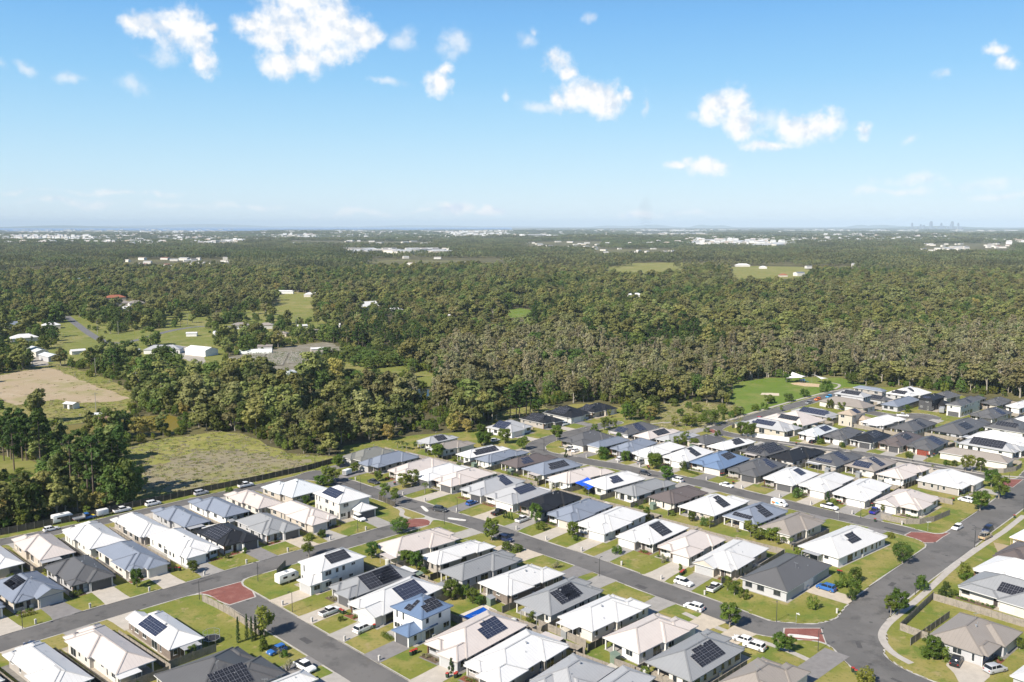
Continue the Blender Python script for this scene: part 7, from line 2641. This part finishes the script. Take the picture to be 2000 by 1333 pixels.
def shed(x, y, L, Wd, h, a, roofk, wallm, label, name='shed', gable=True, openside=False, cat='shed', group='sheds and outbuildings', rise=None):
    root = empty(name, (x, y, .02), a)
    tag(root, label, cat, group)
    m = MB()
    if openside:
        m.box(-L / 2, L / 2, Wd / 2 - .1, Wd / 2, 0, h)
        m.box(-L / 2, -L / 2 + .1, -Wd / 2, Wd / 2 - .1, 0, h)
        m.box(L / 2 - .1, L / 2, -Wd / 2, Wd / 2 - .1, 0, h)
        m.box(-L * .1, L * .1, -Wd / 2 + .02, Wd / 2 - .1, 0, h)
    else:
        m.box(-L / 2, L / 2, -Wd / 2, Wd / 2, -.2, h)
    obj('wall', m.mesh('wall', [wallm]), root)
    o = .35
    rise = rise if rise is not None else Wd * .16
    mb = MB()
    if gable:
        A = [(-L / 2 - o, -Wd / 2 - o, h - .05), (L / 2 + o, -Wd / 2 - o, h - .05), (L / 2 + o, 0, h + rise), (-L / 2 - o, 0, h + rise), (L / 2 + o, Wd / 2 + o, h - .05), (-L / 2 - o, Wd / 2 + o, h - .05)]
        mb.add(A, [(0, 1, 2, 3), (3, 2, 4, 5)], 0)
        B = [(p[0], p[1], p[2] - .12) for p in A]
        mb.add(B, [(3, 2, 1, 0), (5, 4, 2, 3)], 1)
        mb.add([A[0], A[1], B[1], B[0]], [(3, 2, 1, 0)], 1)
        mb.add([A[4], A[5], B[5], B[4]], [(3, 2, 1, 0)], 1)
        for s in (1, -1):
            xx = s * L / 2
            mb.add([(xx, -Wd / 2, h - .1), (xx, Wd / 2, h - .1), (xx, 0, h + rise - .1)], [(0, 1, 2) if s > 0 else (2, 1, 0)], 2)
    else:
        uvs_, cps = [], MB()
        hip(mb, uvs_, cps, -L / 2 - o, L / 2 + o, -Wd / 2 - o, Wd / 2 + o, h)
    mb.m = [min(q, 2) for q in mb.m]
    rf = mesh('roof', mb.v, mb.f, [RM[roofk], GUTM[roofk], wallm], mb.m)
    rf.uv_layers.new(name='UVMap')
    uvd = []
    for p in rf.polygons:
        for vi in p.vertices:
            c = rf.vertices[vi].co
            uvd += [c.x, abs(c.y)]
    rf.uv_layers[0].data.foreach_set('uv', np.array(uvd, np.float32))
    obj('roof', rf, root)
    return root


GREENW = material('green shed cladding', (.16, .30, .20), .7, .1)
RUSTW = material('weathered cladding', (.36, .25, .2), .8, .2)
SHW = WALLM[7]
for i, ((x, y), c, l) in enumerate(zip(SHEDS, (GREENW, WALLM[0], WALLM[6]), ('green', 'cream', 'long grey'))):
    shed(x, y, (9, 9, 17)[i], 8, 3.4, math.radians(-43), 'palegrey', c, '%s steel shed in the row beside the brown paddock' % l)
x, y = HOMESTEAD[0]
shed(x, y + 4, 24, 11, 3.0, math.radians(6), 'lightgrey', WALLM[1], 'long low grey roofed homestead among trees left of the nursery', 'homestead', False, cat='house')
x, y = WSHED[0]
shed(x, y + 2, 20, 11, 4.2, math.radians(-30), 'white', SHW, 'large white shed beside the gravel yard')
x, y = SMALLSHED[0]
shed(x, y, 6, 4, 2.6, math.radians(-20), 'white', SHW, 'small white open shed in the brown paddock', openside=True)
x, y = PONDSHED[0]
shed(x, y, 12, 4, 2.6, math.radians(12), 'palegrey', RUSTW, 'rusty lean to shed beside the olive pond')
PALMR = PALMS
for i, (x, y) in enumerate(PALMS):
    plant('palm', x, y, rng.uniform(9, 11), 2.5, 3000 + i, 'tall palm in the straight row above the brown paddock', 'palm', 'row of palms above the paddock', 'palm_tree')
for i, (x, y) in enumerate(ORCHARD):
    plant('ball', x, y, 3.2, 2.4, 3100 + i, 'small dark fruit tree in the orchard rows at the left edge', 'tree', 'orchard trees at the left edge', 'fruit_tree')
for i, (x, y) in enumerate(MANGO):
    plant('dense', x, y, rng.uniform(6.5, 8), 5.4, 3200 + i, 'rounded dark green mango tree in the grove by the nursery', 'tree', 'mango grove by the nursery', 'mango_tree')
POLEM = material('weathered power pole', (.33, .31, .28), .9, .15)
for i, (x, y) in enumerate(POLES):
    root = empty('power_pole', (x, y, 0), .7)
    tag(root, 'timber power pole standing %s' % ['at the edge of the brown paddock by the wood', 'above the olive pond', 'by the rusty pond shed', 'left beside the country road', 'by the hedge of the homestead', 'near the truck on the country road', 'between trees by the nursery'][i], 'power pole', 'power poles')
    m = MB()
    m.tube([(0, 0, 0), (0, 0, 11)], [.17, .11], 7)
    obj('post', m.mesh('post', [POLEM]), root)
    m = MB()
    m.box(-1.2, 1.2, -.06, .06, 10.2, 10.35)
    obj('crossarm', m.mesh('crossarm', [POLEM]), root)
# nursery benches and tunnels
BENCH = material('nursery bench', (.34, .32, .28), .85, .15, .5)
POTS = LEAF['round']
nb = np.array(FIELDS['nursery_yard'])
q = np.random.default_rng(77)
k = 0
ca, sa = math.cos(math.radians(10)), math.sin(math.radians(10))
for row in range(14):
    for c in range(8):
        lx, ly = -62 + c * 15, row * 4.2 - 34
        x, y = float(nb[:, 0].mean() + ca * lx - sa * ly), float(nb[:, 1].mean() + sa * lx + ca * ly)
        if not (inside(np.array([x]), np.array([y]), FIELDS['nursery_yard'])[0] and inside(np.array([x + 10]), np.array([y]), FIELDS['nursery_yard'])[0]):
            continue
        root = empty('nursery_bench', (x, y, .02), math.radians(10) + q.uniform(-.03, .03))
        tag(root, 'long grey plant bench in the nursery yard', 'bench', 'nursery plant benches')
        m = MB()
        m.box(0, 13, 0, 1.6, .7, .78)
        for xx in (.3, 4.4, 8.6, 12.6):
            for yy in (.1, 1.5):
                m.box(xx, xx + .08, yy - .04, yy + .04, 0, 2.2 if xx in (.3, 12.6) else .7)
        obj('table', m.mesh('table', [BENCH]), root)
        if q.random() < .7:
            n = 26
            v, f = leaf_quads([(q.uniform(.4, 12.6), q.uniform(.2, 1.4), 1.0) for _ in range(n)], [.28] * n, 8, .14, q)
            o = obj('potted_plants', np_mesh('potted_plants', v, f, [POTS]), root)
            o['kind'] = 'stuff'
        k += 1
POLYF = material('poly tunnel film', (.62, .64, .62), .5, .06)
for i, (x, y) in enumerate(POLY):
    m = MB()
    n = 10
    L = (22, 9)[i]
    A = [(4.0 * math.cos(math.pi * k / n), 2.9 * math.sin(math.pi * k / n)) for k in range(n + 1)]
    v = [(-L / 2, a, b) for a, b in A] + [(L / 2, a, b) for a, b in A]
    f = [(k, k + 1, n + 2 + k, n + 1 + k) for k in range(n)] + [tuple(range(n, -1, -1)), tuple(range(n + 1, 2 * n + 2))]
    o = obj('poly_tunnel', mesh('poly_tunnel', v, f, [POLYF]), None, (x, y, 0), math.radians(10 + 60 * i))
    tag(o, 'white arched plastic tunnel %s' % ('at the left end of the nursery' if i == 0 else 'at the near corner of the nursery'), 'greenhouse', 'nursery tunnels')
# house under construction at the right edge
x, y = CONSTR[0]
root = empty('unfinished_house', (x, y, .12), math.radians(40))
tag(root, 'half built house with white sarking roof and bare timber frame at the right edge', 'house')
TIMB = material('raw timber', (.55, .42, .24), .8, .12)
SARK = material('white sarking', (.78, .79, .80), .5, .05)
mb, uvs_, cps = MB(), [], MB()
hip(mb, uvs_, cps, 0, 18, -11, 0, 2.9)
rf = mesh('roof', mb.v, mb.f, [SARK, TIMB, SARK], mb.m, uv=uvs_)
obj('roof', rf, root)
m = MB()
for i in range(14):
    t = i / 13
    m.bar((.3, -10.7 + t * 10.4, 2.95), (5.2, -5.5, 4.95 if abs(t - .5) < .3 else 3.6), .09)
for t in np.linspace(0, 1, 22):
    m.bar((.4 + 17.2 * t, -10.6, 0), (.4 + 17.2 * t, -10.6, 2.7), .09)
    m.bar((.4, -10.6 + 10.2 * t, 0), (.4, -10.6 + 10.2 * t, 2.7), .09)
for zz in (.05, 1.3, 2.65):
    m.bar((.4, -10.6, zz), (17.6, -10.6, zz), .09)
    m.bar((.4, -10.6, zz), (.4, -.4, zz), .09)
obj('timber_frame', m.mesh('timber_frame', [TIMB]), root)
m = MB()
m.box(.8, 17.2, -10.2, -.8, 0, 2.6)
obj('wrap_wall', m.mesh('wrap_wall', [SARK]), root)
tag(obj('building_site_ground', flat_poly([(x - 8, y - 12), (x + 6, y - 22), (x + 12, y - 8), (x - 2, y + 4)], .13, 'site', [BARE])), kind='structure')

# ------------------------------------------------------------------ the person on the drive
SHIRT = material('dark clothing', (.02, .022, .03), .85, .1)
SKIN = material('skin', (.45, .27, .19), .6, .05)
HAIR = material('dark hair', (.03, .02, .015), .7, .1)
pr = empty('person', (*PERSON[0], .15), 2.4)
tag(pr, 'person in dark clothing standing on a drive beside a white pickup', 'person')
J = {'pel': (0, 0, .95), 'waist': (0, 0, 1.12), 'chest': (0, .01, 1.36), 'neck': (0, 0, 1.52), 'head': (0, .02, 1.63), 'top': (0, .01, 1.76),
     'shl': (-.19, 0, 1.44), 'ell': (-.25, .02, 1.16), 'wrl': (-.25, .10, .92), 'hal': (-.25, .12, .82), 'shr': (.19, 0, 1.44), 'elr': (.26, .01, 1.16), 'wrr': (.23, .14, .95), 'har': (.22, .17, .86),
     'hil': (-.10, 0, .90), 'knl': (-.11, .03, .50), 'anl': (-.12, -.02, .09), 'tol': (-.13, .14, .04), 'hir': (.10, 0, .90), 'knr': (.12, .05, .50), 'anr': (.14, .02, .09), 'tor': (.16, .18, .04)}
RD = dict(pel=.14, waist=.13, chest=.15, neck=.055, head=.095, top=.07, shl=.065, ell=.045, wrl=.03, hal=.035, shr=.065, elr=.045, wrr=.03, har=.035, hil=.09, knl=.06, anl=.04, tol=.035, hir=.09, knr=.06, anr=.04, tor=.035)
ED_ = ['pel-waist', 'waist-chest', 'chest-neck', 'neck-head', 'head-top', 'chest-shl', 'shl-ell', 'ell-wrl', 'wrl-hal', 'chest-shr', 'shr-elr', 'elr-wrr', 'wrr-har', 'pel-hil', 'hil-knl', 'knl-anl', 'anl-tol', 'pel-hir', 'hir-knr', 'knr-anr', 'anr-tor']
names = list(J)
me = bpy.data.meshes.new('body')
me.from_pydata([J[k] for k in names], [(names.index(a), names.index(b)) for a, b in (e.split('-') for e in ED_)], [])
me.materials.append(SHIRT)
body = obj('body', me, pr)
sk = body.modifiers.new('skin', 'SKIN')
for i, k in enumerate(names):
    me.skin_vertices[0].data[i].radius = (RD[k], RD[k])
me.skin_vertices[0].data[0].use_root = True
body.modifiers.new('sub', 'SUBSURF').levels = 1
dg = bpy.context.evaluated_depsgraph_get()
bme = bpy.data.meshes.new_from_object(body.evaluated_get(dg))
body.modifiers.clear()
body.data = bme
bme.materials.clear()
for mm in (SHIRT, SKIN, HAIR):
    bme.materials.append(mm)
for p in bme.polygons:
    c = p.center
    p.material_index = 2 if (c.z > 1.68 or (c.z > 1.58 and c.y < -.03)) else (1 if c.z > 1.5 or (abs(c.x) > .2 and c.z < 1.12) else 0)
    p.use_smooth = True

# ------------------------------------------------------------------ houses in the wood, far town, skyline
WW = {k: WALLM[i] for i, k in enumerate(('a', 'b', 'c', 'd'))}
WHT = ['in a gap of the right hand wood', 'with steep roof in the middle of the wood', 'low shed right of the steep roofed house', 'long roof deep in the right hand wood', 'among dark trees at upper left', 'small outbuilding at upper left', 'hip roof among palms at left', 'bungalow with dark panels at left', 'shed behind the big round tree at left', 'bungalow between the red roof and the white one',
       'half hidden left of the other bungalow', 'house at the far left edge', 'shed beside the open paddock', 'row of vans beyond the open paddock', 'roof at the right of the dry field', 'roof right of the dry field by bushes', 'block above the dry field', 'house behind the steep roofed one', 'tiny shed on the green strip', 'hut among the trees of the centre', 'dark shed at the far left edge', 'barn beside the dry field', 'hut at the right end of the nursery', 'hut above the nursery tunnels', 'hut behind the nursery trees', 'roof left of the big dark trees', 'hut above the nursery yard', 'caravan shed above the nursery', 'shed at the end of the palm row', 'shed beside the country road', 'cottage above the country road', 'roof behind the mango grove trees', 'cabin right of the nursery', 'cabin by the tall round trees']
for i, (x, y, c, L, Wd, a) in enumerate(WOOD_HOUSES):
    cw = {'white': 'white', 'taupe': 'taupe', 'red': 'red', 'paleblue': 'pale blue', 'bluegrey': 'blue grey'}[c]
    shed(x, y, L, Wd, 3.2 if L > 11 else 2.6, math.radians(a), c, WALLM[i % 4], '%s roofed %s' % (cw, WHT[i]), 'woodland_house', i == 1 or L < 11, cat='house', group='houses in the wood', rise=5.0 if i == 1 else None)
FARM_ = dict(w=['white', 'white', 'palegrey', 'cream', 'lightgrey', 'white'], m=['cream', 'white', 'taupe', 'red', 'tan', 'white'], c=['olivegrey', 'bluegrey', 'white', 'lightgrey', 'paleblue'])
fr_ = random.Random(21)
FARMESH = {}


def far_mesh(k, shape):
    if (k, shape) in FARMESH:
        return FARMESH[k, shape]
    m = MB()
    m.box(-.5, .5, -.5, .5, 0, .8, 1)
    if shape:
        m.add([(-.52, -.53, .78), (.52, -.53, .78), (.52, 0, 1.0), (-.52, 0, 1.0), (.52, .53, .78), (-.52, .53, .78)], [(0, 1, 2, 3), (3, 2, 4, 5)], 0)
        m.add([(.5, -.5, .8), (.5, .5, .8), (.5, 0, .99)], [(0, 1, 2)], 1)
        m.add([(-.5, -.5, .8), (-.5, .5, .8), (-.5, 0, .99)], [(2, 1, 0)], 1)
    else:
        m.box(-.52, .52, -.52, .52, .8, .88, 0)
        m.box(-.3, -.1, -.2, .1, .88, .98, 0)
    FARMESH[k, shape] = m.mesh('far_building', [CAPM[k], WALLM[fr_.choice([0, 2, 3, 5])]])
    return FARMESH[k, shape]


FBL = ['white roofed warehouse in the industrial strip left of centre', 'huge white warehouse in the estate near the horizon centre', 'large white factory right of the smoke', 'long white warehouse near the horizon at left', 'white roofed works building at left', 'white store by the tall mast at left',
       'pale house in the far suburb at upper left', 'white roof in the far suburb right of centre', 'pale works near the smoke on the horizon', 'reddish roof in the far suburb at right', 'pale house in the wood at far right', 'pale house in the wood at upper left', 'coloured roof among dark trees at the left edge',
       'pale building in the far suburb below the sea', 'pale building in the wood near the centre', 'white roof in the small cluster at far right', 'pale works right of the centre', 'tiny pale roof on the far plain below the sea', 'tiny pale roof on the far plain at right', 'tiny pale roof on the far plain at left', 'tiny pale roof below the hills at right',
       'lone white building in the middle wood', 'pale roof in the wood above the far field', 'low roof beside the dry field', 'half hidden roof in the middle wood']
for ci, (quad, n, size, pal) in enumerate(FAR_BUILDINGS):
    a, b, c, d = [np.array(p) for p in quad]
    for i in range(int(n * 1.7)):
        s, t = fr_.random(), fr_.random()
        p = (a * (1 - s) + b * s) * (1 - t) + (d * (1 - s) + c * s) * t
        k = fr_.choice(FARM_[pal])
        L = size * fr_.uniform(.6, 1.5)
        Wd = L * fr_.uniform(.45, .8)
        big = size > 35
        hgt = fr_.uniform(9, 13) if big else fr_.uniform(5, 7.5)
        if size > 80:
            hgt = fr_.uniform(12, 17)
        o = obj('warehouse' if big else 'far_house', far_mesh(k, 0 if big and fr_.random() < .5 else 1), None, (p[0], p[1], float(hz(p[0], p[1]))), fr_.uniform(-.5, .9), (L, Wd, hgt))
        tag(o, FBL[ci], 'building', 'far buildings: ' + FBL[ci].split(' ', 1)[1])
# the far suburbs beyond counting: one mass of small pale roofs
q = np.random.default_rng(5)
m = MB()
mk = []
while len(mk) < 2000:
    d_ = 4000 * (13500 / 4000) ** q.random()
    a_ = q.uniform(-.56, .56)
    x, y = d_ * math.sin(a_), d_ * math.cos(a_)
    cl_ = math.sin(x / 900 + 2.1) * math.sin(y / 1300 + .5) + .7 * math.sin(x / 370 - y / 520 + 1)
    if cl_ < .25 - (.9 if a_ < .12 and d_ > 5500 else 0) + q.uniform(-.2, .4):
        continue
    sz = q.uniform(9, 20) * (1 + d_ / 9000)
    w_ = sz * q.uniform(.4, .7)
    h_ = q.uniform(12, 18)
    z_ = float(hz(x, y))
    k_ = int(q.integers(0, 6))
    m.box(x - sz / 2, x + sz / 2, y - w_ / 2, y + w_ / 2, z_, z_ + h_ * .85, 6 if k_ != 3 else 7)
    m.add([(x - sz * .55, y - w_ * .6, z_ + h_ * .85), (x + sz * .55, y - w_ * .6, z_ + h_ * .85), (x + sz * .4, y, z_ + h_ * 1.1), (x - sz * .4, y, z_ + h_ * 1.1), (x + sz * .55, y + w_ * .6, z_ + h_ * .85), (x - sz * .55, y + w_ * .6, z_ + h_ * .85)],
          [(0, 1, 2, 3), (3, 2, 4, 5), (1, 4, 2), (5, 0, 3)], k_)
    mk.append(1)
tag(obj('far_suburb', m.mesh('far_suburb', [CAPM['white'], GUTM['white'], GUTM['cream'], GUTM['tan'], GUTM['lightgrey'], GUTM['white'], WALLM[7], WALLM[0]])), 'mass of tiny pale roofs of the far off suburbs', 'suburb', kind='stuff')
# garden sheds, tanks and clotheslines behind the houses
TANKM = material('rainwater tank', (.50, .50, .46), .6, .06)
GSHED = [material('garden shed green', (.17, .22, .17), .6, .08), material('garden shed cream', (.52, .48, .40), .6, .08), material('garden shed grey', (.26, .27, .28), .6, .08)]
gr = random.Random(12)
m = MB()
m.tube([(0, 0, 0), (0, 0, .05), (0, 0, 1.9), (0, 0, 2.1)], [.62, .65, .65, .2], 14)
TANK = m.mesh('water_tank', [TANKM])
m = MB()
m.tube([(0, 0, 0), (0, 0, 1.9)], [.03, .03], 6)
for k in range(4):
    a_ = k * math.pi / 2
    m.bar((0, 0, 1.75), (1.5 * math.cos(a_), 1.5 * math.sin(a_), 1.95), .03)
for rr_ in (.7, 1.1, 1.5):
    for k in range(4):
        a_, b_ = k * math.pi / 2, (k + 1) * math.pi / 2
        m.bar((rr_ * math.cos(a_), rr_ * math.sin(a_), 1.75 + .13 * rr_), (rr_ * math.cos(b_), rr_ * math.sin(b_), 1.75 + .13 * rr_), .012)
LINE = m.mesh('clothesline', [METAL])
for d in HOUSES:
    row, hid, colr, st, fr, ox, oy, ang, U, V, _s = d
    if math.hypot(ox, oy) > 400:
        continue
    n_ = rowcount_name[hid]
    ca, sa = math.cos(ang), math.sin(ang)
    D, Wd = (U, V) if fr in 'ac' else (V, U)

    def back(s_, t_):
        lx, ly = {'a': (U + t_, s_), 'c': (-t_, s_), 'b': (s_, V + t_), 'd': (s_, -t_)}[fr]
        return ox + ca * lx - sa * ly, oy + sa * lx + ca * ly
    for k in range(2):
        s_, t_ = gr.uniform(.1, .9) * Wd, gr.uniform(1.4, 2.6)
        x, y = back(s_, t_)
        u_ = gr.random()
        if in_house(x, y, .9) or road_d(x, y) < 4:
            continue
        if u_ < .30:
            root = empty('garden_shed', (x, y, .12), ang)
            tag(root, 'small metal garden shed behind ' + n_, 'shed', 'garden sheds')
            m = MB()
            m.box(-.8, .8, -.75, .75, 0, 1.8)
            obj('wall', m.mesh('wall', [gr.choice(GSHED)]), root)
            m = MB()
            m.add([(-.9, -.85, 1.78), (.9, -.85, 1.78), (.9, .85, 2.1), (-.9, .85, 2.1), (-.9, -.85, 1.72), (.9, -.85, 1.72), (.9, .85, 2.04), (-.9, .85, 2.04)], [(0, 1, 2, 3), (7, 6, 5, 4), (0, 4, 5, 1), (1, 5, 6, 2), (2, 6, 7, 3), (3, 7, 4, 0)])
            obj('roof', m.mesh('roof', [gr.choice(GSHED)]), root)
            break
        elif u_ < .42:
            tag(obj('water_tank', TANK, None, (x, y, .12)), 'round pale rainwater tank behind ' + n_, 'water tank', 'rainwater tanks')
            break
        elif u_ < .55:
            tag(obj('clothesline', LINE, None, (x, y, .12), gr.uniform(0, 1)), 'rotary clothesline behind ' + n_, 'clothesline', 'clotheslines')
            break
        elif u_ < .9:
            kk = gr.choice(['ball', 'ball', 'round', 'loose', 'yucca'])
            plant(kk, x, y, {'ball': gr.uniform(1.2, 2.2), 'round': 3.2, 'loose': 3.0, 'yucca': 2.0}[kk], {'ball': gr.uniform(.8, 1.3), 'round': 1.3, 'loose': 1.3, 'yucca': 1.0}[kk], gr.randint(0, 9999), 'leafy %s growing behind %s' % (KNAME[kk][1].split(' ', 1)[1], n_), KNAME[kk][2], 'backyard plants', KNAME[kk][0])
            break
TOWERM = material('hazy tower glass', (.16, .20, .26), .4, .15, .01)
for i, (x, y, hpx) in enumerate(SKYLINE):
    hgt = hpx * 1.3 * 22800 / 1745.
    w = 30 + (i * 13) % 22
    m = MB()
    m.box(-w / 2, w / 2, -w / 2, w / 2, 0, hgt * .86)
    m.box(-w * .36, w * .36, -w * .36, w * .36, hgt * .86, hgt)
    m.box(-w * .62, w * .62, -w * .62, w * .62, 0, 18)
    o = obj('city_tower', m.mesh('city_tower', [TOWERM]), None, (x, y, 0), .3)
    tag(o, '%s from left of the hazy city towers on the right horizon' % (['first', 'second', 'third', 'fourth', 'fifth', 'sixth', 'seventh', 'eighth', 'ninth', 'tenth', 'eleventh', 'twelfth', 'thirteenth', 'fourteenth', 'fifteenth', 'sixteenth', 'seventeenth'][sorted(range(len(SKYLINE)), key=lambda q: SKYLINE[q][0]).index(i)]), 'tower', 'city skyline')

# ------------------------------------------------------------------ smoke of a distant burn
sm = bpy.data.materials.new('grey smoke')
sm.use_nodes = True
sn = sm.node_tree
sn.nodes.remove(sn.nodes['Principled BSDF'])
sv_ = sn.nodes.new('ShaderNodeVolumePrincipled')
sv_.inputs['Color'].default_value = (.34, .40, .50, 1)
sv_.inputs['Density'].default_value = .0013
sn.links.new(sv_.outputs[0], sn.nodes['Material Output'].inputs['Volume'])
m = MB()
for (cx, cz, rx, rz) in ((0, 28, 130, 24), (255, 24, 115, 18), (-60, 178, 60, 122)):
    nlat, nlon = 8, 14
    v = [(cx, 0, cz + rz)] + [(cx + rx * math.sin(math.pi * i / nlat) * math.cos(2 * math.pi * j / nlon), rx * .8 * math.sin(math.pi * i / nlat) * math.sin(2 * math.pi * j / nlon), cz + rz * math.cos(math.pi * i / nlat)) for i in range(1, nlat) for j in range(nlon)] + [(cx, 0, cz - rz)]
    f = [(0, 1 + j, 1 + (j + 1) % nlon) for j in range(nlon)]
    for i in range(nlat - 2):
        for j in range(nlon):
            a_, b_ = 1 + i * nlon + j, 1 + i * nlon + (j + 1) % nlon
            f.append((a_, a_ + nlon, b_ + nlon, b_))
    L_ = len(v) - 1
    f += [(L_, L_ - nlon + (j + 1) % nlon, L_ - nlon + j) for j in range(nlon)]
    m.add(v, f)
o = obj('smoke', m.mesh('smoke', [sm]), None, (1080, 6900, 12))
tag(o, 'thin grey smoke drifting up from a burn on the far plain', 'smoke', kind='stuff')

# ------------------------------------------------------------------ the air between here and the horizon
hv = [(-45000, -900, -30), (45000, -900, -30), (45000, 62000, -30), (-45000, 62000, -30), (-45000, -900, 330), (45000, -900, 330), (45000, 62000, 330), (-45000, 62000, 330)]
hm = bpy.data.materials.new('haze air')
hm.use_nodes = True
hn = hm.node_tree
hn.nodes.remove(hn.nodes['Principled BSDF'])
pv = hn.nodes.new('ShaderNodeVolumePrincipled')
pv.inputs['Color'].default_value = (.70, .86, 1.0, 1)
pv.inputs['Density'].default_value = 4.6e-5
pv.inputs['Anisotropy'].default_value = -0.15
hn.links.new(pv.outputs[0], hn.nodes['Material Output'].inputs['Volume'])
hz_o = obj('haze', mesh('haze', hv, [(3, 2, 1, 0), (4, 5, 6, 7), (0, 1, 5, 4), (1, 2, 6, 5), (2, 3, 7, 6), (3, 0, 4, 7)], [hm]))
tag(hz_o, 'thin pale blue haze over the far plain', 'haze', kind='stuff')
